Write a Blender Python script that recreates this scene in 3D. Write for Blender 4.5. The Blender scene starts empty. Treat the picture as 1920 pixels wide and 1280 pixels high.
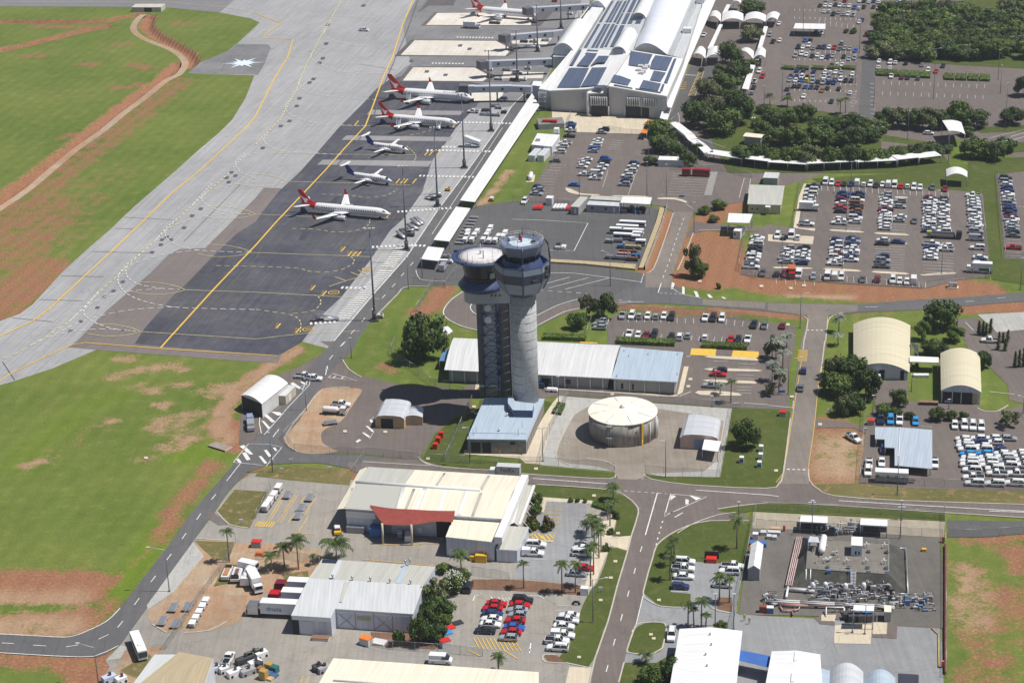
# airport seen from the air: camera, light, ground, pavements, markings, buildings, aircraft, vehicles, plants, poles (positions in photo pixels at their real ground point)
import bpy,math,random
import numpy as np
from mathutils import Vector,Matrix
sc=bpy.context.scene
COL=sc.collection
random.seed(7)
R=math.radians
F,TH,RO,H=3733.0,R(22.5),R(-1.75),238.0
cF=Vector((0,math.cos(TH),-math.sin(TH)))
cU0=Vector((0,math.sin(TH),math.cos(TH)))
cR0=Vector((1,0,0))
cR=cR0*math.cos(RO)+cU0*math.sin(RO)
cU=-cR0*math.sin(RO)+cU0*math.cos(RO)
cam=bpy.data.objects.new('camera',bpy.data.cameras.new('camera'))
COL.objects.link(cam)
cam.matrix_world=Matrix.Translation((0,0,H))@Matrix((cR,cU,-cF)).transposed().to_4x4()
cam.data.sensor_width=36
cam.data.lens=36*F/1920
cam.data.clip_start=10
cam.data.clip_end=20000
sc.camera=cam
SUN_EL,SUN_AZ=R(62),R(94)
w=bpy.data.worlds.new('World');sc.world=w;w.use_nodes=True
nt=w.node_tree;bg=nt.nodes['Background']
sky=nt.nodes.new('ShaderNodeTexSky');sky.sky_type='NISHITA';sky.sun_disc=False
sky.sun_elevation=SUN_EL;sky.sun_rotation=SUN_AZ
sky.air_density=1.0;sky.dust_density=1.0
nt.links.new(sky.outputs[0],bg.inputs[0]);bg.inputs[1].default_value=0.055
sl=bpy.data.lights.new('sun','SUN');sl.energy=4.8;sl.angle=R(.53);sl.color=(1,.955,.88)
so=bpy.data.objects.new('sun',sl);COL.objects.link(so)
sd=Vector((math.sin(SUN_AZ)*math.cos(SUN_EL),math.cos(SUN_AZ)*math.cos(SUN_EL),math.sin(SUN_EL)))
so.rotation_euler=sd.to_track_quat('Z','Y').to_euler();so.location=(0,600,400)
sc.view_settings.view_transform='Standard';sc.view_settings.look='None'
sc.view_settings.exposure=0.06;sc.view_settings.gamma=1
sc.cycles.max_bounces=4;sc.cycles.diffuse_bounces=2;sc.cycles.transparent_max_bounces=12
def G(x,y,z=0.0):
 d=cF*F+cR*(x-960)-cU*(y-640)
 k=(z-H)/d.z
 return Vector((d.x*k,d.y*k,z))
def P(p):
 q=Vector(p)-Vector((0,0,H));k=F/q.dot(cF)
 return 960+q.dot(cR)*k,640-q.dot(cU)*k
def HT(x,yb,yt):
 b=G(x,yb);a=P(b)[1];c=P(b+Vector((0,0,10)))[1]
 return 10*(yb-yt)/(a-c)
def A(tx,ty,*f):
 return[(480*tx+f[i]/4,320*ty+f[i+1]/4)for i in range(0,len(f),2)]
def pr(*f):return[(f[i],f[i+1])for i in range(0,len(f),2)]
def wp(pts,z=0):return[G(x,y,z)for x,y in pts]
def spline(pts,n=5,closed=False):
 out=[];m=len(pts)
 rng=range(m if closed else m-1)
 for i in rng:
  if closed:p0,p1,p2,p3=(Vector(pts[(i+k)%m])for k in(-1,0,1,2))
  else:p0,p1,p2,p3=Vector(pts[max(i-1,0)]),Vector(pts[i]),Vector(pts[i+1]),Vector(pts[min(i+2,m-1)])
  for k in range(n):
   t=k/n
   out.append(.5*((2*p1)+(p2-p0)*t+(2*p0-5*p1+4*p2-p3)*t*t+(3*p1-p0-3*p2+p3)*t**3))
 if not closed:out.append(Vector(pts[-1]))
 return[tuple(p)for p in out]
MATS={}
def newmat(name):
 m=bpy.data.materials.new(name);m.use_nodes=True
 n=m.node_tree;b=n.nodes['Principled BSDF']
 MATS[name]=m
 return m,n,b
def N(n,t,**k):
 x=n.nodes.new(t)
 for a,v in k.items():setattr(x,a,v)
 return x
def noise(n,vec,scale,detail=3,rough=.55):
 x=N(n,'ShaderNodeTexNoise');x.inputs['Scale'].default_value=scale
 x.inputs['Detail'].default_value=detail;x.inputs['Roughness'].default_value=rough
 n.links.new(vec,x.inputs['Vector']);return x.outputs['Fac']
def rng_(n,s,a,b,c,d):
 x=N(n,'ShaderNodeMapRange');n.links.new(s,x.inputs[0])
 for i,v in enumerate((a,b,c,d)):x.inputs[i+1].default_value=v
 return x.outputs[0]
def mth(n,op,a,b=None,c=None):
 x=N(n,'ShaderNodeMath',operation=op)
 for i,v in enumerate((a,b,c)):
  if v is None:continue
  if isinstance(v,(int,float)):x.inputs[i].default_value=v
  else:n.links.new(v,x.inputs[i])
 return x.outputs[0]
def mixc(n,f,a,b,blend='MIX'):
 x=N(n,'ShaderNodeMix',data_type='RGBA',blend_type=blend)
 if isinstance(f,(int,float)):x.inputs[0].default_value=f
 else:n.links.new(f,x.inputs[0])
 for i,v in((6,a),(7,b)):
  if isinstance(v,tuple):x.inputs[i].default_value=(*v[:3],1)
  else:n.links.new(v,x.inputs[i])
 return x.outputs[2]
def grey(n,s):
 x=N(n,'ShaderNodeCombineColor')
 for i in range(3):n.links.new(s,x.inputs[i])
 return x.outputs[0]
def objvec(n,rot=0,scale=(1,1,1)):
 t=N(n,'ShaderNodeTexCoord');m=N(n,'ShaderNodeMapping')
 m.inputs['Rotation'].default_value=(0,0,rot);m.inputs['Scale'].default_value=scale
 n.links.new(t.outputs['Object'],m.inputs[0]);return m.outputs[0]
def mat(name,col,rough=.6,metal=0.0,var=.12,scale=.35,spec=None,bump=0):
 if name in MATS:return MATS[name]
 m,n,b=newmat(name);v=objvec(n)
 f=rng_(n,noise(n,v,scale,4),.3,.7,1-var,1+var)
 n.links.new(mixc(n,1.0,col,grey(n,f),'MULTIPLY'),b.inputs['Base Color'])
 b.inputs['Roughness'].default_value=rough;b.inputs['Metallic'].default_value=metal
 if spec is not None:b.inputs['Specular IOR Level'].default_value=spec
 if bump:
  bp=N(n,'ShaderNodeBump');bp.inputs['Strength'].default_value=bump;bp.inputs['Distance'].default_value=.05
  n.links.new(noise(n,v,4,3),bp.inputs['Height']);n.links.new(bp.outputs[0],b.inputs['Normal'])
 return m
def roofmat(name,col,pitch=1.2,var=.08,line=.88,rough=.45,metal=0.0,stain=.17):
 if name in MATS:return MATS[name]
 m,n,b=newmat(name)
 t=N(n,'ShaderNodeUVMap');s=N(n,'ShaderNodeSeparateXYZ');n.links.new(t.outputs[0],s.inputs[0])
 fr=mth(n,'FRACT',mth(n,'DIVIDE',s.outputs[0],pitch))
 ln=rng_(n,mth(n,'ABSOLUTE',mth(n,'SUBTRACT',fr,.5)),.40,.5,1,line)
 mp=N(n,'ShaderNodeMapping');mp.inputs['Scale'].default_value=(1.1,.06,1);n.links.new(t.outputs[0],mp.inputs[0])
 st=rng_(n,noise(n,mp.outputs[0],1,4,.6),.3,.75,1+stain*.4,1-stain)
 pn=N(n,'ShaderNodeTexWhiteNoise',noise_dimensions='1D')
 n.links.new(mth(n,'FLOOR',mth(n,'DIVIDE',s.outputs[0],pitch)),pn.inputs['W'])
 pv=rng_(n,pn.outputs[0],0,1,1-var,1+var*.3)
 tot=mth(n,'MULTIPLY',mth(n,'MULTIPLY',ln,st),pv)
 n.links.new(mixc(n,1.0,col,grey(n,tot),'MULTIPLY'),b.inputs['Base Color'])
 b.inputs['Roughness'].default_value=rough;b.inputs['Metallic'].default_value=metal
 bp=N(n,'ShaderNodeBump');bp.inputs['Strength'].default_value=.12;bp.inputs['Distance'].default_value=.05
 n.links.new(mth(n,'SINE',mth(n,'MULTIPLY',s.outputs[0],2*math.pi/pitch)),bp.inputs['Height'])
 n.links.new(bp.outputs[0],b.inputs['Normal'])
 return m
def asphalt(name,col,var=.14,patch=None,pf=.5,ps=.03,tint=None,rot=0,streak=.1,joint=0,fine=.12):
 if name in MATS:return MATS[name]
 m,n,b=newmat(name);v=objvec(n,rot)
 big=rng_(n,noise(n,v,.018,4,.6),.3,.7,1-var,1+var)
 mid=rng_(n,noise(n,v,.25,4,.65),.3,.7,1-var*.6,1+var*.6)
 fn=rng_(n,noise(n,v,3.0,3,.7),.25,.75,1-fine,1+fine)
 sv=N(n,'ShaderNodeMapping');sv.inputs['Scale'].default_value=(1.2,.03,1);n.links.new(v,sv.inputs[0])
 st=rng_(n,noise(n,sv.outputs[0],1,3),.35,.7,1+streak*.5,1-streak)
 tot=mth(n,'MULTIPLY',mth(n,'MULTIPLY',big,mid),mth(n,'MULTIPLY',fn,st))
 tot=mth(n,'MULTIPLY',tot,rng_(n,noise(n,v,.7,3,.6),.62,.74,1,.80))
 vo=N(n,'ShaderNodeTexVoronoi',feature='DISTANCE_TO_EDGE');vo.inputs['Scale'].default_value=.05
 wv=N(n,'ShaderNodeVectorMath',operation='ADD');n.links.new(v,wv.inputs[0]);nw=N(n,'ShaderNodeTexNoise');nw.inputs['Scale'].default_value=.15;n.links.new(v,nw.inputs['Vector'])
 sw_=N(n,'ShaderNodeVectorMath',operation='SCALE');sw_.inputs['Scale'].default_value=9;n.links.new(nw.outputs['Color'],sw_.inputs[0]);n.links.new(sw_.outputs[0],wv.inputs[1]);n.links.new(wv.outputs[0],vo.inputs['Vector'])
 tot=mth(n,'MULTIPLY',tot,rng_(n,vo.outputs['Distance'],.0,.012,.84,1))
 if joint:
  s=N(n,'ShaderNodeSeparateXYZ');n.links.new(v,s.inputs[0])
  for ax,pt in((0,joint),(1,joint*1.6)):
   fr=mth(n,'FRACT',mth(n,'DIVIDE',s.outputs[ax],pt))
   tot=mth(n,'MULTIPLY',tot,rng_(n,fr,0,.035,.86,1))
 c=col
 if patch:
  c=mixc(n,rng_(n,noise(n,v,ps,5,.7),.5-.1,.5+.12,0,pf),col,patch)
 n.links.new(mixc(n,1.0,c,grey(n,tot),'MULTIPLY'),b.inputs['Base Color'])
 b.inputs['Roughness'].default_value=.85;b.inputs['Specular IOR Level'].default_value=.3
 return m
GREEN1,GREEN2,DRY=(.100,.148,.028),(.147,.184,.042),(.24,.20,.09)
SOIL1,SOIL2,TAN=(.32,.150,.080),(.22,.105,.065),(.40,.30,.20)
def groundmat():
 m,n,b=newmat('ground_grass_soil');v=objvec(n)
 at=N(n,'ShaderNodeVertexColor',layer_name='zones')
 s=N(n,'ShaderNodeSeparateColor');n.links.new(at.outputs[0],s.inputs[0])
 nb=noise(n,v,.02,5,.6);nm=noise(n,v,.18,6,.7);nf=noise(n,v,1.3,4,.75)
 sv=N(n,'ShaderNodeMapping');sv.inputs['Rotation'].default_value=(0,0,-SITE);sv.inputs['Scale'].default_value=(.35,.02,1)
 n.links.new(v,sv.inputs[0]);ns=noise(n,sv.outputs[0],1,4,.6)
 g=mixc(n,rng_(n,nb,.35,.65,0,1),GREEN1,GREEN2)
 g=mixc(n,rng_(n,ns,.45,.75,0,.5),g,(.16,.165,.05))
 g=mixc(n,rng_(n,nm,.55,.8,0,.55),g,DRY)
 g=mixc(n,s.outputs[1],g,(.125,.19,.02))
 so_=mixc(n,rng_(n,nm,.35,.65,0,1),SOIL1,SOIL2)
 so_=mixc(n,rng_(n,nf,.5,.8,0,.6),so_,TAN)
 so_=mixc(n,s.outputs[2],so_,TAN)
 k=mth(n,'ADD',s.outputs[0],mth(n,'ADD',mth(n,'MULTIPLY',mth(n,'SUBTRACT',nm,.5),1.5),mth(n,'MULTIPLY',mth(n,'SUBTRACT',nf,.5),.8)))
 c=mixc(n,rng_(n,k,.38,.72,0,1),g,so_)
 tot=mth(n,'MULTIPLY',rng_(n,nf,.25,.75,.78,1.22),rng_(n,nm,.3,.7,.88,1.12))
 mw=N(n,'ShaderNodeMapping');mw.inputs['Rotation'].default_value=(0,0,-SITE);n.links.new(v,mw.inputs[0]);sx=N(n,'ShaderNodeSeparateXYZ');n.links.new(mw.outputs[0],sx.inputs[0])
 tot=mth(n,'MULTIPLY',tot,rng_(n,mth(n,'SINE',mth(n,'ADD',mth(n,'MULTIPLY',sx.outputs[0],1.15),mth(n,'MULTIPLY',nb,9))),-1,1,.96,1.04))
 n.links.new(mixc(n,1.0,c,grey(n,tot),'MULTIPLY'),b.inputs['Base Color'])
 b.inputs['Roughness'].default_value=.95;b.inputs['Specular IOR Level'].default_value=.1
 return m
def lawnmat(name,c1,c2,dry,dr=.5):
 m,n,b=newmat(name);v=objvec(n)
 nb=noise(n,v,.05,4,.6);nm=noise(n,v,.35,6,.7);nf=noise(n,v,2.0,3,.7)
 g=mixc(n,rng_(n,nb,.35,.65,0,1),c1,c2)
 g=mixc(n,rng_(n,nm,.52,.72,0,dr),g,dry)
 n.links.new(mixc(n,1.0,g,grey(n,rng_(n,nf,.25,.75,.78,1.22)),'MULTIPLY'),b.inputs['Base Color'])
 b.inputs['Roughness'].default_value=.95;b.inputs['Specular IOR Level'].default_value=.1
 return m
class MB:
 def __init__(s):s.v=[];s.f=[];s.m=[];s.uv=[];s.sm=[]
 def face(s,pts,mi=0,uv=None,sm=False):
  i=len(s.v);s.v+=[tuple(p)for p in pts];s.f.append(tuple(range(i,i+len(pts))))
  s.m.append(mi);s.uv.append(uv);s.sm.append(sm)
 def box(s,c,sx,sy,sz,rot=0,mi=0,top=1.0,skip_bottom=True):
  ca,sa=math.cos(rot),math.sin(rot);q=[]
  for z,k in((0,1),(sz,top)):
   for a,b in((-1,-1),(1,-1),(1,1),(-1,1)):
    x,y=a*sx/2*k,b*sy/2*k
    q.append((c[0]+x*ca-y*sa,c[1]+x*sa+y*ca,c[2]+z))
  s._hex(q,mi)
 def _hex(s,q,mi=0):
  i=len(s.v);s.v+=q
  for f in((0,3,2,1),(4,5,6,7),(0,1,5,4),(1,2,6,5),(2,3,7,6),(3,0,4,7)):
   s.f.append(tuple(i+k for k in f));s.m.append(mi);s.uv.append(None);s.sm.append(False)
 def obox(s,o,a,b,h,mi=0):
  o,a,b=Vector(o),Vector((*a[:2],0))if len(a)==2 else Vector(a),Vector((*b[:2],0))if len(b)==2 else Vector(b)
  u=Vector((0,0,h));q=[o,o+a,o+a+b,o+b]
  s._hex([tuple(p)for p in q]+[tuple(p+u)for p in q],mi)
 def prism(s,poly,z0,z1,mi=0,mt=None,bottom=False):
  n=len(poly);ar=sum(poly[i][0]*poly[(i+1)%n][1]-poly[(i+1)%n][0]*poly[i][1]for i in range(n))
  if ar<0:poly=poly[::-1]
  zz=z1 if callable(z1)else(lambda p:z1)
  t=[(p[0],p[1],zz(p))for p in poly];bt=[(p[0],p[1],z0)for p in poly]
  for i in range(n):
   j=(i+1)%n;L=math.dist(poly[i][:2],poly[j][:2])
   s.face([bt[i],bt[j],t[j],t[i]],mi,[(0,z0),(L,z0),(L,t[j][2]),(0,t[i][2])])
  s.face(t,mi if mt is None else mt,[(p[0],p[1])for p in t])
  if bottom:s.face(bt[::-1],mi)
 def ring(s,rings,mi=0,sm=True,cap0=True,cap1=True,closed=True):
  i0=len(s.v);n=len(rings[0])
  for r_ in rings:s.v+=[tuple(p)for p in r_]
  for a in range(len(rings)-1):
   for k in range(n if closed else n-1):
    k2=(k+1)%n;q=(i0+a*n+k,i0+a*n+k2,i0+(a+1)*n+k2,i0+(a+1)*n+k)
    s.f.append(q);s.m.append(mi);s.uv.append(None);s.sm.append(sm)
  if closed:
   if cap0:s.f.append(tuple(i0+k for k in range(n))[::-1]);s.m.append(mi);s.uv.append(None);s.sm.append(False)
   if cap1:s.f.append(tuple(i0+(len(rings)-1)*n+k for k in range(n)));s.m.append(mi);s.uv.append(None);s.sm.append(False)
 def cyl(s,p0,p1,r0,r1=None,n=8,mi=0,sm=True,caps=True):
  r1=r0 if r1 is None else r1;p0,p1=Vector(p0),Vector(p1);d=(p1-p0).normalized()
  a=d.orthogonal().normalized();b=d.cross(a)
  if abs(d.z)>.999:a,b=Vector((1,0,0)),Vector((0,1,0))if d.z>0 else Vector((0,-1,0))
  cs=[(math.cos(2*math.pi*k/n),math.sin(2*math.pi*k/n))for k in range(n)]
  s.ring([[p0+a*(r0*c)+b*(r0*t)for c,t in cs],[p1+a*(r1*c)+b*(r1*t)for c,t in cs]],mi,sm,caps,caps)
 def lathe(s,c,prof,n=24,mi=0,sm=True,rot=0,cap=True):
  c=Vector(c)
  s.ring([[c+Vector((r*math.cos(rot+2*math.pi*k/n),r*math.sin(rot+2*math.pi*k/n),z))for k in range(n)]for r,z in prof],mi,sm,cap,cap)
 def tube(s,pts,r,n=6,mi=0):
  for a,b in zip(pts,pts[1:]):s.cyl(a,b,r,r,n,mi)
 def ball(s,c,r,n=8,mi=0,sz=1.0):
  m=max(4,n//2)
  s.lathe(c,[(r*math.sin(math.pi*k/m)+.001,-r*sz*math.cos(math.pi*k/m))for k in range(m+1)],n,mi)
 def sheet(s,poly,z,mi=0):
  n=len(poly);ar=sum(poly[i][0]*poly[(i+1)%n][1]-poly[(i+1)%n][0]*poly[i][1]for i in range(n))
  if ar<0:poly=poly[::-1]
  s.face([(p[0],p[1],z)for p in poly],mi,[(p[0],p[1])for p in poly])
 def ribbon(s,pts,w,z,mi=0):
  n=len(pts);L=[];Rr=[]
  for i,p in enumerate(pts):
   a=Vector(pts[max(i-1,0)][:2]);b=Vector(pts[min(i+1,n-1)][:2]);d=(b-a)
   if d.length<1e-6:d=Vector((1,0))
   d.normalize();q=Vector((-d.y,d.x))*w/2;p=Vector(p[:2])
   L.append((*(p+q),z));Rr.append((*(p-q),z))
  for i in range(n-1):s.face([Rr[i],Rr[i+1],L[i+1],L[i]],mi)
 def dashes(s,pts,w,on,off,z,mi=0):
  for seg in cut(pts,on,off):s.ribbon(seg,w,z,mi)
 def build(s,name,mats,parent=None,world=True,loc=None):
  me=bpy.data.meshes.new(name)
  off=Vector(loc)if loc is not None else(Vector(parent.location)if parent is not None and world else Vector((0,0,0)))
  vv=[(a[0]-off.x,a[1]-off.y,a[2]-off.z)for a in s.v]
  me.from_pydata(vv,[],s.f)
  if not isinstance(mats,(list,tuple)):mats=[mats]
  for m in mats:me.materials.append(m)
  me.polygons.foreach_set('material_index',s.m)
  me.polygons.foreach_set('use_smooth',s.sm)
  if any(u is not None for u in s.uv):
   uvl=me.uv_layers.new(name='UVMap');fl=[]
   for f,u in zip(s.f,s.uv):
    if u is None:fl+=[0.0]*(2*len(f))
    else:
     for a in u:fl+=[a[0],a[1]]
   uvl.data.foreach_set('uv',fl)
  me.update()
  o=bpy.data.objects.new(name,me);COL.objects.link(o)
  if parent is not None:o.parent=parent
  if loc is not None:o.location=loc
  return o
def cut(pts,on,off):
 pts=[Vector(p[:2])for p in pts];out=[];cur=[pts[0]];t=0;drawing=True;lim=on
 for a,b in zip(pts,pts[1:]):
  L=(b-a).length;d=0
  while L-d>lim-t:
   d+=lim-t;q=a+(b-a)*(d/L)
   if drawing:out.append(cur+[q])
   drawing=not drawing;cur=[q];t=0;lim=on if drawing else off
  t+=L-d
  if drawing:cur.append(b)
 if drawing and len(cur)>1:out.append(cur)
 return out
def tag(o,label=None,cat=None,group=None,kind=None):
 if label:o['label']=label
 if cat:o['category']=cat
 if group:o['group']=group
 if kind:o['kind']=kind
 return o
def thing(name,label,cat,loc=(0,0,0),rz=0,group=None):
 o=bpy.data.objects.new(name,None);o.empty_display_size=.5;COL.objects.link(o)
 o.location=loc;o.rotation_euler=(0,0,rz);tag(o,label,cat,group);return o
def copy_tree(o,parent=None):
 c=o.copy();COL.objects.link(c);c.parent=parent
 for ch in o.children:copy_tree(ch,c)
 return c
def rot2(v,a):return Vector((v[0]*math.cos(a)-v[1]*math.sin(a),v[0]*math.sin(a)+v[1]*math.cos(a)))
_d=G(607,320)-G(312,640);SITE=math.atan2(_d.y,_d.x)-math.pi/2
def axis(*v):return np.concatenate(v)
gx=axis([-9000,-3000,-1200,-600],np.arange(-380,381,2.0),[600,1200,3000,9000])
gy=axis([-3000,-600,0,200,300],np.arange(345,1180,2.0),[1240,1400,2000,4000,12000])
X,Y=np.meshgrid(gx,gy);Z=np.zeros_like(X);zone=np.zeros(X.shape+(3,))
def dist_line(pts):
 D=np.full(X.shape,1e9)
 for(x0,y0),(x1,y1)in zip(pts,pts[1:]):
  dx,dy=x1-x0,y1-y0;L=dx*dx+dy*dy+1e-9
  t=np.clip(((X-x0)*dx+(Y-y0)*dy)/L,0,1)
  D=np.minimum(D,np.hypot(X-x0-t*dx,Y-y0-t*dy))
 return D
def stroke(px,wid,feather,ch,val,dig=0):
 global Z
 D=dist_line([tuple(G(*p).xy)for p in px])
 k=np.clip(1-(D-wid/2)/feather,0,1)
 zone[...,ch]=np.maximum(zone[...,ch],k*val)if val>0 else zone[...,ch]*(1-k)
 if dig:Z-=k*k*(3-2*k)*dig
S,LU,TN=0,1,2
trench1=A(0,0,0,158,300,160,600,160,800,155,920,130,1040,110)
trench2=A(0,0,-40,385,200,335,400,285,560,245,700,215,800,200)
trench3=A(0,0,1120,120,1100,200,1180,270,1300,330,1400,390,1440,440,1420,500)
trench4=A(0,0,1330,480,1270,540,1170,620,1000,740,850,850,700,970,560,1080,420,1180,300,1280)+A(0,1,160,90,0,215,-60,260)
for t in(trench1,trench2,trench3,trench4):
 stroke(t,4,5,S,.95);stroke(t,1.6,3.4,S,1,dig=2.4)
stroke(A(0,0,1300,620,900,950,480,1270)+A(0,1,400,60,250,200,60,330),12,12,S,.58)
stroke(A(0,1,230,260,260,400,150,520,60,640),22,16,S,.60)
stroke(A(0,1,330,740,250,820,100,940,0,1020),14,14,S,.72)
stroke(A(0,1,600,220,480,300,380,380,420,480),14,22,S,.45)
for q in(A(0,0,1000,480,1100,520),A(0,0,880,335,950,335),A(0,0,620,480,700,485),A(0,0,200,420,300,420),A(0,0,1330,175,1390,180),A(0,0,860,660,1060,640),A(0,0,280,200,700,205),A(0,0,760,1060,880,1010),A(0,0,500,1020,700,1000)):
 stroke(q,4,8,S,.62)
stroke(A(0,0,0,400,120,440),10,30,S,.3)
stroke(A(0,1,700,90,880,20),8,16,S,.42)
for q,wd in((A(0,2,860,265,1050,215,1250,180,1380,200),5),(A(0,2,1060,340,1150,370),4),(A(0,2,1300,320,1370,325),3),(A(0,2,1560,350,1700,350,1640,400),6),(A(0,2,1170,480,1230,490),3),(A(0,2,1200,640,1300,590,1450,545),8),(A(0,2,1280,790,1380,740,1420,690),8),(A(0,2,230,930,330,890),3.5),(A(0,2,800,620,840,600),2),(A(0,2,1080,880,1110,880),2),(A(0,2,900,130,980,130),4)):
 stroke(q,wd*.8,5,S,.62);stroke(q,wd,5,TN,.5)
stroke(A(0,2,420,820,620,720,800,640),4,14,S,.36)
bank=A(1,2,300,60,100,190)+A(0,2,1900,260,1760,400,1680,520,1640,640,1700,740)
stroke(bank,4,4,S,.78);stroke(bank,3,3,TN,.5)
stroke(A(0,2,1780,640,1780,780),6,5,S,.95)
stroke(A(0,2,1600,920,1480,1060,1380,1180,1290,1280)+A(0,3,1300,20,1200,200),3,5,S,.7)
stroke(A(0,3,1200,200,900,480,780,620),.6,1.5,S,.55)
stroke(A(0,2,1420,830,1550,850),7,7,LU,.8);stroke(A(0,3,1250,90,1080,350,880,610),4,5,LU,.8)
stroke(A(0,2,120,940,330,720,560,540,850,420),3,8,LU,.4)
stroke(A(0,3,0,560,300,560,600,560),12,7,S,.85);stroke(A(0,3,0,660,250,680,520,650),5,5,TN,.5)
stroke(A(0,3,0,860,250,850,480,860,580,800),8,6,S,.8);stroke(A(0,3,0,860,250,850,480,860),5,5,TN,.6)
stroke(A(0,3,0,745,300,745,500,720),2,4,LU,.3)
stroke(A(0,3,830,660,840,740),2,4,S,.7);stroke(A(0,3,480,900,660,880),2,4,S,.8)
stroke(A(0,3,0,1080,400,1110,640,1160,600,1270),5,6,S,.75)
stroke(A(0,3,640,1130,900,1150,850,1250),9,7,S,.8)
stroke(A(1,1,1400,890,1330,1020,1230,1060),5,5,S,.8);stroke(A(1,1,1330,800,1440,810),4,5,S,.6)
stroke(A(1,2,960,180,1020,220),3,4,S,.6)
stroke(A(2,1,190,950,300,970,420,955),7,5,S,.85)
stroke(A(2,1,1230,800,1500,830,1700,800,1900,860)+A(3,1,0,860,400,900,800,920,1150,900,1400,880,1600,900),12,6,S,.85)
stroke(A(3,1,100,950,600,950),1,3,TN,.8)
stroke(A(2,1,1400,480,1560,540,1620,680,1500,760,1350,700,1300,500),9,9,S,.8)
stroke(A(2,1,1420,400,1600,290,1720,260),7,6,S,.85)
stroke(A(2,1,800,1010,1300,1060,1900,1060)+A(3,1,0,1070,200,1090),3,5,S,.8)
stroke(A(3,1,1380,1040,1920,1020),5,4,S,.95)
stroke(A(3,1,560,1075,1100,1075),2,3,S,.5)
stroke(A(2,1,1180,330,1100,560,1010,760),6,3,S,.75);stroke(A(2,1,1460,620,1620,640,1600,780,1300,800),10,6,S,.8);stroke(A(2,1,1500,270,1740,250),7,4,S,.8)
stroke(A(2,0,1480,1120,1700,1180),9,4,S,.9)
stroke(A(1,1,1900,0,1800,140,1660,270),2.5,3,TN,.6);stroke(A(1,1,1900,0,1800,140,1660,270),2.5,3,S,.7)
for q,wd,vl in((A(3,3,1500,420,1540,600,1500,800,1560,950),7,.62),(A(3,3,1890,320,1960,420),8,.7),(A(3,3,1680,640,1900,600,1960,760,1700,830),9,.62),(A(3,3,1600,1150,1720,1110),8,.6),(A(3,3,1500,1270,1700,1300),8,.6),(A(3,3,1500,200,1700,225,1900,185),2,.75),(A(3,3,1780,960,1960,1000),3,.5)):
 stroke(q,wd*.8,6,S,vl)
stroke(A(3,3,1480,460,1500,800),5,6,TN,.5)
stroke(A(3,2,430,700,560,850,480,1050),20,6,S,.72);stroke(A(3,2,540,780,540,950),6,8,TN,.7)
stroke(A(3,2,700,1110,1300,1140,1900,1160),4,6,S,.5);stroke(A(3,2,700,1110,1900,1150),4,6,TN,.7)
stroke(A(3,2,0,930,20,960),3,5,S,.7)
stroke(A(2,2,1700,960,1860,950,1640,1010),2,4,S,.6)
stroke(A(1,2,20,1000,300,1000,740,1000),6,5,S,.6);stroke(A(1,2,20,1030,700,1060),3,3,S,.9)
nv=X.size
idx=np.arange(nv).reshape(X.shape)
co=np.stack([X,Y,Z],-1).reshape(-1,3)
fa=np.stack([idx[:-1,:-1],idx[:-1,1:],idx[1:,1:],idx[1:,:-1]],-1).reshape(-1,4)
me=bpy.data.meshes.new('ground');me.from_pydata(co.tolist(),[],fa.tolist())
ca=me.color_attributes.new('zones','FLOAT_COLOR','POINT')
ca.data.foreach_set('color',np.concatenate([zone.reshape(-1,3),np.ones((nv,1))],1).astype(np.float32).ravel())
me.materials.append(groundmat());ground=bpy.data.objects.new('ground',me);COL.objects.link(ground)
tag(ground,'airfield ground of green grass with bare red earth patches',kind='structure')
conc=asphalt('pale_taxiway',(.36,.36,.37),.08,patch=(.29,.295,.315),pf=.7,ps=.012,rot=-SITE,streak=.16,joint=7.5,fine=.04)
dark=asphalt('dark_apron_asphalt',(.066,.068,.092),.25,patch=(.11,.108,.118),pf=.8,ps=.03,rot=-SITE,streak=.2)
brown=asphalt('brown_apron_asphalt',(.185,.160,.155),.08,rot=-SITE)
midg=asphalt('grey_gate_asphalt',(.215,.215,.225),.15,patch=(.14,.14,.15),pf=.6,ps=.03,rot=-SITE)
lotb=asphalt('brown_car_park_asphalt',(.158,.134,.124),.09,patch=(.135,.115,.108),pf=.6,ps=.04)
gsea=asphalt('dark_grey_yard_asphalt',(.105,.105,.108),.1)
road=asphalt('grey_road_asphalt',(.112,.112,.120),.08,patch=(.145,.14,.14),pf=.5,ps=.03)
roadb=asphalt('brown_road_asphalt',(.148,.124,.116),.08,patch=(.18,.155,.145),pf=.5,ps=.05)
roadt=asphalt('worn_tan_road_asphalt',(.215,.187,.165),.1,patch=(.175,.155,.14),pf=.7,ps=.05)
yard=asphalt('pale_yard_asphalt',(.27,.258,.242),.12,patch=(.35,.31,.26),pf=.6,ps=.03)
lgrey=asphalt('light_grey_asphalt',(.275,.282,.295),.10,patch=(.22,.222,.232),pf=.6,ps=.03)
cmpd=asphalt('compound_dark_asphalt',(.135,.126,.117),.12,patch=(.18,.165,.148),pf=.5,ps=.06)
cpad=asphalt('white_concrete_pad',(.66,.635,.60),.05,patch=(.58,.48,.36),pf=.5,ps=.05,rot=-SITE,joint=6,fine=.04)
ctan=asphalt('tan_concrete',(.56,.49,.38),.08,fine=.05)
gravel=asphalt('grey_gravel',(.40,.395,.38),.08,fine=.25)
pconc=asphalt('grey_tank_yard_asphalt',(.245,.210,.175),.10,patch=(.32,.285,.25),pf=.7,ps=.05)
patchm=asphalt('resurfaced_strip_asphalt',(.27,.265,.27),.08,rot=-SITE)
mulch=asphalt('bark_mulch',(.17,.095,.062),.2,fine=.3)
dirt=asphalt('red_dirt',(.37,.225,.140),.16,patch=(.38,.31,.22),pf=.8,ps=.12,fine=.2)
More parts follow.
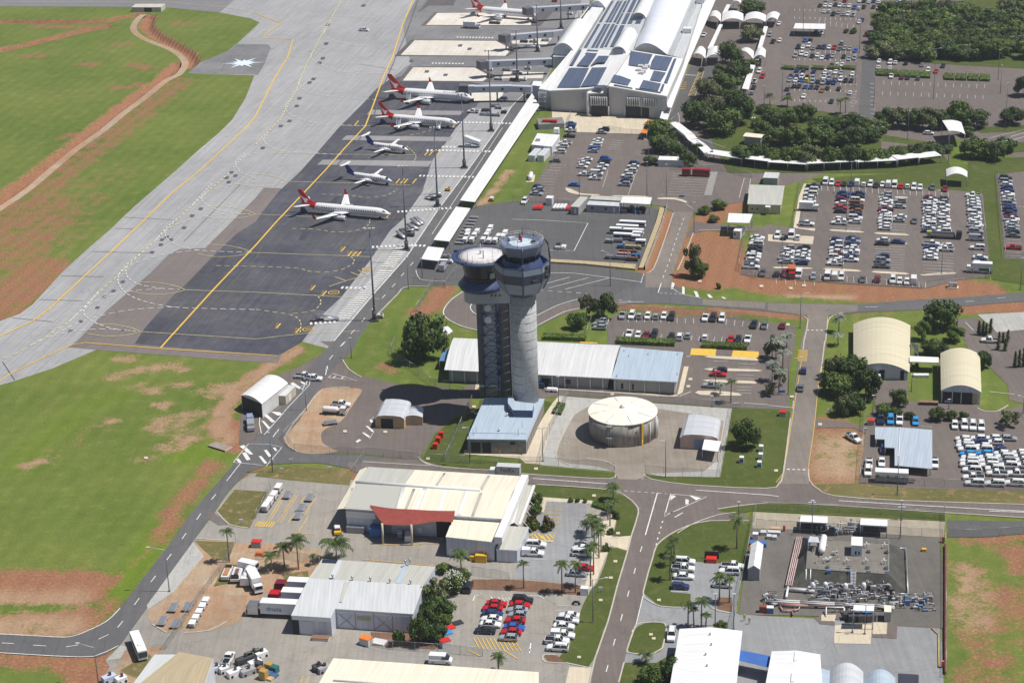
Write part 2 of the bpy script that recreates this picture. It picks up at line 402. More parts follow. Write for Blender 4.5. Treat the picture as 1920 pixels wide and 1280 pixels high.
lawn=lawnmat('mown_lawn',(.064,.090,.021),(.086,.108,.030),(.17,.14,.065),.7)
lawnd=lawnmat('dry_lawn',(.115,.115,.040),(.165,.145,.062),(.34,.22,.13),1)
rocky=asphalt('rubble_ground',(.34,.31,.28),.25,patch=(.25,.15,.1),pf=.6,ps=.2,fine=.35)
LV={}
def sheet(name,polys,m,lvl,sp=False):
 b=MB()
 for p in polys:
  LV[lvl]=LV.get(lvl,0)+1;b.sheet(wp(p),.02+lvl*.016+LV[lvl]*.0007)
 return tag(b.build(name,m),kind='structure')
sheet('taxiway',[pr(-60,640,0,602,38,588,62,570,120,507,172,460,207,430,252,387,330,320,372,282,410,250,435,225,460,185,477,142,352,138,375,118,425,97,445,82,487,43,470,35,412,24,305,14,0,12,-60,12,-80,-70,1150,-70,1110,0,1010,172,1000,190,880,370,800,480,767,537,735,560,700,597,672,635,640,660,565,640,530,662,521,680,480,679,180,656,100,690,25,715,0,722,-60,745)],conc,1)
sheet('taxiway_far',[pr(-80,12,305,14,412,24,440,0,460,-70,-80,-70)],asphalt('grey_taxiway_asphalt',(.20,.195,.21),.08,rot=-SITE),2)
sheet('star_pad',[pr(352,138,375,118,425,97,445,83,503,84,508,90,496,120,484,141,477,141)],midg,2)
sheet('apron_shoulder',[pr(527,353,495,352,480,370,405,445,385,465,337,467,317,477,282,512,200,582,144,640,128,651,180,656,480,679,521,680,530,662,565,640,590,600,530,400)],brown,2)
sheet('gate_apron',[pr(770,120,755,47,790,-20,1100,-20,1040,120,1000,180,960,200,890,205,730,150)],midg,2)
sheet('apron',[pr(252,645,270,617,322,557,350,532,405,475,442,440,480,415,490,400,525,357,565,320,635,240,685,190,706,167,730,150,765,140,920,160,893,200,855,240,835,270,810,302,792,360,757,410,732,432,695,487,640,557,605,590,567,640,532,661,520,667,480,664)],dark,3)
sheet('apron_dark_surround',[A(1,0,1235,195,1340,95,2230,90,2130,200),A(1,0,1035,425,1160,300,1900,300,1990,360,1890,425),A(1,0,1060,612,1150,500,1640,500,1800,570,1750,620),A(1,0,1210,100,1290,0,1500,0,1480,45,1300,45)],asphalt('stained_dark_asphalt',(.12,.105,.11),.15,rot=-SITE),3)
sheet('concrete_stand',[A(1,0,1275,190,1360,100,2100,95,2060,192),A(1,0,1085,415,1190,305,1800,310,1920,370,1870,422),A(1,0,1100,607,1180,508,1640,510,1760,575,1700,612),A(1,0,1600,700,1860,690,1830,760,1590,762),A(2,0,0,280,300,290,260,335,0,330),A(2,0,-60,540,240,545,230,590,-80,590)],cpad,5)
sheet('apron_strip',[A(1,0,830,862,862,825,1560,835,1530,865),A(1,0,640,1052,680,1018,1480,1030,1440,1062),A(1,0,460,1237,500,1200,1330,1210,1290,1252)],patchm,5)
seal=asphalt('fresh_dark_seal',(.055,.055,.075),.15)
sheet('apron_patch',[A(1,1,315,520,355,455,408,457,365,522),A(1,1,555,240,590,195,632,196,600,243),A(1,0,750,1275,800,1228,845,1229,800,1278),A(0,1,1590,755,1690,645,1715,648,1620,758)],seal,4)
sheet('service_road',[pr(626,640,702,550,762,482,822,392,877,320,927,250,960,200,1000,150,1010,172,1000,190,880,370,790,490,767,537,735,560,700,597,672,635,664,652,622,650)],road,4)
sheet('yard_pavement',[pr(600,640,640,640,664,652,655,665,642,675,655,692,670,702,752,722,830,724,878,738,885,765,850,785,815,812,790,855,785,864,690,852,600,845,540,842,500,850,470,860,448,835,450,790,452,770,470,730,525,702,562,687,597,667,621,652)],lotb,2)
RL=pr(626,640,600,668,572,700,540,745,500,800,470,832,430,880,395,920,358,962,320,1017,275,1075,225,1140,200,1165,162,1184,117,1195,60,1192,0,1189,-80,1186)
RR=pr(-80,1229,0,1225,150,1232,180,1232,200,1225,225,1210,272,1145,300,1100,362,1015,400,962,430,918,465,886,500,872,550,868,600,868,665,880,672,868,760,872,790,880,787,866,700,856,600,848,548,846,530,830,536,812,560,785,580,755,600,722,625,690,645,672,664,650)
sheet('perimeter_road',[RL+RR],road,6)
sheet('yard_island',[spline(A(1,2,600,350,760,355,795,375,745,450,640,600,540,650,490,690,500,760,560,800,610,830,430,845,290,820,205,730,320,600,380,500,420,440,480,370),3,True)],dirt,7)
sheet('main_road',[pr(650,868,700,862,790,862,837,876,920,881,960,886,1060,893,1145,897,1205,890,1222,899,1300,910,1435,916,1465,905,1517,905,1540,922,1565,930,1690,939,1920,946,2000,949,2000,976,1920,972,1700,957,1560,948,1440,943,1345,955,1395,962,1408,976,1330,977,1290,985,1255,1003,1232,1022,1200,1010,1184,1004,1197,965,1192,950,1175,932,1135,918,1007,909,985,905,900,900,790,895,660,885)],roadb,6)
sheet('north_road',[pr(1197,958,1260,996,1232,1020,1225,1042,1206,1110,1192,1172,1176,1217,1170,1242,1160,1280,1142,1350,1088,1350,1106,1280,1115,1237,1140,1165,1157,1100,1175,1040,1185,1004)],roadb,7)
sheet('side_road',[pr(1457,908,1469,885,1482,782,1490,730,1502,640,1514,600,1512,588,1555,588,1552,600,1550,640,1540,702,1532,760,1526,815,1516,880,1517,908)],roadt,8)
sheet('cross_road',[pr(1160,550,1225,520,1262,530,1282,552,1320,561,1440,567,1610,571,1722,562,1800,558,1920,549,2000,545,2000,560,1920,565,1727,581,1612,586,1560,592,1507,592,1440,584,1320,574,1235,569,1160,571,1110,575)],road,5)
sheet('cross_road_worn',[A(3,1,0,993,670,1008,675,1052,450,1085,270,1085,0,1048),A(2,1,1430,965,1900,990,1895,1035,1430,1008)],roadt,6)
sheet('hill_road',[A(2,1,1215,310,1360,310,1310,470,1230,700,1190,830,1200,880,1000,880,1000,780,1060,740,1100,620,1180,470)],roadt,6)
sheet('middle_car_park',[pr(1083,248,1205,252,1240,285,1330,318,1408,332,1400,378,1345,385,1342,398,1264,399,1245,388,1180,378,1130,376,990,378,985,372,1000,350,1020,320,1045,270,1065,250),A(2,1,1365,380,1440,395,1620,410,1800,420,1940,440,1940,465,1460,450,1370,470,1310,500)],lotb,5)
sheet('terminal_yard',[A(2,0,300,840,1030,880,1000,1010,440,995,380,960,300,930)],ctan,4)
sheet('equipment_yard',[pr(882,388,960,378,985,378,1130,376,1180,378,1246,395,1240,402,1198,500,1100,493,1030,488,940,486,870,474,790,490,820,478,860,420)],gsea,4)
sheet('tower_road',[pr(767,537,788,488,800,480,870,474,1000,490,1100,495,1207,513,1220,530,1170,572,1085,561,1006,592,950,603,895,592,885,585,880,572,895,560,930,550,900,535,850,535)],gsea,2)
sheet('loop_road',[spline(pr(872,545,847,562,832,582,837,597,865,612,896,620,950,620,1007,611,1060,589,1100,578),4)+pr(1175,572,1175,562,1130,560)+spline(pr(1085,561,1040,577,1006,592,950,603,910,598,890,590,882,575,893,562),4)+pr(930,545)],roadb,5)
sheet('staff_car_park',[pr(1140,600,1155,590,1372,595,1492,612,1490,650,1478,700,1480,768,1440,767,1372,764,1235,755,1067,742,1010,747,990,730,990,700,1010,655,1140,650),A(1,2,1460,400,1700,430,1650,300)],lotb,4)
sheet('tank_gravel',[pr(1047,742,1067,744,1235,757,1373,766,1350,895,1242,893,1210,888,1152,884,1012,872,1020,830,1035,790)],gravel,5)
sheet('tank_yard',[spline(pr(1104,762,1082,775,1070,790,1055,820,1043,845,1050,865,1120,875,1150,884),3)+pr(1160,898,1205,900,1212,888,1320,884,1346,862,1357,790,1290,775,1230,766)],pconc,6)
sheet('tower_path',[A(2,2,350,410,300,470,240,560,60,880,100,915,215,925,290,640,370,440),A(1,2,1560,845,1990,880,1990,850,1560,815),A(2,2,150,335,330,345,1050,395,1180,410,1240,400,1290,190,1325,190,1280,385,1210,420,1000,408,330,360,150,350),A(1,2,1400,290,1690,305,1690,330,1640,375,1650,310,1400,300)],ctan,7)
sheet('cargo_yard',[pr(402,962,425,928,445,905,470,888,500,885,660,900,1000,908,1105,935,1150,950,1160,1000,1150,1040,1115,1230,1105,1300,1060,1400,120,1400,205,1250,197,1237,225,1210,272,1145,300,1100,362,1015)],yard,3)
sheet('verge_dirt',[pr(478,893,485,882,550,873,663,884,655,910,540,900),pr(408,958,440,918,503,922,468,990,432,986)],lawnd,5)
sheet('red_dirt_yard',[spline(A(0,3,1480,215,1760,220,1700,380,1640,410,1500,640,1380,860,1250,905,1150,840,1110,740,1300,600,1480,260),2,True),pr(432,1018,500,1018,600,1032,622,1047,603,1052,578,1100,545,1100,500,1110,470,1140,450,1165,400,1183,350,1186,342,1180,375,1120,400,1065,412,1050),A(0,3,830,1270,950,1010,1230,1010,1210,1060,1150,1070,1020,1280)],dirt,5)
sheet('pale_gravel_strip',[A(0,3,1450,225,1530,330,1300,600,1110,730,1100,700),A(0,3,800,1110,900,1000,960,1010,900,1100)],gravel,6)
sheet('dry_verge',[A(0,3,1460,215,1760,225,1710,370,1600,350,1520,280),A(0,3,1690,390,1900,400,1900,500,1600,560),A(1,3,190,470,390,440,400,530,240,540),A(0,3,900,1190,1110,1060,1140,1080,1030,1250)],lawnd,6)
sheet('red_pavement',[A(0,3,1560,0,1600,0,1720,95,1640,100,1560,50)],roadb,7)
sheet('cargo_car_park',[pr(880,1100,1090,1105,1085,1145,1060,1210,1040,1245,880,1235,850,1210,860,1150)],yard,4)
sheet('hangar_car_park',[A(2,2,260,1200,580,1215,560,1280)+A(2,3,545,60,700,200,590,500,480,545,130,500,0,510,100,200,200,40)],lgrey,5)
sheet('mulch_bed',[A(2,3,-300,505,0,505,200,520,500,550,540,625,300,610,0,590,-300,580),A(2,3,1540,640,1650,640,1650,750,1540,725),A(1,3,860,900,1180,910,1380,1000,1340,1030,870,1000),A(2,3,230,1070,340,1075,400,1130,280,1130)],mulch,6)
sheet('lawn',[pr(1000,910,1135,918,1175,932,1192,950,1197,965,1184,1004,1150,1005,1160,960,1105,940,1020,932,998,928),A(2,3,735,260,855,300,720,800,608,1110,570,1165,400,1130,350,1090,430,1000,530,700,580,600,640,530,700,380),spline(A(2,3,1050,340,1090,250,1200,155,1330,95,1480,75,1700,68,1790,90),3)+A(2,3,1740,392,1580,385,1370,370,1210,430,1190,600,1340,612,1340,690,1280,715,1100,700,990,610,1000,500),spline(A(2,3,920,880,1010,832,1110,832,1165,870,1130,1020,1060,1060,940,1055,870,1030),3,True),A(2,3,840,1130,940,1125,1080,1130,1240,1040,1240,1280,1230,1430,760,1430),pr(1360,951,1440,945,1560,950,1700,959,1772,965,1772,978,1600,968,1410,958,1378,966,1345,957),pr(965,888,1060,895,1140,898,1155,892,1150,887,1012,874,900,862,820,860,792,862,800,868,925,882),pr(1208,889,1222,900,1300,911,1435,917,1456,912,1469,885,1483,782,1480,770,1374,766,1352,896,1242,894),pr(794,858,815,815,850,788,895,770,900,750,960,745,1015,750,1035,755,1005,800,900,845,870,864)],lawn,5)
sheet('road_verge',[pr(1517,908,1540,922,1565,930,1690,939,1920,946,2000,949,2000,925,1920,921,1700,915,1610,906)],lawnd,4)
sheet('garden_path',[A(2,2,180,1165,600,1195,640,1240,580,1215,260,1200,240,1280,200,1280),A(2,3,545,560,590,400,640,200,690,60,780,60,730,260,640,500,590,580),A(2,3,735,190,890,178,870,292,740,252),A(2,3,430,1160,600,1165,560,1330,390,1330)],ctan,6)
sheet('east_yard',[pr(1232,1022,1300,1040,1395,1050,1380,1150,1440,1155,1540,1160,1765,1178,1775,1420,1120,1420,1150,1290,1176,1217,1206,1110)],lgrey,3)
sheet('compound_pavement',[pr(1410,985,1765,1008,1772,1178,1722,1176,1600,1168,1540,1155,1385,1152,1400,1040)],cmpd,5)
sheet('compound_track',[pr(1412,960,1600,969,1772,978,1770,1008,1600,998,1410,990)],asphalt('sandy_concrete_track',(.36,.315,.25),.12),6)
sheet('loading_pad',[A(3,3,400,770,510,770,500,820,400,815),A(3,3,500,850,780,835,770,990,495,985),A(3,3,780,825,895,830,890,915,785,915)],ctan,8)
sheet('loading_pad_edge',[A(3,3,350,800,400,770,400,815,500,822,500,850,390,840),A(3,3,780,825,970,838,965,950,780,940)],roadb,7)
sheet('east_driveway',[pr(1777,975,1930,978,1990,980,1990,998,1920,1000,1850,1007,1777,1007)],gsea,4)
sheet('depot_car_park',[pr(1526,786,1590,792,1620,800,1630,780,1640,760,1637,715,1702,713,1703,752,1830,757,1840,768,1870,772,1920,760,2000,760,2000,925,1920,921,1700,915,1610,905,1620,840,1622,812,1600,802,1527,802)],lotb,5)
sheet('depot_road',[A(3,1,1400,1120,1560,1100,1700,1200,1960,1130,1960,1290)+A(3,2,1960,480,1810,440,1800,330,1660,190,1500,60,1480,0)],lotb,4)
sheet('rail_gravel',[A(3,1,1570,1080,1960,1060,1960,1190,1720,1215)],gravel,5)
sheet('main_car_park',[pr(1508,345,1540,343,1700,352,1800,358,1843,365,1856,520,1800,525,1735,541,1600,533,1440,522,1388,515,1412,440,1430,425,1490,430),A(3,1,0,405,200,430,200,470,-100,460)],lotb,5)
sheet('car_park_verge',[A(3,1,270,100,320,100,260,200,225,430,355,435,350,455,190,430,230,200),A(3,1,0,480,345,495,335,555,0,530)],ctan,7)
sheet('far_car_park',[pr(1466,350,1345,335,1300,300,1262,260,1253,225,1257,200,1290,130,1348,-60,2000,-60,2000,300,1920,300,1800,262,1780,262,1780,300,1600,310)],roadb,1)
sheet('east_car_park',[pr(1867,328,1960,318,1990,320,1990,490,1883,486)],lotb,5)
sheet('public_car_park',[A(3,0,150,60,370,-60,870,-60,860,90,700,200,660,800,60,780,110,300),A(3,0,800,460,1920,540,1900,930,1600,900,820,830)],lotb,2)
sheet('park_lane',[A(3,0,710,420,820,150,880,130,810,450,790,900,680,850),A(2,0,1180,900,1280,620,1340,500,1560,500,1400,760,1240,860,1280,980,1440,1050,1660,1080,1640,1150,1440,1110,1290,1050,1200,980)],gsea,3)
sheet('far_lawn',[A(3,0,1520,960,1920,940,1940,985,1600,1000),A(3,0,850,1010,1160,1060,1380,1090,1300,1110,860,1060),A(2,0,1640,940,1780,910,1800,1000,1700,1060,1600,1040),A(3,0,1500,1190,1960,1180,1960,1300,1500,1300),A(3,0,1700,1100,1960,1060,1960,1140,1720,1150),A(3,0,760,100,1960,-60,1960,520,1250,480,850,430),A(3,0,0,780,500,850,850,930,850,1200,1300,1130,1400,1300,-300,1300,-500,900)],lawn,4)
sheet('park_grass',[A(3,1,330,60,1330,0,1700,0,1760,660,1960,680,1960,860,1680,820,1620,500,1590,160,1440,150,400,110)],lawn,4)
TR=MB();TR.ribbon(wp(spline(A(0,0,1080,110,1030,150,1000,210,1030,260,1120,310,1250,360,1340,410,1390,480,1340,560,1240,610,1080,740,930,850,760,990,560,1130,380,1280)+A(0,1,200,150,0,285,-80,330),3)),3.4,.04)
tag(TR.build('sandy_track',asphalt('sandy_track_earth',(.38,.235,.135),.18,patch=(.38,.32,.25),pf=.8,ps=.05,fine=.2)),kind='structure')
white=mat('white_road_paint',(.66,.66,.65),.7,var=.22,scale=1.5)
yellow=mat('yellow_road_paint',(.68,.44,.07),.7,var=.15,scale=1.2)
pyel=mat('pale_yellow_paint',(.62,.56,.26),.7,var=.2,scale=1.2)
black=mat('black_paint',(.04,.04,.042),.8)
crack=mat('sealed_crack',(.09,.09,.10),.8)
ZM=.19
def marks(name,m,fn,z=ZM):
 b=MB();fn(b,z);return tag(b.build(name,m),kind='structure')
def ln(b,z,pts,wd=.3,sp=0):
 b.ribbon(wp(spline(pts,sp)if sp else pts),wd,z)
def dl(b,z,pts,wd,on,off,sp=0):
 b.dashes(wp(spline(pts,sp)if sp else pts),wd,on,off,z)
def zebra(b,z,p0,p1,wid,bar,gap,sk=None):
 a,c=G(*p0),G(*p1);d=(c-a);L=d.length;d.normalize();q=Vector((-d.y,d.x,0))
 if sk:q=(G(p0[0]+sk[0],p0[1]+sk[1])-a).normalized()
 t=0
 while t<L-bar*.5:
  o=a+d*t
  b.face([(*(o-q*wid/2).xy,z),(*(o+d*bar-q*wid/2).xy,z),(*(o+d*bar+q*wid/2).xy,z),(*(o+q*wid/2).xy,z)]);t+=bar+gap
def quadm(b,z,*px):b.sheet(wp(px),z)
def m_yellow(b,z):
 ln(b,z,A(0,2,1205,52)+A(0,1,1250,1280,1600,895,1920,560)+A(1,1,150,390,330,200,520,0)+A(1,0,660,1120,820,950,880,790,960,570,1020,440,1100,190,1190,-30),.62)
 ln(b,z,pr(-60,742,0,715,22,700,90,667,135,647,160,643,312,655,480,665,520,668),.45)
 ln(b,z,pr(-60,655,0,631,40,613,62,602,92,580,162,515,210,472,272,412,320,365,375,320,462,240,480,217,515,147,540,107,549,75,490,72,527,44,480,26),.6)
 for hx in A(1,1,655,590,705,625,740,625,775,625,430,880,515,920)+A(1,1,170,1165,315,1200)+A(1,0,1280,1150,1315,1150,1370,1150,755,925,1490,940)+A(1,1,1065,80,1100,80,1125,80,1190,80,935,335,995,335):
  x,y=hx
  b.ribbon(wp([(x-4,y+5),(x+3.5,y-4)]),.5,z)
  if y>450:
   for k in range(5):b.ribbon(wp([(x-7+k*.6,y+4.6-k*2.2),(x-4+k*.7,y+5-k*2.2)]),.22,z)
 for cx,cy in pr(689,505,626,549,578,618):
  c=G(cx,cy);b.ribbon([c+Vector((1.8*math.cos(t/12*6.284),1.8*math.sin(t/12*6.284),0))for t in range(13)],.35,z);b.ribbon([c-Vector((.9,0,0)),c+Vector((.9,0,0))],.5,z)
 for f in((205,1150,130,1280),(225,1140,150,1280),(300,1155,205,1280),(320,1150,225,1280),(365,1165,300,1280),(380,1165,315,1280),(448,1175,380,1280)):
  ln(b,z,A(1,2,*f),.15)
 for f in((130,0,80,75),(150,0,98,75),(220,0,160,80),(240,0,180,85),(300,0,235,90),(390,35,318,155),(255,152,445,170),(380,0,365,25)):ln(b,z,A(1,3,*f),.15)
 zebra(b,z,A(1,3,5,90)[0],A(1,3,140,98)[0],3,.35,.35,(6,-7))
 ln(b,z,A(1,3,940,245,1175,250,1260,235,1380,240),.2);ln(b,z,A(1,3,790,355,1340,405),.2)
 zebra(b,z,A(2,3,150,195)[0],A(2,3,225,180)[0],3.2,.45,.55,(-5,-6));zebra(b,z,A(2,3,235,200)[0],A(2,3,310,185)[0],3.2,.45,.55,(-5,-6))
 ln(b,z,A(2,3,155,140,330,145,300,220,145,205,155,140),.2)
 for k in range(5):ln(b,z,A(2,2,250-k*4,1232+k*33,385-k*4,1240+k*33),.14)
 for k in range(3):ln(b,z,A(2,3,240-k*8,10+k*30,365-k*8,20+k*30),.14)
 zebra(b,z,A(1,3,1650,985)[0],A(1,3,1990,1000)[0],5.5,.25,.7,(7,13))
 ln(b,z,A(1,3,1590,1035,1680,1080),.3);ln(b,z,A(1,3,1860,1040,1960,1100),.3);ln(b,z,A(2,3,0,1010,50,1005),.2)
 ln(b,z,A(1,3,355,1230,330,1290),.15);ln(b,z,A(1,3,400,1230,375,1290),.15)
 for f in(A(2,2,1345,55,1533,60,1525,112,1335,105),A(2,2,1658,70,1850,80,1852,130,1645,120),A(2,2,510,5,640,12,640,20,510,15)):quadm(b,z,*f)
 ln(b,z,A(3,1,447,1100,430,1280)+A(3,2,380,300,345,660,300,960),.15);ln(b,z,A(3,2,265,60,185,560),.15);ln(b,z,A(3,2,185,560,120,980,60,1060),.15)
 zebra(b,z,A(3,2,262,68)[0],A(3,2,255,150)[0],3,.3,.45)
 for k in range(7):quadm(b,z,*A(2,0,1345+k*11,700-k*24,1365+k*11,705-k*24,1395+k*9,690-k*24,1380+k*9,685-k*24))if 0 else ln(b,z,A(2,0,1320+k*14,725-k*30,1370+k*10,690-k*28),.22)
 ln(b,z,A(2,0,1320,730,1420,500),.2);ln(b,z,A(2,0,1370,730,1440,540),.2)
 for k in range(4):ln(b,z,A(2,0,1255+k*11,670-k*16,1298+k*5,670-k*16),.5)
marks('apron_marking_yellow',yellow,m_yellow)
def m_lead(b,z):
 for f in(A(0,1,1050,1210,1920,1265)+A(1,1,345,1225,780,1205),A(0,1,1390,897,1920,915)+A(1,1,930,965),A(0,1,1885,618)+A(1,1,0,618,890,650),A(0,1,1920,330)+A(1,1,0,330,500,352,1100,362),A(1,1,240,85,700,95,1160,112),A(1,0,100,1150,600,1160,1200,1165),A(1,0,640,945,1500,960)):
  ln(b,z,f,.25)
 for t in A(0,1,1920,330,1885,615,1390,897,1055,1210)+A(1,1,240,85):
  x,y=t
  ln(b,z,[(x,y),(x-14,y-6),(x-30,y-10),(x-55,y-14),(x-85,y-14.5)],.25,3)
  ln(b,z,[(x,y),(x-14,y+4),(x-35,y+7.5),(x-70,y+8),(x-100,y+3)],.25,3)
 ln(b,z,A(0,0,-60,12,0,15,1300,22,1700,58,1920,100),.35)
 dl(b,z,A(0,1,1720,20,1440,265,1160,530,850,820,780,880,520,1135)+A(0,2,340,-30,150,80,0,145),.45,2.2,1.6)
 dl(b,z,A(1,0,640,0,560,150,490,270,380,480,300,680,180,900,0,1085),.45,3,1)
 for f in(A(1,1,0,1045,150,1065,280,1090,335,1140,330,1225),A(1,1,-300,715,0,722,310,735,400,758,520,765,640,745,720,705,735,672,700,640),A(1,1,270,437,470,445,600,465,750,452,840,412,855,370),A(1,1,490,180,680,185,830,205,980,187,1060,142),A(1,1,270,1075,420,1055,485,1000,470,950,440,935),A(1,0,1060,1040,1300,985,1340,965),A(1,0,1130,1100,1200,1170,1170,1230)):
  dl(b,z,f,.3,1.8,1.3,4)
 for f in(A(1,1,550,870,690,825,840,785),A(1,1,590,798,680,830),A(1,1,712,765,795,797),A(1,1,762,748,840,782),A(1,1,1060,715,880,780),A(1,1,980,700,1090,660),A(1,1,890,612,1110,605),A(1,1,1000,360,1110,362)):ln(b,z,f,.3)
marks('apron_marking_pale',pyel,m_lead,ZM+.01)
def m_white(b,z):
 for f in(A(0,1,1880,330,1700,328,1500,355,1350,395,1250,445,1240,480,1270,530,1380,580,1550,605,1860,615),A(0,1,1500,600,1300,620,1100,665,960,720,945,760,970,815,1060,860,1200,885,1350,895),A(0,1,1050,625,930,730,890,790,890,850,950,925,1090,985,1300,1025,1550,1037,1920,1045)+A(1,1,0,1045),A(0,1,1210,887,1000,905,850,930,700,990,635,1040,640,1090,720,1145,860,1190,1040,1210),A(0,1,1300,1025,1000,1045,780,1085,600,1140,450,1210,330,1265)+A(0,2,250,25),A(0,1,1000,1205,800,1192,640,1197,480,1220,380,1250),A(0,1,1920,90,1750,105,1580,155,1515,200,1530,245,1600,285,1750,320,1880,330),A(0,1,1790,0,1830,30,1920,60),A(1,0,1040,345,750,340,590,310,520,275,515,235,560,185),A(1,0,980,552,700,547,560,520,450,470,413,430,440,385,560,355,750,342),A(1,0,900,752,640,730,480,717,380,690,320,640,340,585),A(1,0,830,945,600,940,440,925,300,885,230,840,222,795,260,735),A(1,0,640,1165,420,1150,220,1140,120,1110,60,1065,75,1025,160,990,360,950,560,940),A(0,0,1920,1150,1790,1200,1765,1240,1800,1280),A(0,0,1840,1160,1750,1260),A(0,1,1590,100,1500,200,1440,265),A(0,1,1330,360,1240,440,1165,530),A(0,1,740,910,640,1020,520,1135),A(1,0,400,110,650,122,880,132)):
  dl(b,z,f,.36,2.0,1.2,4)
 ln(b,z,A(1,1,585,1280,890,920,1130,650,1370,290,1590,0)+A(1,0,1790,1000,1920,800)+[(1000,158)],.35)
 ln(b,z,A(1,1,1320,480,1440,300,1640,0)+A(1,0,1850,960),.2)
 dl(b,z,A(1,1,1180,690,1110,770,1040,855,955,950,870,1045,790,1140,700,1240)+A(1,2,605,75,520,175,500,195),.25,3.5,7)
 for f in((870,577,1120,563),(1130,563,1290,567),(1060,312,1240,300),(1240,300,1480,282),(1225,42,1640,52),(640,880,830,885),(405,1150,620,1135)):
  q=A(1,1,*f);zebra(b,z,q[0],q[1],2.2,.75,.75)
 for f in((1280,1130,1760,1140),(1395,1105,1510,1107),(1510,920,1920,930),(1320,478,1560,482),(1505,283,1790,288),(1750,497,1920,500)):
  q=A(1,0,*f);zebra(b,z,q[0],q[1],2.4,.8,.8)
 for f in((1110,565,985,728),(970,752,630,1130)):
  q=A(1,1,*f);zebra(b,z,q[0],q[1],4.6,1.0,.9,(10,.3))
 for f in((0,2,1620,1148,1585,1190),(0,3,1507,13,1475,60),(0,3,1397,160,1365,205),(0,3,1285,317,1250,362),(0,3,1168,480,1132,527),(0,3,1045,648,1008,698),(0,3,922,820,883,867),(0,3,815,920,740,955),(0,3,587,998,495,1013),(0,3,345,1006,250,1000),(0,3,105,988,15,983),(1,2,670,5,645,35)):
  ln(b,z,A(*f),.22)
 ln(b,z,pr(-60,1188,0,1189,60,1192,117,1195,140,1192,162,1184,200,1165,225,1141),.25,3)
 ln(b,z,pr(-60,1223,0,1224,100,1230,150,1232,175,1231,200,1222,222,1211),.25)
 ln(b,z,A(0,2,1750,910,1865,770,2030,775),.2);ln(b,z,A(0,2,1750,910,1920,925)+A(1,2,75,940,195,797,100,775),.2);ln(b,z,A(0,2,1805,915,1700,1050),.22)
 for f in((1795,790,1830,780,1900,850,1870,850),(1815,840,1845,832,1880,890,1850,895),(1770,890,1790,880,1815,912,1790,912)):quadm(b,z,*A(0,2,*f))
 for f in((60,820,80,815,120,865,95,870),(20,865,40,862,85,915,65,922),(125,800,145,798,160,825,145,825)):quadm(b,z,*A(1,2,*f))
 for f in((45,545,75,545,145,605,120,612),(40,598,60,600,108,650,90,660),(110,530,180,535,200,555,165,560)):quadm(b,z,*A(1,2,*f))
 ln(b,z,A(1,2,210,535,60,705,40,690,25,620,30,560,45,540),.25);ln(b,z,A(1,2,415,250,345,370),.25);ln(b,z,A(1,2,415,250,400,330,210,530),.2)
 for f in((280,310,255,320,320,360,345,355),(345,303,330,308,370,335,385,325)):quadm(b,z,*A(1,2,*f))
 ln(b,z,A(1,2,545,275,575,245,770,300,545,275),.3);ln(b,z,A(1,2,600,262,580,275),.4);ln(b,z,A(1,2,655,270,640,285),.4)
 for f in((850,595,870,590,882,610,862,615),(822,640,838,636,885,675,870,683),(795,690,810,685,855,715,845,726),(745,755,775,735,790,745,760,764)):quadm(b,z,*A(1,2,*f))
 ln(b,z,A(1,2,850,595,885,570),.15);ln(b,z,A(1,2,885,680,850,735),.15)
 for x,y,dx,dy in((612,696,1.6,-8),(517,813,5,-7),(994,1215,-1.5,9)):
  ln(b,z,[(x-dx,y-dy),(x+dx*.6,y+dy*.6)],.3);b.sheet(wp([(x+dx*1.3,y+dy*1.3),(x+dx*.3-2.6,y+dy*.2),(x+dx*.3+2.6,y+dy*.3)]),z)
 ln(b,z,A(2,2,155,1030,740,1073),.3);ln(b,z,A(2,2,1380,1118,1920,1155)+A(3,2,80,1165),.3);ln(b,z,A(3,2,530,1198,1700,1265,1960,1278),.3)
 dl(b,z,A(2,2,790,1120,1160,1146),.25,.9,.9);ln(b,z,A(2,2,1090,1140,1050,1280),.3);ln(b,z,A(2,3,1050,0,1000,175),.3)
 for f in((975,260,962,300),(926,422,914,465),(878,590,866,638),(828,768,814,820),(774,953,760,1003),(720,1148,706,1200)):ln(b,z,A(2,3,*f),.22)
 ln(b,z,A(2,2,1190,1148,1460,1168,1190,1290)+A(2,2,1150,1290,1190,1148),.25);ln(b,z,A(2,3,1150,0,1140,35,1210,0),.25)
 for f in((1185,1160,1210,1155,1230,1165,1190,1195),(1330,1160,1350,1160,1420,1178,1380,1195),(1300,1185,1325,1190,1325,1225,1300,1225)):quadm(b,z,*A(2,2,*f))
 ln(b,z,A(2,3,1280,8,1220,42),.35);dl(b,z,A(2,3,1130,70,1110,140,1095,190,1080,250),.3,1,2)
 dl(b,z,A(3,2,190,450,187,505),.3,.8,.6);ln(b,z,A(3,2,0,483,185,500),.22);ln(b,z,A(2,2,1740,465,1920,478),.22)
 dl(b,z,A(3,2,140,962,305,966),.5,.8,.6);dl(b,z,A(3,1,290,1198,440,1203),.5,.8,.6)
 dl(b,z,A(3,1,730,1027,1060,1020),.25,4,10);ln(b,z,A(3,1,1480,985,1545,983),.25);ln(b,z,A(3,1,1720,958,1780,955),.25)
 dl(b,z,A(2,1,1290,360,1240,490,1180,680,1130,810),.2,2.4,3);ln(b,z,A(2,1,1120,845,1095,920),.3)
 dl(b,z,A(2,1,1110,920,1270,932),.25,.8,.8);dl(b,z,A(2,1,1310,255,1370,300),.25,.8,.8)
 for f in((1198,838,1222,850,1205,893,1192,890),(1275,872,1295,877,1295,935,1275,930),(1362,905,1388,910,1405,952,1380,950),(1460,930,1485,932,1507,958,1478,957),(1567,950,1590,952,1610,965,1585,965)):quadm(b,z,*A(2,1,*f))
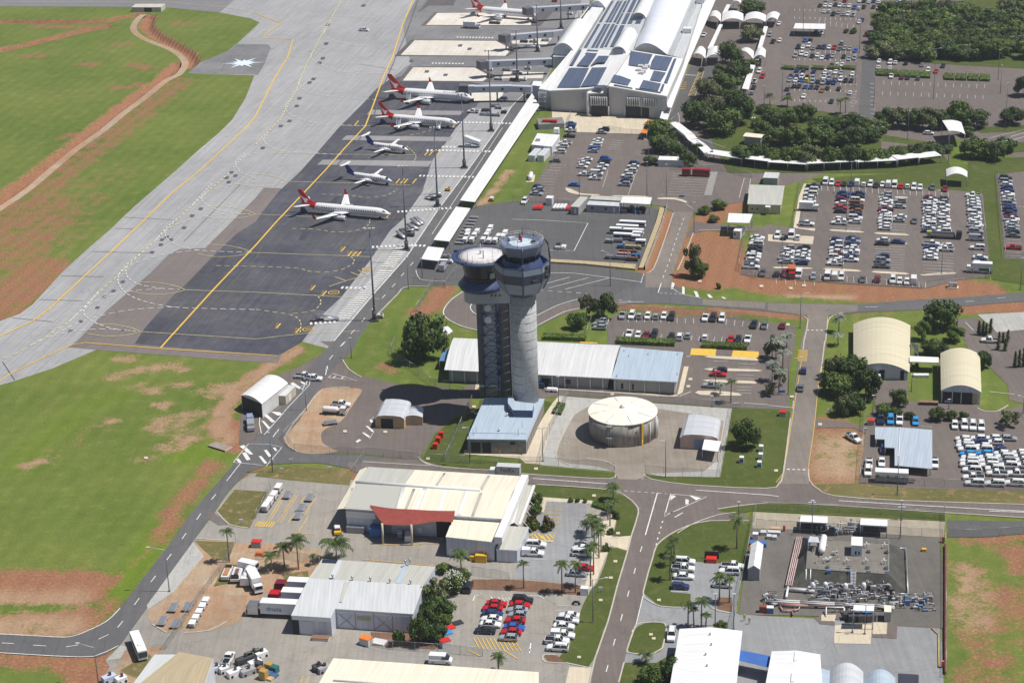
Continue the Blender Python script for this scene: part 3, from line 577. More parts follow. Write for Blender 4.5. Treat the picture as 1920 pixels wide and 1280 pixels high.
 ln(b,z,A(2,1,1190,870,1240,915,1300,935,1420,960),.2)
 ln(b,z,pr(872,545,847,562,832,582,837,597,865,612,896,620,915,623),.3,4);ln(b,z,pr(894,562,884,572,882,578,887,586,897,592),.3,4)
 ln(b,z,A(2,1,185,1090,350,1010,500,965),.3,3);ln(b,z,A(2,1,185,1168,350,1080,430,1050,520,1035),.3,3)
 ln(b,z,A(2,1,180,790,250,775,350,770,480,775,640,795,980,840),.25,3)
 for f in((262,848,435,802),(275,885,573,807),(400,893,725,810)):ln(b,z,A(2,1,*f),.25)
 dl(b,z,A(2,1,200,900,560,925),.25,1.6,1.6);dl(b,z,A(2,1,740,965,900,985),.25,1,2);ln(b,z,A(2,1,800,992,990,985),.25)
 ln(b,z,A(2,1,0,368,230,375,570,397,465,605,270,600),.25);dl(b,z,A(2,1,965,845,990,775),.3,.9,.6)
 ln(b,z,A(2,3,1110,730,1280,715),.001)if 0 else None
 dl(b,z,A(3,1,1855,270,1960,278),.3,.7,.5)
 ln(b,z,pr(1270,1000,1300,982,1345,966,1380,961),.2,3)
 dl(b,z,A(2,0,1780,885,1865,888),1.6,.5,.5);dl(b,z,A(2,0,1305,565,1375,570),1.2,.4,.4)
 ln(b,z,A(3,0,1820,1030,1920,1000),.3);ln(b,z,A(3,0,1840,1055,1920,1030),.3);ln(b,z,A(3,0,1660,1040,1920,975),.2)
 for k in range(8):ln(b,z,A(3,0,765+4*(k%2),630+k*32,800,636+k*32),.3)
 for k in range(6):ln(b,z,A(3,0,640-k*4,690+k*22,665-k*4,693+k*22),.3)
 ln(b,z,A(2,0,1190,900,1250,850,1260,960,1340,1020,1600,1110),.15)
 def bays(f,n,tile,v=(25,1),wd=.12):
  (x0,y0),(x1,y1)=A(*tile,*f)
  for k in range(n):
   t=k/max(n-1,1);x,y=x0+(x1-x0)*t,y0+(y1-y0)*t;ln(b,z,[(x,y),(x+v[0],y+v[1])],wd)
 bays((265,330,245,405),6,(3,1),(26,.8));bays((950,300,930,470),9,(3,1),(25,.8));bays((805,570,795,745),10,(3,1),(56,2));bays((1165,690,1160,760),4,(3,1),(57,2));bays((1290,630,1285,765),7,(3,1),(26,1))
 bays((495,335,490,365),3,(3,1),(24,.8));bays((480,430,478,445),2,(3,1),(54,2));bays((605,420,600,440),2,(3,1),(24,.8));bays((1505,555,1560,640),5,(3,1),(26,1));bays((1790,520,1790,640),6,(3,1),(26,1))
 bays((395,780,1180,840),17,(3,1),(.8,11));bays((400,118,1350,165),21,(3,1),(.6,9));bays((345,830,60,815),5,(3,1),(.6,9))
 bays((870,1100,1360,1110),9,(2,1),(.4,10));bays((1610,1120,1920,1150),6,(2,1),(-1.5,10));bays((840,1215,1750,1260),17,(2,1),(-3,9))
 bays((235,0,180,170),9,(2,1),(30,1.2));bays((300,1240,270,1280),3,(2,0),(26,1));bays((745,1055,720,1120),5,(2,0),(24,1.4));bays((915,1130,905,1160),3,(2,0),(22,1.4))
 bays((1205,25,1165,180),9,(2,1),(70,3));zebra(b,z,A(2,1,1515,15)[0],A(2,1,1468,190)[0],2.8,.25,.45)
 bays((1480,5,1450,190),2,(2,1),(.1,.1));ln(b,z,A(2,1,1742,60,1790,65,1765,210,1703,207,1742,60),.15)
 ln(b,z,A(2,1,720,0,680,130),.12);ln(b,z,A(2,1,930,20,870,190),.12)
 bays((1700,170,1680,280),5,(2,2),(33,1.2));bays((1680,345,1680,390),3,(2,2),(30,1));bays((1510,150,1510,200),2,(2,2),(28,1))
 bays((130,270,130,355),3,(2,3),(32,1));bays((330,700,290,900),6,(2,3),(32,2));bays((150,680,60,960),8,(2,3),(-6,.2));bays((1220,430,1190,595),4,(2,3),(34,1.5))
 bays((1760,640,1920,650),6,(1,3),(3,5));ln(b,z,A(2,3,130,628,200,632,240,650),.25);ln(b,z,A(1,3,1625,670,1640,635,1670,628),.25)
 for k in range(14):bays((870+k*58,610+k*2.2,870+k*58,640+k*2.2),1,(3,0),(-.6,7))
 for k in range(14):bays((860+k*58,690+k*2.2,860+k*58,700),1,(3,0),(-.6,7))
 for y in(70,130,380,440,560,620,670,750):bays((200+(800-y)*.0,y,660,y+12),13,(3,0),(-.3,4),.15)
 bays((385,150,640,190),7,(3,0),(-.6,9));ln(b,z,A(3,1,1480,40,1480,41),.01)
 bays((1150,640,1190,700),1,(3,2),(20,1))
 ln(b,z,A(3,2,1660,380,1850,400),.2);ln(b,z,A(3,1,1480,1140,1540,1200),.2)
 zebra(b,z,A(1,3,1770,650)[0],A(1,3,1990,665)[0],2,.25,.6,(4,5))
 ln(b,z,A(3,3,1660,-5,1960,5),.3);ln(b,z,A(2,3,985,620,930,850,900,900),.2)
marks('road_marking_white',white,m_white,ZM+.02)
def m_star(b,z):
 c=G(456,119)
 pts=[]
 for k in range(24):
  a=k*math.tau/24;r=(10.5,4.0,6.2,3.6)[k%4];pts.append(c+Vector((math.cos(a)*r,math.sin(a)*r*(1.0),0)))
 b.sheet(pts,z)
marks('helipad_star',mat('pale_blue_paint',(.62,.72,.84),.7),m_star)
def m_crack(b,z):
 ln(b,z,A(0,1,1330,1280,1920,660)+A(1,1,80,490,420,150,530,20)+A(1,0,600,1250,700,1140,820,990,880,880,960,640,1050,430,1140,220,1215,0),.45)
 for f in(A(0,1,860,435,1000,440),A(0,1,460,790,780,798),A(0,1,690,608,1130,620),A(0,1,930,352,1290,370),A(0,1,290,968,620,978),A(0,1,90,1105,400,1135),A(1,0,780,485,1050,528),A(0,0,1590,465,1690,465,1655,545),A(0,2,20,155,110,290),A(0,1,1800,110,1380,530),A(1,1,480,440,700,475,900,440,940,370),A(1,1,700,680,860,690,1120,690),A(1,1,1120,200,1250,180,1300,180),A(2,1,0,598,270,600)):ln(b,z,f,.22,2)
 for hx in A(0,1,1735,15,1765,40,1700,55,1715,88,1505,288,1440,340,1380,430,1215,520,1205,557,1140,614,920,835,850,903,780,950,730,1028,605,1132,528,1203,1250,500,1280,520)+A(1,0,540,190,525,330,500,440,475,475,430,595,400,622,325,740,305,798,250,910,185,948,50,1112,1165,460,805,45,1280,540,1420,565,1530,345,1600,370):
  x,y=hx;b.sheet(wp([(x-4.5,y+2),(x+3,y+2.2),(x+5.5,y-2),(x-2.5,y-2.2)]),z)
marks('apron_joint_seal',crack,m_crack,ZM-.01)
kerbm=mat('kerb_concrete',(.45,.42,.37),.8)
def kerb(pts,wd=.35,h=.13,sp=0,m=None):
 q=[Vector(p[:2])for p in wp(spline(pts,sp)if sp else pts)]
 L,Rr=[],[]
 for i,p in enumerate(q):
  d=(q[min(i+1,len(q)-1)]-q[max(i-1,0)]).normalized();s=Vector((-d.y,d.x))*wd/2;L.append(p+s);Rr.append(p-s)
 KB.ring([[(*Rr[i],0),(*Rr[i],h+.1),(*L[i],h+.1),(*L[i],0)]for i in range(len(q))],0,False)
KB=MB()
for a in(pr(1184,1004,1175,1040,1157,1100,1140,1165,1115,1237,1104,1290),pr(1225,1042,1232,1022,1255,1003,1290,986,1330,977,1405,977),pr(1225,1042,1206,1110,1214,1125,1240,1137,1282,1139),pr(1192,1172,1176,1217,1180,1224,1200,1226,1225,1225,1242,1215),pr(1192,1172,1205,1168,1237,1167,1250,1176,1242,1215),pr(1170,1242,1160,1280),pr(1007,909,1140,918,1175,932,1192,947,1197,962,1184,1004),pr(787,862,800,870,837,877,920,882,960,887,1060,894,1143,898,1154,891),pr(1205,888,1222,899,1300,910,1435,916,1460,908,1469,885,1482,785),pr(1516,880,1518,902,1535,918,1565,930,1690,939,1920,946,1990,949),pr(1345,955,1440,943,1560,948,1700,957,1920,971),A(3,1,230,1090,300,1120,270,1280)+A(3,2,265,60),A(3,1,560,1070,490,1090,450,1130,432,1280),A(3,2,425,0,380,380),A(2,2,1340,110,1305,120),A(2,2,475,490,430,560,370,720,330,840,350,890,430,930),A(2,2,560,880,700,900,780,940),A(1,2,650,140,700,215,790,270),A(1,2,1215,870,1260,905,1330,930),A(1,2,310,830,210,725,380,500,500,360,700,348),A(2,3,400,1130,570,1166),A(2,3,230,1090,245,1070,330,1072),A(2,3,370,1200,350,1290)if 0 else A(2,3,230,1090,250,1125,400,1135),A(2,3,250,950,600,580)if 0 else A(2,3,1500,720,1560,745,1650,760),A(2,2,1340,380,1260,410,1180,415,330,362),A(3,2,1570,500,1620,525,1720,525,1800,480),A(0,3,1630,0,1720,95,1860,120),A(0,3,1470,200,1700,215),A(0,3,1140,840,1250,905),A(0,3,1380,905,1560,890,1700,820),A(1,1,880,1110,1070,920,1090,890,1150,870,1300,870),A(1,1,1200,750,1215,800,1260,825,1420,835),A(1,2,800,905,1310,935),A(2,1,1100,210,1200,215,1290,240),A(2,1,1360,470,1300,620,1240,750),A(2,1,1000,770,1060,740,1130,560,1210,320),A(2,1,1400,450,1600,450,1700,480)):
 kerb(a,sp=2)
tag(KB.build('kerb',kerbm),kind='structure')
def island(pts,m=None,h=.16,sp=2):
 b=MB();b.prism([tuple(p.xy)for p in wp(spline(pts,sp,True))],0,h+.1);return tag(b.build('kerb_island',m or ctan),kind='structure')
for f in((3,1,480,445,695,458,698,470,478,458),(3,1,820,468,1035,480,1038,490,818,480),(3,1,438,735,670,748,670,762,438,748),(3,1,800,757,1030,770,1030,783,800,770),(3,1,1165,780,1388,765,1390,780,1165,792),(3,1,60,725,308,732,308,742,60,737),(3,1,475,512,580,518,578,526,470,522),(3,1,835,195,900,197,900,205,835,208),(3,1,960,198,1040,202,1040,210,960,210),(3,1,1010,545,1040,547,1040,555,1010,552),(3,1,515,175,600,178,600,184,512,184),(2,1,400,135,440,140,520,175,650,182,640,190,500,185,420,165),(2,1,765,190,1000,195,1000,203,765,197),(2,1,1100,208,1230,208,1310,235,1300,245,1220,222,1100,218),(2,2,1480,205,1830,215,1840,230,1480,222),(2,2,1470,290,1810,302,1815,322,1470,306),(2,2,1395,375,1600,380,1700,395,1700,412,1410,405),(2,2,1480,112,1850,132,1850,150,1480,128),(3,2,-60,420,0,0,0,0,0,0)if 0 else(2,3,485,235,600,240,620,250,490,248),(2,3,150,208,300,218,300,228,150,218)):
 island(A(*f))
r_cream=roofmat('cream_sheet_roof',(.81,.75,.62),1.0,var=.02,line=.97)
r_white=roofmat('white_sheet_roof',(.80,.80,.81),1.0,var=.02,line=.97)
r_pale=roofmat('pale_grey_sheet_roof',(.58,.60,.62),.9,var=.02,line=.96)
r_green=roofmat('grey_green_sheet_roof',(.50,.50,.46),.9,var=.02,line=.95)
r_blue=roofmat('pale_blue_sheet_roof',(.42,.51,.61),1.0,var=.02,line=.96)
r_shed=roofmat('blue_grey_ribbed_roof',(.44,.51,.60),.8,var=.05,line=.85)
r_vault=roofmat('ribbed_cream_vault',(.66,.60,.44),1.55,var=.05,line=.72,stain=.14)
r_silver=roofmat('silver_sheet_roof',(.56,.58,.62),1.0,var=.05,line=.9,rough=.35)
r_tan=roofmat('tan_sheet_roof',(.46,.38,.25),.9,var=.04,line=.93)
r_skin=roofmat('white_vault_sheet',(.72,.75,.84),6.0,var=.02,line=.97)
w_white=roofmat('white_wall_sheet',(.66,.68,.74),.6,var=.03,line=.93)
w_blue=roofmat('pale_blue_wall_sheet',(.58,.62,.72),1.6,var=.04,line=.9)
w_grey=mat('grey_wall',(.34,.34,.36),.7);w_cream=mat('cream_wall',(.55,.48,.36),.7);w_tan=mat('tan_block_wall',(.52,.36,.20),.8)
w_pink=mat('pink_block_wall',(.55,.40,.34),.8);w_rend=mat('pale_render_wall',(.55,.55,.56),.8)
w_block=mat('grey_block_wall',(.23,.22,.215),.85,var=.2,scale=.8)
trim=mat('white_trim',(.75,.75,.77),.5,var=.05);steel=mat('galvanised_steel',(.42,.43,.46),.4,.6);dsteel=mat('dark_steel',(.06,.062,.07),.5)
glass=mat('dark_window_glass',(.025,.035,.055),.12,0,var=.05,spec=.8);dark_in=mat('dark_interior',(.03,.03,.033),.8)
solar=mat('solar_panel_blue',(.075,.095,.16),.22,.1,var=.08);frame_g=mat('light_frame',(.5,.52,.56),.5)
redm=mat('red_shade_cloth',(.27,.055,.042),.9,var=.12,scale=.8);bluec=mat('blue_shade_cloth',(.04,.13,.42),.8,var=.1)
bluef=mat('blue_fascia',(.10,.20,.42),.5);orange=mat('orange_paint',(.75,.20,.03),.5);ored=mat('red_paint',(.58,.03,.02),.45)
yel=mat('yellow_machine_paint',(.72,.42,.03),.5);bpaint=mat('blue_paint',(.05,.16,.42),.5);pinkp=mat('salmon_pipe_paint',(.48,.25,.22),.6)
class B:
 def __init__(s,name,label,cat,c4,h,roof='flat',rise=1.2,ax='x',wall=w_white,rm=r_white,inset=.35,th=.22,group=None,walls=True,z0=0.0,fascia=None,seg=10,posts=None):
  hs=h if isinstance(h,(list,tuple))else[h]*4
  s.c=[G(x,y,hh)for(x,y),hh in zip(c4,hs)];s.h=hs
  cen=sum(s.c,Vector((0,0,0)))/4;s.t=thing(name,label,cat,(cen.x,cen.y,z0),group=group)
  FL,FR,BR,BL=s.c
  if ax=='x':a0,a1,b0,b1=FL,BL,FR,BR
  else:a0,a1,b0,b1=FR,FL,BR,BL
  prof={'flat':[(0,0),(1,0)],'gable':[(0,0),(.5,1),(1,0)],'arch':[(k/seg,1-(2*k/seg-1)**2)for k in range(seg+1)],'half':[(0,0),(.25,.45),(.5,.75),(.75,.94),(1,1)]}[roof]if isinstance(roof,str)else roof
  def pt(u,t,dz):return(a0.lerp(a1,t)).lerp(b0.lerp(b1,t),u)+Vector((0,0,dz))
  s.pt=lambda u,t,z=.02:pt(u,t,z+np.interp(t,[p[0]for p in prof],[p[1]for p in prof])*rise)
  rb=MB();Lr=(b0-a0).length;Wd=(a1-a0).length;acc=0
  for(t0,r0),(t1,r1)in zip(prof,prof[1:]):
   l=math.hypot((t1-t0)*Wd,(r1-r0)*rise)
   q=[pt(0,t0,r0*rise),pt(1,t0,r0*rise),pt(1,t1,r1*rise),pt(0,t1,r1*rise)]
   uv=[(0,acc),(Lr,acc),(Lr,acc+l),(0,acc+l)]
   rb.face(q,0,uv);rb.face([p-Vector((0,0,th))for p in q[::-1]],1);acc+=l
  d=Vector((0,0,th))
  for u in(0,1):
   for(t0,r0),(t1,r1)in zip(prof,prof[1:]):
    p,q=pt(u,t0,r0*rise),pt(u,t1,r1*rise);f=[p,q,q-d,p-d];rb.face(f if u==0 else f[::-1],1)
  for t,r in(prof[0],prof[-1]):
   p,q=pt(0,t,r*rise),pt(1,t,r*rise);f=[p-d,q-d,q,p];rb.face(f if t==0 else f[::-1],1)
  s.roof=rb.build('roof',[rm,fascia or trim],s.t)
  if walls:
   wb=MB();cx=sum((Vector(p)for p in s.c),Vector())/4
   i=min(.3,inset/max(Wd,1));j=min(.3,inset/max(Lr,1))
   tt=[i]+[p[0]for p in prof if i<p[0]<1-i]+[1-i]
   zr=lambda t:np.interp(t,[p[0]for p in prof],[p[1]for p in prof])*rise-th
   for u,fl in((j,False),(1-j,True)):
    for ta,tb in zip(tt,tt[1:]):
     p,q=pt(u,ta,zr(ta)),pt(u,tb,zr(tb));p0,q0=Vector((p.x,p.y,z0)),Vector((q.x,q.y,z0))
     la,lb=ta*Wd,tb*Wd;f=[p0,q0,q,p];uv=[(la,z0),(lb,z0),(lb,q.z),(la,p.z)]
     wb.face(f[::-1]if not fl else f,0,uv[::-1]if not fl else uv)
   for t,fl in((i,True),(1-i,False)):
    p,q=pt(j,t,zr(t)),pt(1-j,t,zr(t));p0,q0=Vector((p.x,p.y,z0)),Vector((q.x,q.y,z0))
    f=[p0,q0,q,p];uv=[(0,z0),(Lr,z0),(Lr,q.z),(0,p.z)]
    wb.face(f if fl else f[::-1],0,uv if fl else uv[::-1])
   s.wall=wb.build('wall',wall,s.t)
  ins=inset
  k=lambda P_:Vector((P_.x,P_.y,0))+(Vector((cx.x,cx.y,0))-Vector((P_.x,P_.y,0))).normalized()*0 if walls else Vector((P_.x,P_.y,0))
  u0,u1,t0,t1=(j,1-j,i,1-i)if walls else(.02,.98,.02,.98)
  f2=lambda u,t:Vector((*pt(u,t,0).xy,0))
  if ax=='x':s.F=[f2(u0,t0),f2(u1,t0),f2(u1,t1),f2(u0,t1)]
  else:s.F=[f2(u0,t1),f2(u0,t0),f2(u1,t0),f2(u1,t1)]
  if posts:
   pb=posts if isinstance(posts,(int,float))else 5.0
   for e in((0,1),(3,2)):
    a,b=s.F[e[0]],s.F[e[1]];n=max(1,round((b-a).length/pb))
    for k_ in range(n+1):
     p=a.lerp(b,k_/n);m_=MB();hh=s.h[e[0]]+(s.h[e[1]]-s.h[e[0]])*k_/n
     m_.cyl((p.x,p.y,z0),(p.x,p.y,hh-th),.11,n=6);m_.build('post',steel,s.t)
 def on(s,name,side,s0,s1,z0,z1,m,pr_=.06,label=None):
  F=s.F;a,b={'f':(F[0],F[1]),'r':(F[1],F[2]),'b':(F[2],F[3]),'l':(F[3],F[0])}[side]
  p,q=a.lerp(b,s0),a.lerp(b,s1);d=(q-p).normalized();n=Vector((d.y,-d.x,0))*pr_
  w_=MB();w_.obox((*(p-n).xy,z0),q-p,n*2,z1-z0);o=w_.build(name,m,s.t)
  if label:o['label']=label
  return o
def hut(name,label,cat,pl,prt,depth,h,**k):
 a,b=G(*pl),G(*prt);d=(b-a).normalized();n=Vector((-d.y,d.x,0))*depth;up=Vector((0,0,h))
 return B(name,label,cat,[P(a+up),P(b+up),P(b+n+up),P(a+n+up)],h,**k)
def addbox(t,name,m,c,sx,sy,sz,rot=0,top=1.0):
 b=MB();b.box(c,sx,sy,sz,rot,0,top);return b.build(name,m,t)
def Z4(*f):return[(620+f[i]*.22917,860+f[i+1]*.22917)for i in range(0,len(f),2)]
h1=HT(644.5,996,953)
b=B('cargo_hangar','large cargo hangar with cream and grey roof and red shade sail over its doors','hangar',Z4(110,403,1410,490,1560,140,300,64),h1,'gable',1.3,wall=w_blue,rm=r_cream,fascia=trim)
t=b.t
def strip(bb,name,u0,u1,t0,t1,m,dz=.05):
 s_=MB();n=1
 q=[bb.pt(u0,t0,dz),bb.pt(u1,t0,dz),bb.pt(u1,t1,dz),bb.pt(u0,t1,dz)]
 W_=(q[1]-q[0]).length;L_=(q[3]-q[0]).length
 s_.face(q,0,[(0,0),(W_,0),(W_,L_),(0,L_)]);s_.face([p+Vector((0,0,.0))for p in q][::-1],0)
 return s_.build(name,m,bb.t)
for u0,u1,t0,t1,m in((.005,.325,.01,.49,r_green),(.005,.31,.51,.99,r_green),(.0,.025,.01,.99,r_white),(.155,.178,.01,.49,r_white),(.30,.33,.01,.49,r_white),(.435,.463,.01,.49,r_white),(.575,.60,.01,.49,r_white),(.71,.735,.01,.49,r_white),(.375,.392,.01,.45,r_green),(.80,.818,.01,.45,r_green),(.505,.52,.51,.95,r_green),(.79,.808,.51,.95,r_green)):
 strip(b,'roof_panel',u0,u1,t0,t1,m)
m_=MB();p,q=b.pt(0,.5,.1),b.pt(.80,.5,.1);m_.cyl(p,q,.45,n=8);m_.build('ridge_vent',trim,t)
m_=MB();p,q=b.pt(1.0,0,-.2),b.pt(1.0,1,-.2);r_=G(*Z4(1340,680)[0],5.6);r_=Vector((r_.x,r_.y,p.z));d=(q-p).normalized();nn=Vector((d.y,-d.x,0))
m_.obox(r_+Vector((0,0,-1.2)),(q-r_),nn*1.9,1.9);m_.build('parapet',trim,t)
lt=[G(*c,hh)for c,hh in zip(Z4(50,412,110,405,300,64,238,90),(h1-.9,h1-.3,h1-.3,h1-.9))]
m_=MB();m_.face(lt,0,[(0,0),(3,0),(3,30),(0,30)]);m_.face([p-Vector((0,0,.15))for p in lt][::-1],0);m_.build('side_canopy',r_cream,t)
ww=lambda*f:[G(*c,0)for c in Z4(*f)]
b.on('signboard','f',.0,.19,h1-2.6,h1-.8,r_white,.25)
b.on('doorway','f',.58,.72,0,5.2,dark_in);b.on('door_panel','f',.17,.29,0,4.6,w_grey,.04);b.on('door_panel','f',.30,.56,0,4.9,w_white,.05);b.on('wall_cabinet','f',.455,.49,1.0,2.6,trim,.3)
h2=HT(835,1043.4,1006.7)
bf=B('cargo_office','cream roofed front block of the cargo hangar with pale blue walls','building',Z4(940,636,1338,680,1412,500,1008,462),h2,'flat',wall=w_blue,rm=r_cream,inset=.1,th=.3)
bf.on('door','f',.05,.14,0,2.3,trim,.04);bf.on('vent','f',.72,.76,1.9,2.6,w_grey)
h3=3.6
ba=B('side_annex','low grey roofed annex with white fascia beside the hangar parapet','building',Z4(1352,738,1527,748,1622,556,1432,546),h3,'flat',wall=w_blue,rm=r_green,inset=.1,th=.35)
ba.on('door_frame','f',.45,.5,0,2.9,trim,.05)
bv=B('side_veranda','long grey veranda roof with white rim and struts beside the hangar','canopy',Z4(1500,520,1535,545,1655,225,1590,208),3.9,'flat',rm=r_green,walls=False,posts=7)
m_=MB();p0,p1=bv.c[1],bv.c[2];m_.obox(p0-Vector((0,0,.3)),p1-p0,Vector((.6,.15,0)),.7);m_.build('rim',trim,bv.t)
m_=MB();wl=[G(*c,3.8)for c in Z4(1440,545,1500,520,1590,208,1560,200)];m_.face(wl,0,[(0,0),(2,0),(2,30),(0,30)]);m_.face([p-Vector((0,0,.1))for p in wl[::-1]],0);m_.build('inner_roof',r_white,bv.t)
for k in range(4):
 a=p0.lerp(p1,.15+k*.25)
 for u_,v_,r_ in((Vector((3.2,0,-3.9)),Vector((0,0,.2)),.09),(Vector((-3.0,-.5,.1)),Vector((-5.5,.5,2.4)),.07)):m_=MB();m_.cyl(a+u_,a+v_,r_,n=5);m_.build('strut',trim,bv.t)
st=thing('shade_sail','big brick red shade sail on two poles in front of the cargo hangar','shade sail',G(*Z4(550,700)[0]))
ph=HT(*Z4(430,695)[0],Z4(430,537)[0][1])
top=[G(*c,z)for c,z in zip(Z4(320,376,485,402,665,412,850,422,1018,424),(h1+.6,)*5)]
bot=[G(*c,z)for c,z in zip(Z4(430,534,520,540,668,538,850,512,1000,517),(ph,ph-.1,ph+.1,ph+.4,h2+.9))]
m_=MB();NS=4
def bez(L,n=4):
 return[Vector(p)for p in spline([tuple(x)for x in L],n)]
T_,B_=bez(top),bez(bot)
rows=[]
for k in range(7):
 f=k/6;rows.append([T_[i].lerp(B_[i],f)-Vector((0,0,.12*math.sin(math.pi*f)))for i in range(len(T_))])
m_.ring(rows,0,True,closed=False);m_.build('sail',redm,st)
for c in Z4(430,695,668,705):
 m_=MB();g=G(*c);m_.cyl(g,g+Vector((0,0,ph+.3)),.28,n=8);m_.build('pole',w_cream,st)
h=HT(594,1194,1156)if False else HT(557,1188,1159)
b=B('freight_shed','wide grey roofed freight shed with cross braced pale blue walls','hangar',A(1,3,262,775,1180,762,1345,408,495,348)if 0 else A(1,3,395,492,1255,545,1345,405,495,348),[6.0,6.0,5.2,5.2],'flat',wall=w_blue,rm=r_green,inset=.1,th=.3)
c2=[G(*c,z)for c,z in zip(A(1,3,262,772,560,790,592,722,1178,762,1255,545,395,492),(5.0,5.0,5.2,5.2,6.1,6.1))]
m_=MB();e=Vector((0,0,.3));d1=(c2[3]-c2[2])
m_.face(c2,0,[(p.x,p.y)for p in c2]);n_=len(c2)
for i in range(n_):
 p,q=c2[i],c2[(i+1)%n_];m_.face([p-e,q-e,q,p],1)
o=m_.build('front_roof',[r_pale,trim],b.t)
w_=MB();cc=[p+(Vector((sum(q.x for q in c2)/6,sum(q.y for q in c2)/6,p.z))-p)*.012 for p in c2]
for i in range(n_):
 p,q=cc[i],cc[(i+1)%n_];L=(q-p).length;w_.face([(p.x,p.y,0),(q.x,q.y,0),(*q.xy,q.z-.3),(*p.xy,p.z-.3)],0,[(0,0),(L,0),(L,5),(0,5)])
w_.build('front_wall',w_blue,b.t)
def onseg(t,name,p,q,s0,s1,z0,z1,m,pr_=.08):
 a,c=Vector((*p.xy,0)).lerp(Vector((*q.xy,0)),s0),Vector((*p.xy,0)).lerp(Vector((*q.xy,0)),s1);d=(c-a).normalized();n=Vector((d.y,-d.x,0))*pr_
 x=MB();x.obox((*(a-n).xy,z0),c-a,n*2,z1-z0);return x.build(name,m,t)
P2,P3=cc[2],cc[3]
for k in range(5):onseg(b.t,'wall_post',P2,P3,.01+k*.24,.02+k*.24,0,4.9,w_grey)
onseg(b.t,'window',P2,P3,.28,.46,2.6,3.6,mat('louvre_yellow',(.42,.42,.22),.5));onseg(b.t,'band',P2,P3,0,1,4.3,4.6,trim)
for s0,s1 in((.02,.25),(.5,.73)):
 for z0,z1 in((.3,4.2),(4.2,.3)):
  x=MB();a,c=P2.lerp(P3,s0),P2.lerp(P3,s1);a=Vector((*a.xy,z0));c=Vector((*c.xy,z1));d=(P3-P2).normalized();n=Vector((d.y,-d.x,0))*.1;x.cyl(a+n,c+n,.07,n=4);x.build('brace',w_grey,b.t)
onseg(b.t,'opening',cc[0],cc[1],.0,.17,0,4.2,dark_in);onseg(b.t,'door',cc[0],cc[1],.28,.52,0,3.6,w_white);onseg(b.t,'fascia_box',cc[0],cc[1],0,1,3.9,4.7,trim,.1)
for f in((575,495),(722,507),(858,515),(1005,527),(1160,535),(1155,375),(1120,385)):
 g=G(*A(1,3,*f)[0],6.15);x=MB();x.cyl(g-Vector((0,0,.2)),g+Vector((0,0,.7)),.16,n=6);x.ball(g+Vector((0,0,.8)),.35,8);x.build('roof_vent',steel,b.t)
for f in((545,490,590,495,650,360,615,355),(1045,530,1085,533,1140,388,1110,385)):
 x=MB();q=[G(*c,z)for c,z in zip(A(1,3,*f),(6.12,6.12,5.32,5.32))];x.face(q,0,[(0,0),(1,0),(1,12),(0,12)]);x.build('skylight',r_pale if f[0]<600 else r_blue,b.t)
x=MB();q=[G(*c,6.2)for c in A(1,3,665,520,705,520,645,655,625,655)];q[2].z=q[3].z=5.6;x.face(q,0,[(0,0),(1,0),(1,12),(0,12)]);x.build('skylight',r_green,b.t)
x=MB();q=[G(*c,5.4)for c in A(1,3,500,352,615,358,600,382,495,378)];x.prism([tuple(p.xy)for p in q],5.3,5.5);x.build('roof_hatch',glass,b.t)
b=B('warehouse','long cream roofed warehouse cut by the bottom edge of the picture','warehouse',pr(560,1345,1012,1372,1010,1259,625,1233),6,'flat',wall=w_white,rm=r_cream,inset=.2)
x=MB();x.cyl(b.pt(.06,.62,.1),b.pt(.75,.62,.1),.25,n=6);x.build('ridge_vent',trim,b.t)
b=B('corner_warehouse','tan and grey roofed warehouse with white side wall at the lower left','warehouse',pr(250,1290,372,1310,400,1233,336,1221),[6.5]*4,'flat',wall=w_white,rm=r_tan,inset=.05,th=.4)
b=B('grey_workshop','grey flat roofed workshop joined to the tan roofed warehouse','workshop',pr(235,1300,300,1318,334,1226,290,1226),5.6,'flat',wall=w_white,rm=r_pale,inset=.05)
b=B('white_workshop','bright white low gabled workshop roof beside the round lawn','workshop',pr(1255,1290,1375,1330,1392,1182,1274,1178),5,'gable',.7,'y',wall=w_white,rm=r_white)
for f in((1485,925),(1495,1000),(1452,1075),(1462,1160)):
 g=G(*A(2,3,*f)[0],5.5);x=MB();x.cyl(g,g+Vector((0,0,.7)),.2,n=6);x.build('roof_vent',steel,b.t)
b=B('porch_roof','small white porch roof sticking out of the white workshop','canopy',A(2,3,1215,1065,1270,1070,1310,940,1255,930),3.6,'flat',rm=r_white,walls=False,posts=6)
b=B('white_shed','bright white gabled shed roof between the blue sail and the vaults','shed',pr(1428,1320,1545,1330,1538,1226,1447,1220),5,'gable',.6,'y',wall=w_white,rm=r_white)
for f in((185,1050,215,1118),(165,1208,190,1275)):
 g=G(*A(3,3,(f[0]+f[2])/2,f[1])[0],5.5);g2=G(*A(3,3,(f[0]+f[2])/2-6,f[3])[0],5.5);x=MB();x.obox(g2,Vector((.8,0,0)),g-g2,.3);x.build('ridge_cap',trim,b.t)
for i,(f,m,lab)in enumerate(((A(3,3,335,1345,460,1350,465,1185,385,1165),r_blue,'pale blue lean-to roof beside the white gabled shed'),(A(3,3,455,1380,715,1390,715,1195,465,1185),r_silver,'silver vaulted shelter with pale ribs at the bottom edge'),(A(3,3,715,1400,960,1400,955,1240,720,1240),r_blue,'pale blue vaulted shelter at the bottom edge'))):
 B('vaulted_shelter' if i else 'lean_to',lab,'shelter',f,4.2,'arch' if i else 'flat',2.2,'y',wall=w_white,rm=m,th=.12)
b=B('dark_container','black roofed container shed at the bottom edge right of the vaults','container',A(3,3,975,1360,1130,1365,1130,1215,975,1205),3,'flat',wall=w_grey,rm=mat('black_membrane',(.035,.038,.06),.6),inset=.05)
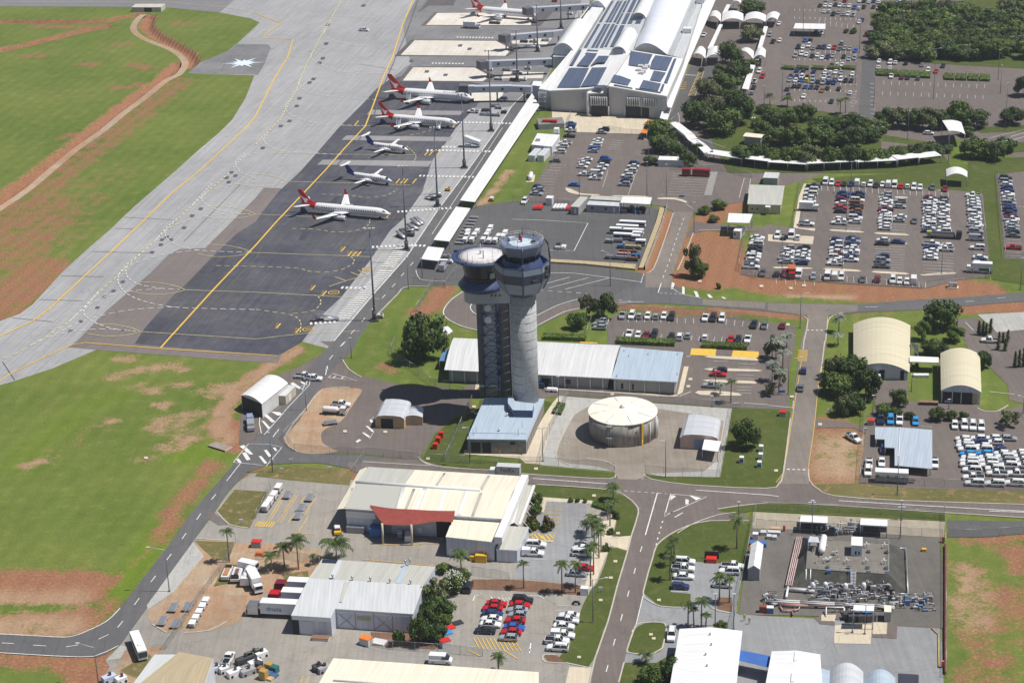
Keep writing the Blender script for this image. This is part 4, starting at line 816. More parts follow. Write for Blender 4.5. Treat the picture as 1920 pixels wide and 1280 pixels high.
b=B('blue_sail','blue shade cloth stretched between the two white workshops','shade sail',A(2,3,1685,1105,1940,1165,1960,1080,1695,1028),3.6,'flat',rm=bluec,fascia=bluec,walls=False,th=.05,posts=9)
hE=4.2
b=B('long_office','long low office with white curved roof running behind the control towers','office',pr(833,693,1146,709,1164,650,852,636),hE,[(0,0),(.35,.75),(.6,1),(.8,.95),(.93,.7),(1,.2)],1.7,wall=w_grey,rm=roofmat('white_curved_sheet',(.68,.685,.70),1.0,line=.9),fascia=trim,inset=1.2)
for k in range(13):b.on('column','f',.02+k*.079,.026+k*.079,0,4.0,trim,.5)
for s0 in(.3,.36,.53,.62,.73):b.on('window','f',s0,s0+.04,1.0,2.6,glass)
b.on('doorway','f',.59,.63,0,2.6,dark_in)
b=B('blue_office_wing','pale blue flat roofed end wing of the long office','office',pr(1146,709.5,1270,716,1281,660,1164,650),hE,'flat',1,wall=mat('corrugated_wall',(.42,.41,.39),.7,var=.1),rm=r_blue,inset=.6,th=.3)
b.on('window','f',.12,.16,.8,2.6,glass);b.on('window','f',.3,.33,.8,2.6,glass)
for k in range(5):b.on('column','f',.02+k*.24,.03+k*.24,0,4.0,trim,.5)
m_=MB();a_,c_=G(*A(2,2,830,340)[0]),G(*A(2,2,1140,375)[0]);d_=c_-a_
for z in(.5,1.1):m_.cyl(a_+Vector((0,0,z)),c_+Vector((0,0,z)),.04,n=4)
for k in range(12):m_.cyl(a_+d_*(k/11),a_+d_*(k/11)+Vector((0,0,1.1)),.04,n=4)
m_.build('railing',dsteel,b.t)
for f in((840,75),(875,115),(785,265),(1240,250),(1020,100),(1240,100)):
 g=G(*A(2,2,*f)[0],hE);x=MB();x.cyl(g,g+Vector((0,0,.6)),.13,n=6);x.build('roof_vent',steel,b.t)
B('blue_porch','small blue awning at the west end of the long office','canopy',A(1,2,1372,145,1440,145,1460,60,1412,58),3,'flat',rm=roofmat('blue_awning_sheet',(.12,.25,.45),.6),walls=False,posts=5)
B('garden_shelter','white flat shelter roof in the trees behind the dark spreading tree','shelter',A(1,1,1375,1170,1460,1185,1465,1205,1440,1232)if 0 else A(1,1,1430,1232,1475,1200,1440,1165,1375,1170),3,'flat',rm=r_white,walls=False,posts=4)
hG=HT(456,768,741)
b=B('vehicle_shelter','white curved open-fronted vehicle shelter beside the perimeter road','shelter',pr(451,741,491,757,540,718,500,703),hG,'arch',1.1,'y',wall=mat('white_panel',(.6,.6,.6),.7),rm=r_white,inset=.15,th=.12)
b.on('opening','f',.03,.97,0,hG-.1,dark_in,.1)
b=B('shelter_annex','small grey roofed cream annex beside the vehicle shelter','shed',A(1,2,145,403,222,408,300,330,210,322),3.0,'flat',wall=w_cream,rm=r_pale,inset=.1);b.on('door','r',.3,.5,0,2.2,trim)
hW=HT(702,803,786)
b=B('arched_workshop','tan walled workshop with silver curved roof by the striped yard','workshop',A(1,2,888,582,1112,590,1165,470,948,455),hW,[(0,0),(.03,.5),(.12,.8),(.35,1),(.65,1),(.88,.8),(1,0)],1.3,'y',wall=w_tan,rm=r_silver,inset=.15,th=.15)
b.on('door','f',.2,.62,0,3.0,dark_in)
b2=B('workshop_wing','lower tan wing with silver roof on the right of the arched workshop','workshop',A(1,2,1110,565,1250,568,1255,500,1165,488),hW*.92,'arch',.6,'y',wall=w_tan,rm=r_silver,inset=.1,th=.15)
b2.on('window','f',.15,.65,1.0,2.1,w_grey)
hP=HT(1314,838,817)
b=B('pump_house','pink walled pump house with silver curved roof beside the tank','pump house',A(2,2,1257,722,1545,735,1568,600,1300,565),hP,[(0,0),(.03,.4),(.14,.8),(.4,1),(.7,1),(.9,.75),(1,0)],1.2,'y',wall=w_pink,rm=r_silver,inset=.15,th=.15)
b.on('roller_door','f',.37,.66,0,3.0,mat('blue_roller_door',(.22,.28,.42),.5))
B('pump_carport','white flat carport in front of the pump house','carport',A(2,2,1425,808,1545,825,1568,748,1443,730),3.3,'flat',rm=r_white,walls=False,posts=5)
hX=HT(1650,713,697)
b=B('vaulted_hall','large cream ribbed vaulted hall with bluish end wall','hall',A(3,2,618,190,1060,232,1066,-140,640,-185)if 0 else[A(3,2,640,215)[0],A(3,2,1062,232)[0],A(3,1,1068,1160)[0],A(3,1,640,1150)[0]],hX,'arch',2.6,'y',wall=w_blue,rm=r_vault,inset=.5,th=.2,seg=12)
b.on('door','f',.46,.56,0,3,dark_in);b.on('door','f',.86,.93,0,3,dark_in);b.on('door_panel','f',.57,.85,0,3.6,w_white);b.on('wall_band','f',.0,1,hX-.5,hX-.1,bluef,.05)
b=B('vaulted_garage','smaller cream ribbed vaulted garage open at its front','garage',A(3,2,1297,368,1601,382,1590,100,1293,88),4.0,'arch',2.0,'y',wall=w_blue,rm=r_vault,inset=.25,th=.2,seg=12)
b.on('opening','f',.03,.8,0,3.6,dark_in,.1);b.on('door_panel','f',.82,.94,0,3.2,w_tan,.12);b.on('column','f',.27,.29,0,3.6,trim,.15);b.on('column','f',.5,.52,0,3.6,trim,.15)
B('link_canopy','white flat link canopy joining the two vaulted halls','canopy',A(3,2,1062,150,1280,158,1280,118,1062,108),3.4,'flat',rm=r_white,walls=False,posts=6)
b=B('screen_wall','dark screen panel beside the large vaulted hall','screen',A(3,2,1068,15,1128,105,1128,28,1070,10),3.5,'flat',rm=dsteel,walls=False,th=.1,posts=4)
hS=HT(1737,893,877)
sp_=A(3,2,803,640,990,643,1232,662,1232,953,950,928,950,797,875,793,875,733,803,730)
q=[G(*c,hS)for c in sp_];cen=sum(q,Vector())/len(q)
t=thing('vehicle_canopy','L-shaped blue grey car canopy over the crowded depot yard','canopy',(cen.x,cen.y,0))
x=MB();fr_=(G(*A(3,2,1232,953)[0],hS)-G(*A(3,2,950,928)[0],hS));an=math.atan2(fr_.y,fr_.x)
dd=lambda p:tuple(rot2(p,-an))
x.face(q[::-1],0,[dd(p)for p in q[::-1]]);x.face([p-Vector((0,0,.2))for p in q],1)
for i in range(len(q)):p,r_=q[i],q[(i+1)%len(q)];x.face([p,r_,r_-Vector((0,0,.2)),p-Vector((0,0,.2))],1)
x.build('roof',[r_shed,trim],t)
for i in(0,2,3,4,5,6,8,1):
 x=MB();p=q[i].lerp(cen,.05);x.cyl((*p.xy,0),(*p.xy,hS-.2),.13,n=6);x.build('post',steel,t)
x=MB();x.cyl(G(*A(3,2,990,643)[0],hS+.05),G(*A(3,2,975,930)[0],hS+.05),.12,n=5);x.build('ridge_cap',trim,t)
hB=HT(1002,851,823)
b=B('tower_base_building','grey block equipment building with pale blue roof at the foot of the towers','building',pr(875,822.5,987,824,1021,747,909,745),hB,'flat',wall=w_block,rm=r_blue,inset=.15,th=.35,fascia=r_blue)
b.on('door','f',.06,.22,0,3.4,dark_in);b.on('door','f',.25,.4,0,3.4,dark_in);b.on('vent','f',.73,.81,2.9,3.7,dark_in)
for s0 in(.08,.3,.42,.7):b.on('window','r',s0,s0+.05,.6,2.6,glass)
b.on('wall_band','r',0,1,3.6,4.0,trim,.04);b.on('notice','f',.46,.5,1.0,1.9,pinkp,.05);b.on('notice','f',.53,.57,.3,1.5,pinkp,.05)
for f,r_ in(((430,852),.35),((363,985),.35),((130,1022),.12),((155,1000),.1),((565,955),.1),((530,1025),.15)):
 g=G(860+f[0]*.211,600+f[1]*.211,hB);x=MB();x.cyl(g,g+Vector((0,0,.7 if r_>.2 else 2)),r_*.6,n=6)
 if r_>.2:x.ball(g+Vector((0,0,.7)),r_,8)
 x.build('roof_vent',trim if r_>.2 else steel,b.t)
x=MB();g=G(860+100*.211,600+1005*.211,hB);g2=G(860+600*.211,600+1010*.211,hB);x.obox(g,g2-g,Vector((0,.35,0)),.15);x.build('roof_step',r_blue,b.t)
conc_t=asphalt('tower_concrete',(.44,.45,.465),.12,fine=.06,streak=.16)
nB,nD,nG=mat('navy_panel',(.040,.062,.16),.45,var=.08),mat('dark_slate_panel',(.035,.045,.085),.4,var=.08),mat('blue_grey_panel',(.22,.255,.35),.45,var=.06)
nW=mat('pale_panel',(.52,.55,.60),.4,var=.05)
base=G(986.5,776)
dep=0
t=thing('control_tower','new concrete control tower with faceted blue and grey cab','control tower',(base.x,base.y,0))
x0,y0=base.x,base.y
rb_=24.3/(F/(G(986.5,776)-Vector((0,0,H))).dot(cF));rt_=rb_*.96
zt=10*(775-553)/(775-P(base+Vector((0,0,10)))[1])*.985
def zat(y):
 lo,hi=0,120
 for _ in range(40):
  m=(lo+hi)/2
  if P(base+Vector((0,0,m)))[1]>y:lo=m
  else:hi=m
 return lo
zsh=zat(548)
x=MB();n=40;x.lathe((x0,y0,0),[(rb_*1.0,0),(rb_*1.0,zsh*.5),(rb_*1.0,zsh)],n);x.build('shaft',conc_t,t)
for k in range(1,14):
 x=MB();z=zsh*k/14;r_=rb_;x.lathe((x0,y0,0),[(r_+.03,z-.06),(r_+.05,z),(r_+.03,z+.06)],n,0);x.build('joint_ring',mat('pour_joint',(.20,.21,.23),.9),t)
PX=F/(base+Vector((0,0,zsh))-Vector((0,0,H))).dot(cF)
def cr(wpx):return wpx/2/PX
ph0=math.pi/2+R(2)
OCT=8;off=R(1)
def octa(mb,prof,mi=0,cap=True,n=OCT):mb.lathe((x0,y0,0),prof,n,mi,False,off,cap)
z=lambda y:zat(y)
W=cr(102)
zb,zlo,z1,z2,zl=z(550),z(541),z(519),z(502),z(490)
ztop,zfb,zpl=z(457),z(473),z(489)
x=MB();octa(x,[(rb_*.97,zb-.2),(W*.76,zlo)]);x.build('cab_soffit',nD,t)
x=MB();octa(x,[(W*.755,zlo),(W*.98,z1)]);x.build('cab_lower_panel',nG,t)
x=MB();octa(x,[(W*.98,z1),(W*1.0,z2)]);x.build('cab_dark_band',nD,t)
x=MB();octa(x,[(W*1.0,z2),(W*1.0,zl)],cap=False);x.build('cab_upper_panel',nG,t)
x=MB();octa(x,[(W*1.005,zl-.12),(W*1.005,zl+.12),(W*.95,zl+.12),(W*.93,z2+.3)],cap=False);octa(x,[(W*.96,z2+.3),(.2,z2+.35)]);x.build('walkway',nB,t)
x=MB();x.lathe((x0,y0,0),[(W*.84,z2+.3),(W*.66,zpl+.9)],16,0,False);x.build('cab_plinth',nB,t)
zg0=zpl+.8
x=MB();x.lathe((x0,y0,0),[(W*.62,zg0),(W*.70,zfb+.1)],16,0,False);x.build('cab_glazing',mat('smoked_glass',(.012,.014,.02),.25,spec=.35),t)
x=MB()
for k in range(16):
 a=off+math.tau*k/16;c_,s_=math.cos(a),math.sin(a);x.cyl((x0+W*.63*c_,y0+W*.63*s_,zg0),(x0+W*.71*c_,y0+W*.71*s_,zfb),.09,n=4)
x.build('glazing_mullion',nD,t)
x=MB();octa(x,[(W*.68,zfb-.1),(W*.70,zfb),(W*.84,ztop+.5),(W*.79,ztop+.5)]);x.build('cab_fascia',mat('slate_blue_fascia',(.12,.155,.24),.45,var=.06),t)
x=MB();octa(x,[(W*.80,ztop+.35),(.2,ztop+.7)]);x.build('cab_roof',mat('pale_blue_membrane',(.50,.60,.68),.6),t)
def rail(t,name,pts,h,m,r=.045,post=2,mid=True):
 x=MB();m_up=Vector((0,0,h))
 for i,(a,c)in enumerate(zip(pts,pts[1:])):
  a,c=Vector(a),Vector(c);x.cyl(a+m_up,c+m_up,r,n=4)
  if mid:x.cyl(a+m_up*.5,c+m_up*.5,r,n=4)
  k_=max(1,round((c-a).length/post))
  for j in range(k_):p=a.lerp(c,j/k_);x.cyl(p,p+m_up,r,n=4)
 return x.build(name,m,t)
oc=lambda r_,z_,n=OCT:[Vector((x0+r_*math.cos(off+math.tau*k/n),y0+r_*math.sin(off+math.tau*k/n),z_))for k in range(n+1)]
rail(t,'roof_rail',oc(W*.80,ztop+.7),1.1,trim)
for k in range(8):
 a=off+math.tau*k/8;c_,s_=math.cos(a),math.sin(a);pp=lambda r_,z_:Vector((x0+W*r_*c_,y0+W*r_*s_,z_))
 x=MB()
 if k in(6,0):x.tube([pp(.76,zlo),pp(1.0,z1),pp(1.03,zl)]+([pp(.98,ztop-.5),pp(.86,ztop+1.3)]if k==0 else[pp(.99,zl+1.5),pp(.9,ztop+1.2)]),.3,4);x.build('fin',nD,t)
 else:x.tube([pp(.76,zlo),pp(.99,z1),pp(1.005,zl)],.08,4);x.build('corner_trim',nD,t)
for a,zz in((R(-22),z2+.5),(R(-20),z1+.6),(R(-62),z1+.5)):
 x=MB();x.box((x0+W*.95*math.cos(a),y0+W*.95*math.sin(a),zz),1.2,1.6,.8,a);x.build('window',dark_in,t)
rn=random.Random(3)
for k in range(13):
 a=rn.uniform(0,6.28);r_=W*rn.choice((.3,.55,.76,.78));x=MB();p=(x0+r_*math.cos(a),y0+r_*math.sin(a),ztop+.5);hh=rn.uniform(1.8,4.2);x.cyl(p,(p[0],p[1],p[2]+hh),.05,n=4)
 if k%4==0:x.ball((p[0],p[1],p[2]+1.2),.28,6)
 x.build('antenna',steel if k%3 else dsteel,t)
x=MB();x.cyl((x0-.4,y0+1.5,ztop+.5),(x0-.4,y0+1.5,ztop+2.4),.35,n=8);x.build('beacon_mast',dsteel,t)
x=MB();x.cyl((x0,y0-.4,ztop+.9),(x0,y0-.4,ztop+2.2),.3,n=8);x.ball((x0,y0-.4,ztop+2.3),.35,8);x.build('beacon',ored,t)
x=MB();x.box((x0-2.6,y0+1.8,ztop+.6),1.8,1.4,.8,.4);x.build('roof_unit',nW,t)
x=MB();x.box((x0+3.2,y0-1.2,ztop+.6),1.3,.5,.7,.4);x.build('roof_unit',dsteel,t)
x=MB();q=[G(860+u*.211,600+v*.211,hB)for u,v in((440,740),(440,800),(485,862),(657,866),(668,800),(600,795),(500,780),(480,740))]
x.prism([tuple(p.xy)for p in q],hB,hB+2.2,0,1);x.build('foot_housing',[nB,r_blue],t)
ob=G(921,745);ox,oy=ob.x,ob.y
t=thing('old_control_tower','older lattice control tower with broad white disc roof','control tower',(ox,oy,0))
def zo(y,p=ob):
 lo,hi=0,120
 for _ in range(40):
  m=(lo+hi)/2
  if P(Vector(p)+Vector((0,0,m)))[1]>y:lo=m
  else:hi=m
 return lo
nv_=mat('navy_steel',(.03,.05,.15),.45);slab=mat('dark_concrete_slab',(.13,.125,.125),.8,var=.15)
zd=zo(566);PXo=F/(ob+Vector((0,0,zd))-Vector((0,0,H))).dot(cF);m1=1/(F/(ob-Vector((0,0,H))).dot(cF))
wx=lambda px:(px-921)*m1*.985
ang=R(-4)
def loc(dx,dy):v=rot2((dx,dy),ang);return(ox+v.x,oy+v.y)
for a_,b_,nm in((wx(899),wx(909),'side_slab'),(wx(944),wx(961),'lift_shaft')):
 x=MB();c=loc((a_+b_)/2,1.5 if nm=='side_slab' else 2.5);x.box((*c,0),b_-a_,3.2 if nm=='side_slab' else 6,zd,ang);x.build(nm,slab,t)
for k in range(1,11):
 x=MB();zz=zd*k/11;a,c=loc(wx(944),-.6),loc(wx(960),-.6);x.cyl((*a,zz-.5),(*c,zz+.4),.07,n=4);x.build('shaft_joint',w_rend,t)
x=MB();c=loc(wx(925),1.0);x.box((*c,0),6.5,.3,zd,ang);x.build('rear_panel',mat('lattice_panel',(.62,.64,.70),.6),t)
cols=[loc(wx(910),-.6),loc(wx(942),-.6),loc(wx(942),5),loc(wx(910),5),loc(wx(936),-.5),loc(wx(960.5),-.6)]
for c in cols:
 x=MB();x.box((*c,0),.34,.34,zd,ang);x.build('lattice_column',nv_,t)
nb=9
for k in range(nb):
 za,zb2=zd*k/nb,zd*(k+1)/nb
 if k==nb-1 or k==nb-2:pass
 x=MB();a,c=Vector((*cols[0],0)),Vector((*cols[1],0))
 x.cyl(a+Vector((0,0,za)),c+Vector((0,0,zb2)),.13,n=4);x.cyl(c+Vector((0,0,za)),a+Vector((0,0,zb2)),.13,n=4);x.cyl(a+Vector((0,0,zb2)),c+Vector((0,0,zb2)),.16,n=4);x.build('cross_brace',nv_,t)
for k in range(12):
 x=MB();c=loc(wx(938),.2);zz=zd*(.25+k*.055);x.box((*c,zz),1.6,1.8,.12,ang);x.cyl((*loc(wx(934),-.6),zz),(*loc(wx(942),-.6),zz+1.9),.06,n=4);x.build('stair_flight',dsteel,t)
x=MB();c=loc(wx(938.5),.3);x.box((*c,zd*.25),1.1,1.0,zd*.62,ang);x.build('stair_core',nD,t)
for zz in(zo(575),zo(597)):
 x=MB();c=loc(wx(921),-.9);x.lathe((0,0,0),[(.05,0),(1.0,.25),(1.05,.5)],16,0);vv=[Vector(v)for v in x.v];x.v=[(c[0]+v.x,c[1]-v.z,zz+v.y)for v in vv];x.build('dish_antenna',nW,t)
x=MB();c=loc(0,.5);x.box((*c,0),6,.2,3.2,ang);x.build('ground_door',w_cream,t)
x=MB();c=loc(0,-.2);x.box((*c,3.6),6.2,.5,.5,ang);x.build('door_lintel',trim,t)
cx=ob+Vector(((909-921)/PXo+.2,2.0,0));cxp=(cx.x,cx.y)
zbx0,zbx1=zo(566),zo(541)
x=MB();q=[Vector((cx.x-3.55*math.cos(k*math.pi/8-math.pi/2)-.2,cx.y+3.55*math.sin(k*math.pi/8-math.pi/2),0))for k in range(9)]
q=[(cx.x-1.9-3.2*math.cos(a),cx.y+3.5*math.sin(a))for a in[(-math.pi/2)+k*math.pi/8 for k in range(9)]]
q=q+[(cx.x+7.9,cx.y+3.5),(cx.x+7.9,cx.y-3.5)]
x.prism(q,zbx0,zbx1+.3,0,0,True);x.build('drum_box',mat('grey_drum_panel',(.36,.37,.42),.6,var=.05),t)
for k in range(3):
 x=MB();c=Vector((cx.x+2.8+k*1.15,cx.y-3.5,zbx1-1.6));x.cyl(c,c+Vector((0,-.08,0)),.32,n=12);x.build('porthole',nD,t)
zr0=zbx1;rr=cr(88)*1.02
x=MB();x.lathe((*cxp,0),[(rr*.92,zr0-.2),(rr*1.0,zr0+.9),(rr*.99,zr0+1.1),(rr*.80,zr0+2.6),(rr*.76,zr0+2.9)],40);x.build('skirt_ring',nB,t)
zw0,zdk=zr0+2.7,zo(481,cx)
x=MB();x.lathe((*cxp,0),[(rr*.70,zw0),(rr*.74,zw0+.9)],32);x.build('cab_sill',mat('maroon_band',(.10,.03,.03),.5),t)
x=MB();x.lathe((*cxp,0),[(rr*.70,zw0+.6),(rr*.86,zdk-.9)],20,0,False);x.build('cab_glazing',mat('smoked_glass',(.012,.014,.02),.25,spec=.35),t)
x=MB();a=R(-52);x.box((cx.x+rr*.80*math.cos(a),cx.y+rr*.80*math.sin(a),zw0+1.2),.2,1.9,1.6,a);x.build('window_blind',mat('pale_green_blind',(.35,.45,.35),.6),t)
rd=54.0/PXo
x=MB();x.lathe((*cxp,0),[(rd*.62,zdk-1.0),(rd*.96,zdk-.35),(rd,zdk-.1),(rd*1.0,zdk+.25),(rd*.965,zdk+.3)],64);x.build('disc_rim',nB,t)
dm,dn,db=newmat('radial_disc_membrane');dv=objvec(dn);ds_=N(dn,'ShaderNodeSeparateXYZ');dn.links.new(dv,ds_.inputs[0])
dx_=mth(dn,'SUBTRACT',ds_.outputs[0],cx.x-ox);dy_=mth(dn,'SUBTRACT',ds_.outputs[1],cx.y-oy);an_=mth(dn,'ARCTAN2',dy_,dx_);rad_=mth(dn,'SQRT',mth(dn,'ADD',mth(dn,'MULTIPLY',dx_,dx_),mth(dn,'MULTIPLY',dy_,dy_)))
cb_=N(dn,'ShaderNodeCombineXYZ');dn.links.new(mth(dn,'MULTIPLY',an_,9.0),cb_.inputs[0]);dn.links.new(mth(dn,'MULTIPLY',rad_,.25),cb_.inputs[1])
rs_=noise(dn,cb_.outputs[0],1.6,4,.7);amt=rng_(dn,rad_,.5,rd*.8,0,.8)
dn.links.new(mixc(dn,mth(dn,'MULTIPLY',rng_(dn,rs_,.35,.65,0,1),amt),(.74,.72,.73),(.30,.27,.30)),db.inputs['Base Color']);db.inputs['Roughness'].default_value=.6
x=MB();x.lathe((*cxp,0),[(rd*.97,zdk+.22),(rd*.5,zdk+.55),(.05,zdk+.8)],64);x.build('disc_roof',dm,t)
rail(t,'disc_rail',[Vector((cx.x+rd*.93*math.cos(a),cx.y+rd*.93*math.sin(a),zdk+.25))for a in[R(215)+k*R(12)for k in range(11)]],1.1,steel,mid=True)
x=MB()
for k in range(10):a=R(190)+k*R(18);x.cyl((cx.x+rr*1.0*math.cos(a),cx.y+rr*math.sin(a),zr0+.6),(cx.x+rr*1.0*math.cos(a),cx.y+rr*math.sin(a),zr0+1.7),.05,n=4)
x.build('skirt_rail',dsteel,t)
for k in range(12):
 a=rn.uniform(0,6.28);r_=rd*rn.uniform(.5,.93);x=MB();p=Vector((cx.x+r_*math.cos(a),cx.y+r_*math.sin(a),zdk+.4));x.cyl(p,p+Vector((0,0,rn.uniform(1.5,3.8))),.045,n=4);x.build('antenna',steel,t)
x=MB();p=Vector((cx.x,cx.y,zdk+.7));x.cyl(p,p+Vector((0,0,3.4)),.07,n=5);x.box(tuple(p+Vector((0,0,.1))),.6,.6,1.2);x.build('mast',trim,t)
x=MB();p=Vector((cx.x+.8,cx.y-3.2,zdk+.5));x.cyl(p,p+Vector((0,0,2.4)),.14,n=6);x.build('antenna',dsteel,t)
for a in(R(150),R(235)):
 x=MB();x.box((cx.x+rd*.98*math.cos(a),cx.y+rd*.98*math.sin(a),zdk),1.1,.8,.8,a);x.build('flood_lamp',nB,t)
tb=G(1168,812);PXt=F/(tb-Vector((0,0,H))).dot(cF);rt=63.5/PXt
ht=HT(1168,812,770);tb=tb
t=thing('water_tank','round concrete water tank with cream conical roof','tank',tuple(tb))
tank_m,tn,tb_=newmat('streaked_tank_concrete');v=objvec(tn)
geo=N(tn,'ShaderNodeSeparateXYZ');tn.links.new(v,geo.inputs[0])
ang_=mth(tn,'ARCTAN2',geo.outputs[1],geo.outputs[0]);cbt=N(tn,'ShaderNodeCombineXYZ');tn.links.new(mth(tn,'MULTIPLY',ang_,6.0),cbt.inputs[0]);tn.links.new(mth(tn,'MULTIPLY',geo.outputs[2],.12),cbt.inputs[2])
ns_=noise(tn,cbt.outputs[0],2.2,5,.7);pj=mth(tn,'FRACT',mth(tn,'MULTIPLY',ang_,22/math.tau))
tot=mth(tn,'MULTIPLY',rng_(tn,ns_,.3,.7,.5,1.2),rng_(tn,pj,0,.08,.7,1))
tn.links.new(mixc(tn,1.0,(.36,.335,.30),grey(tn,tot),'MULTIPLY'),tb_.inputs['Base Color']);tb_.inputs['Roughness'].default_value=.85
x=MB();x.lathe(tuple(tb),[(rt,0),(rt,ht)],72);x.build('wall',tank_m,t)
rm_=roofmat('tank_roof_sheet',(.74,.68,.57),1.2,var=.05,line=.95)
rseg=[mat('tank_roof_cream',(.80,.76,.66),.6,var=.06),mat('tank_roof_white',(.76,.74,.70),.6,var=.05)]
x=MB();ns=72;hc=1.15
for k in range(ns):
 a0,a1=math.tau*k/ns,math.tau*(k+1)/ns;p=lambda a,r_,z_:tb+Vector((r_*math.cos(a),r_*math.sin(a),ht+z_))
 mi=1 if(k%9)in(0,)or k in(30,31,66,67,20)else 0
 x.face([p(a0,rt*1.02,.12),p(a1,rt*1.02,.12),p(a1,.3,hc),p(a0,.3,hc)],mi);x.face([p(a0,rt*1.02,-.15),p(a1,rt*1.02,-.15),p(a1,rt*1.02,.12),p(a0,rt*1.02,.12)],mi)
x.build('roof',rseg,t)
for k in range(8):
 x=MB();a=math.tau*k/8+.2;x.cyl(p(a,rt*.5,.12+(hc-.12)*.5+.05),p(a,rt*.98,.2),.07,n=4);x.build('roof_rib',steel,t)
x=MB();c=tb+Vector((0,0,ht+hc-.1));x.lathe(tuple(c),[(.7,0),(.7,.6),(.1,1.1)],10);x.build('roof_vent',trim,t)
def on_tank(a,r_=0,z_=0):return tb+Vector(((rt+r_)*math.cos(a),(rt+r_)*math.sin(a),z_))
x=MB();a=R(-60)
for zz in(ht*.98,):x.box(tuple(on_tank(a,.15)),.35,.55,zz,a)
x.build('level_gauge',yel,t)
x=MB();x.cyl(on_tank(R(-43),.2),on_tank(R(-43),.2,ht*.9),.16,n=6);x.cyl(on_tank(R(-25),.5),on_tank(R(-25),.5,ht*1.0),.22,n=6);x.cyl(on_tank(R(-20),.6),on_tank(R(-20),.6,ht*.8),.12,n=6);x.build('pipe',trim,t)
for aa in(R(-115),):
 for zz in(ht*.45,ht*.95):addbox(t,'ladder_platform',steel,on_tank(aa,.7,zz),1.4,1.6,.12,aa)
 x=MB()
 for s_ in(-.35,.35):x.cyl(on_tank(aa+s_/rt,.5,.2),on_tank(aa+s_/rt,.5,ht+.8),.05,n=4)
 for k in range(14):x.cyl(on_tank(aa-.35/rt,.5,.5+k*.55),on_tank(aa+.35/rt,.5,.5+k*.55),.03,n=4)
 x.build('ladder',trim,t)
x=MB();x.tube([on_tank(R(-75),.15,.2),on_tank(R(-72),.15,ht*.5),on_tank(R(-70),.15,ht*.75),on_tank(R(-67),.15,ht*.7),on_tank(R(-67),.15,.2)],.06,4);x.build('drain_pipe',dsteel,t)
tc=G(1170,150)
T=thing('terminal','long airport terminal with white vault roof and solar panels','terminal',(tc.x,tc.y,0))
def polyroof(t,pts,hs,m,wall=None,th=.4,names=('roof','wall'),z0=0,uvdir=None,rim=None):
 q=[G(x,y,z_)for(x,y),z_ in zip(pts,hs)];n=len(q)
 ar=sum(q[i].x*q[(i+1)%n].y-q[(i+1)%n].x*q[i].y for i in range(n))
 if ar<0:q=q[::-1]
 a=uvdir if uvdir is not None else SITE;e=Vector((0,0,th));x=MB()
 f=lambda p:tuple(rot2(p,-a));x.face(q,0,[f(p)for p in q]);x.face([p-e for p in q[::-1]],1)
 for i in range(n):p,r_=q[i],q[(i+1)%n];x.face([p-e,r_-e,r_,p],1)
 o=x.build(names[0],[m,rim or trim],t)
 if wall:
  c=sum(q,Vector())/n;w_=MB();qq=[p+(Vector((c.x,c.y,p.z))-p)*.006 for p in q]
  for i in range(n):
   p,r_=qq[i],qq[(i+1)%n];L=(r_-p).length;w_.face([(p.x,p.y,z0),(r_.x,r_.y,z0),(r_.x,r_.y,r_.z-th),(p.x,p.y,p.z-th)],0,[(0,0),(L,0),(L,8),(0,8)])
  w_.build(names[1],wall,t)
 return q
w_term=mat('terminal_wall',(.50,.50,.51),.7,var=.05)
hR=13.0;hr=10.2
main_r=polyroof(T,A(2,0,722,645,1162,722,1285,440,905,378),[hR,hr,hr,hR],r_white,w_term,.5)
left_r=polyroof(T,A(2,0,290,680,560,668,716,640,900,380,520,368,415,495),[9,10.6,12.4,12.4,9,9],r_white,w_term,.5)
polyroof(T,A(2,0,200,665,290,682,480,392,600,200,760,-60,690,-60,500,180,440,385),[8.3]*8,r_white,w_term,.5)
polyroof(T,A(2,0,520,368,905,378,1065,-20,1100,-80,790,-80,740,0),[8.8,12.3,12.3,12.3,8.8,8.8],r_pale,w_term,.4)
polyroof(T,A(2,0,566,700,680,697,700,655,590,660),[9.8]*4,r_white,None,.5,('entrance_canopy',''))
polyroof(T,A(2,0,1162,410,1285,440,1430,-5,1460,-90,1380,-90,1350,-5),[hr-.3]*6,r_pale,w_term,.4)
polyroof(T,A(2,0,1165,800,1195,810,1320,470,1530,-10,1560,-90,1445,-90,1425,-10,1285,440,1162,722),[6.5,6,6,6,6,7,7,7,7],r_white,None,.5,('verge_roof',''))
x=MB();aL,aR=[A(2,0,910,385)[0],A(2,0,1075,-60)[0]],[A(2,0,1165,412)[0],A(2,0,1372,-60)[0]]
rows=[]
for j in range(9):
 u=j/8;row=[]
 l0,l1,r0,r1=G(*aL[0],hR-.6),G(*aL[1],hR-.6),G(*aR[0],hr-.2),G(*aR[1],hr-.2)
 a_,b_=l0.lerp(l1,u),r0.lerp(r1,u)
 for k in range(13):s_=k/12;row.append(a_.lerp(b_,s_)+Vector((0,0,4.4*math.sin(math.pi*s_**.8))))
 rows.append(row)
i0=len(x.v)
for j in range(8):
 for k in range(12):
  x.face([rows[j][k],rows[j][k+1],rows[j+1][k+1],rows[j+1][k]],0,[(j*20,k*2),(j*20,k*2+2),(j*20+20,k*2+2),(j*20+20,k*2)],True)
x.face([rows[0][k]for k in range(13)][::-1],1)
x.build('vault_roof',[r_skin,w_term],T)
x=MB()
for(u0,v0,u1,v1)in((1165,415,1372,-20),(1185,418,1392,-20),(1205,422,1410,-20)):
 x.cyl(G(*A(2,0,u0,v0)[0],hr),G(*A(2,0,u1,v1)[0],hr),.25,n=4)
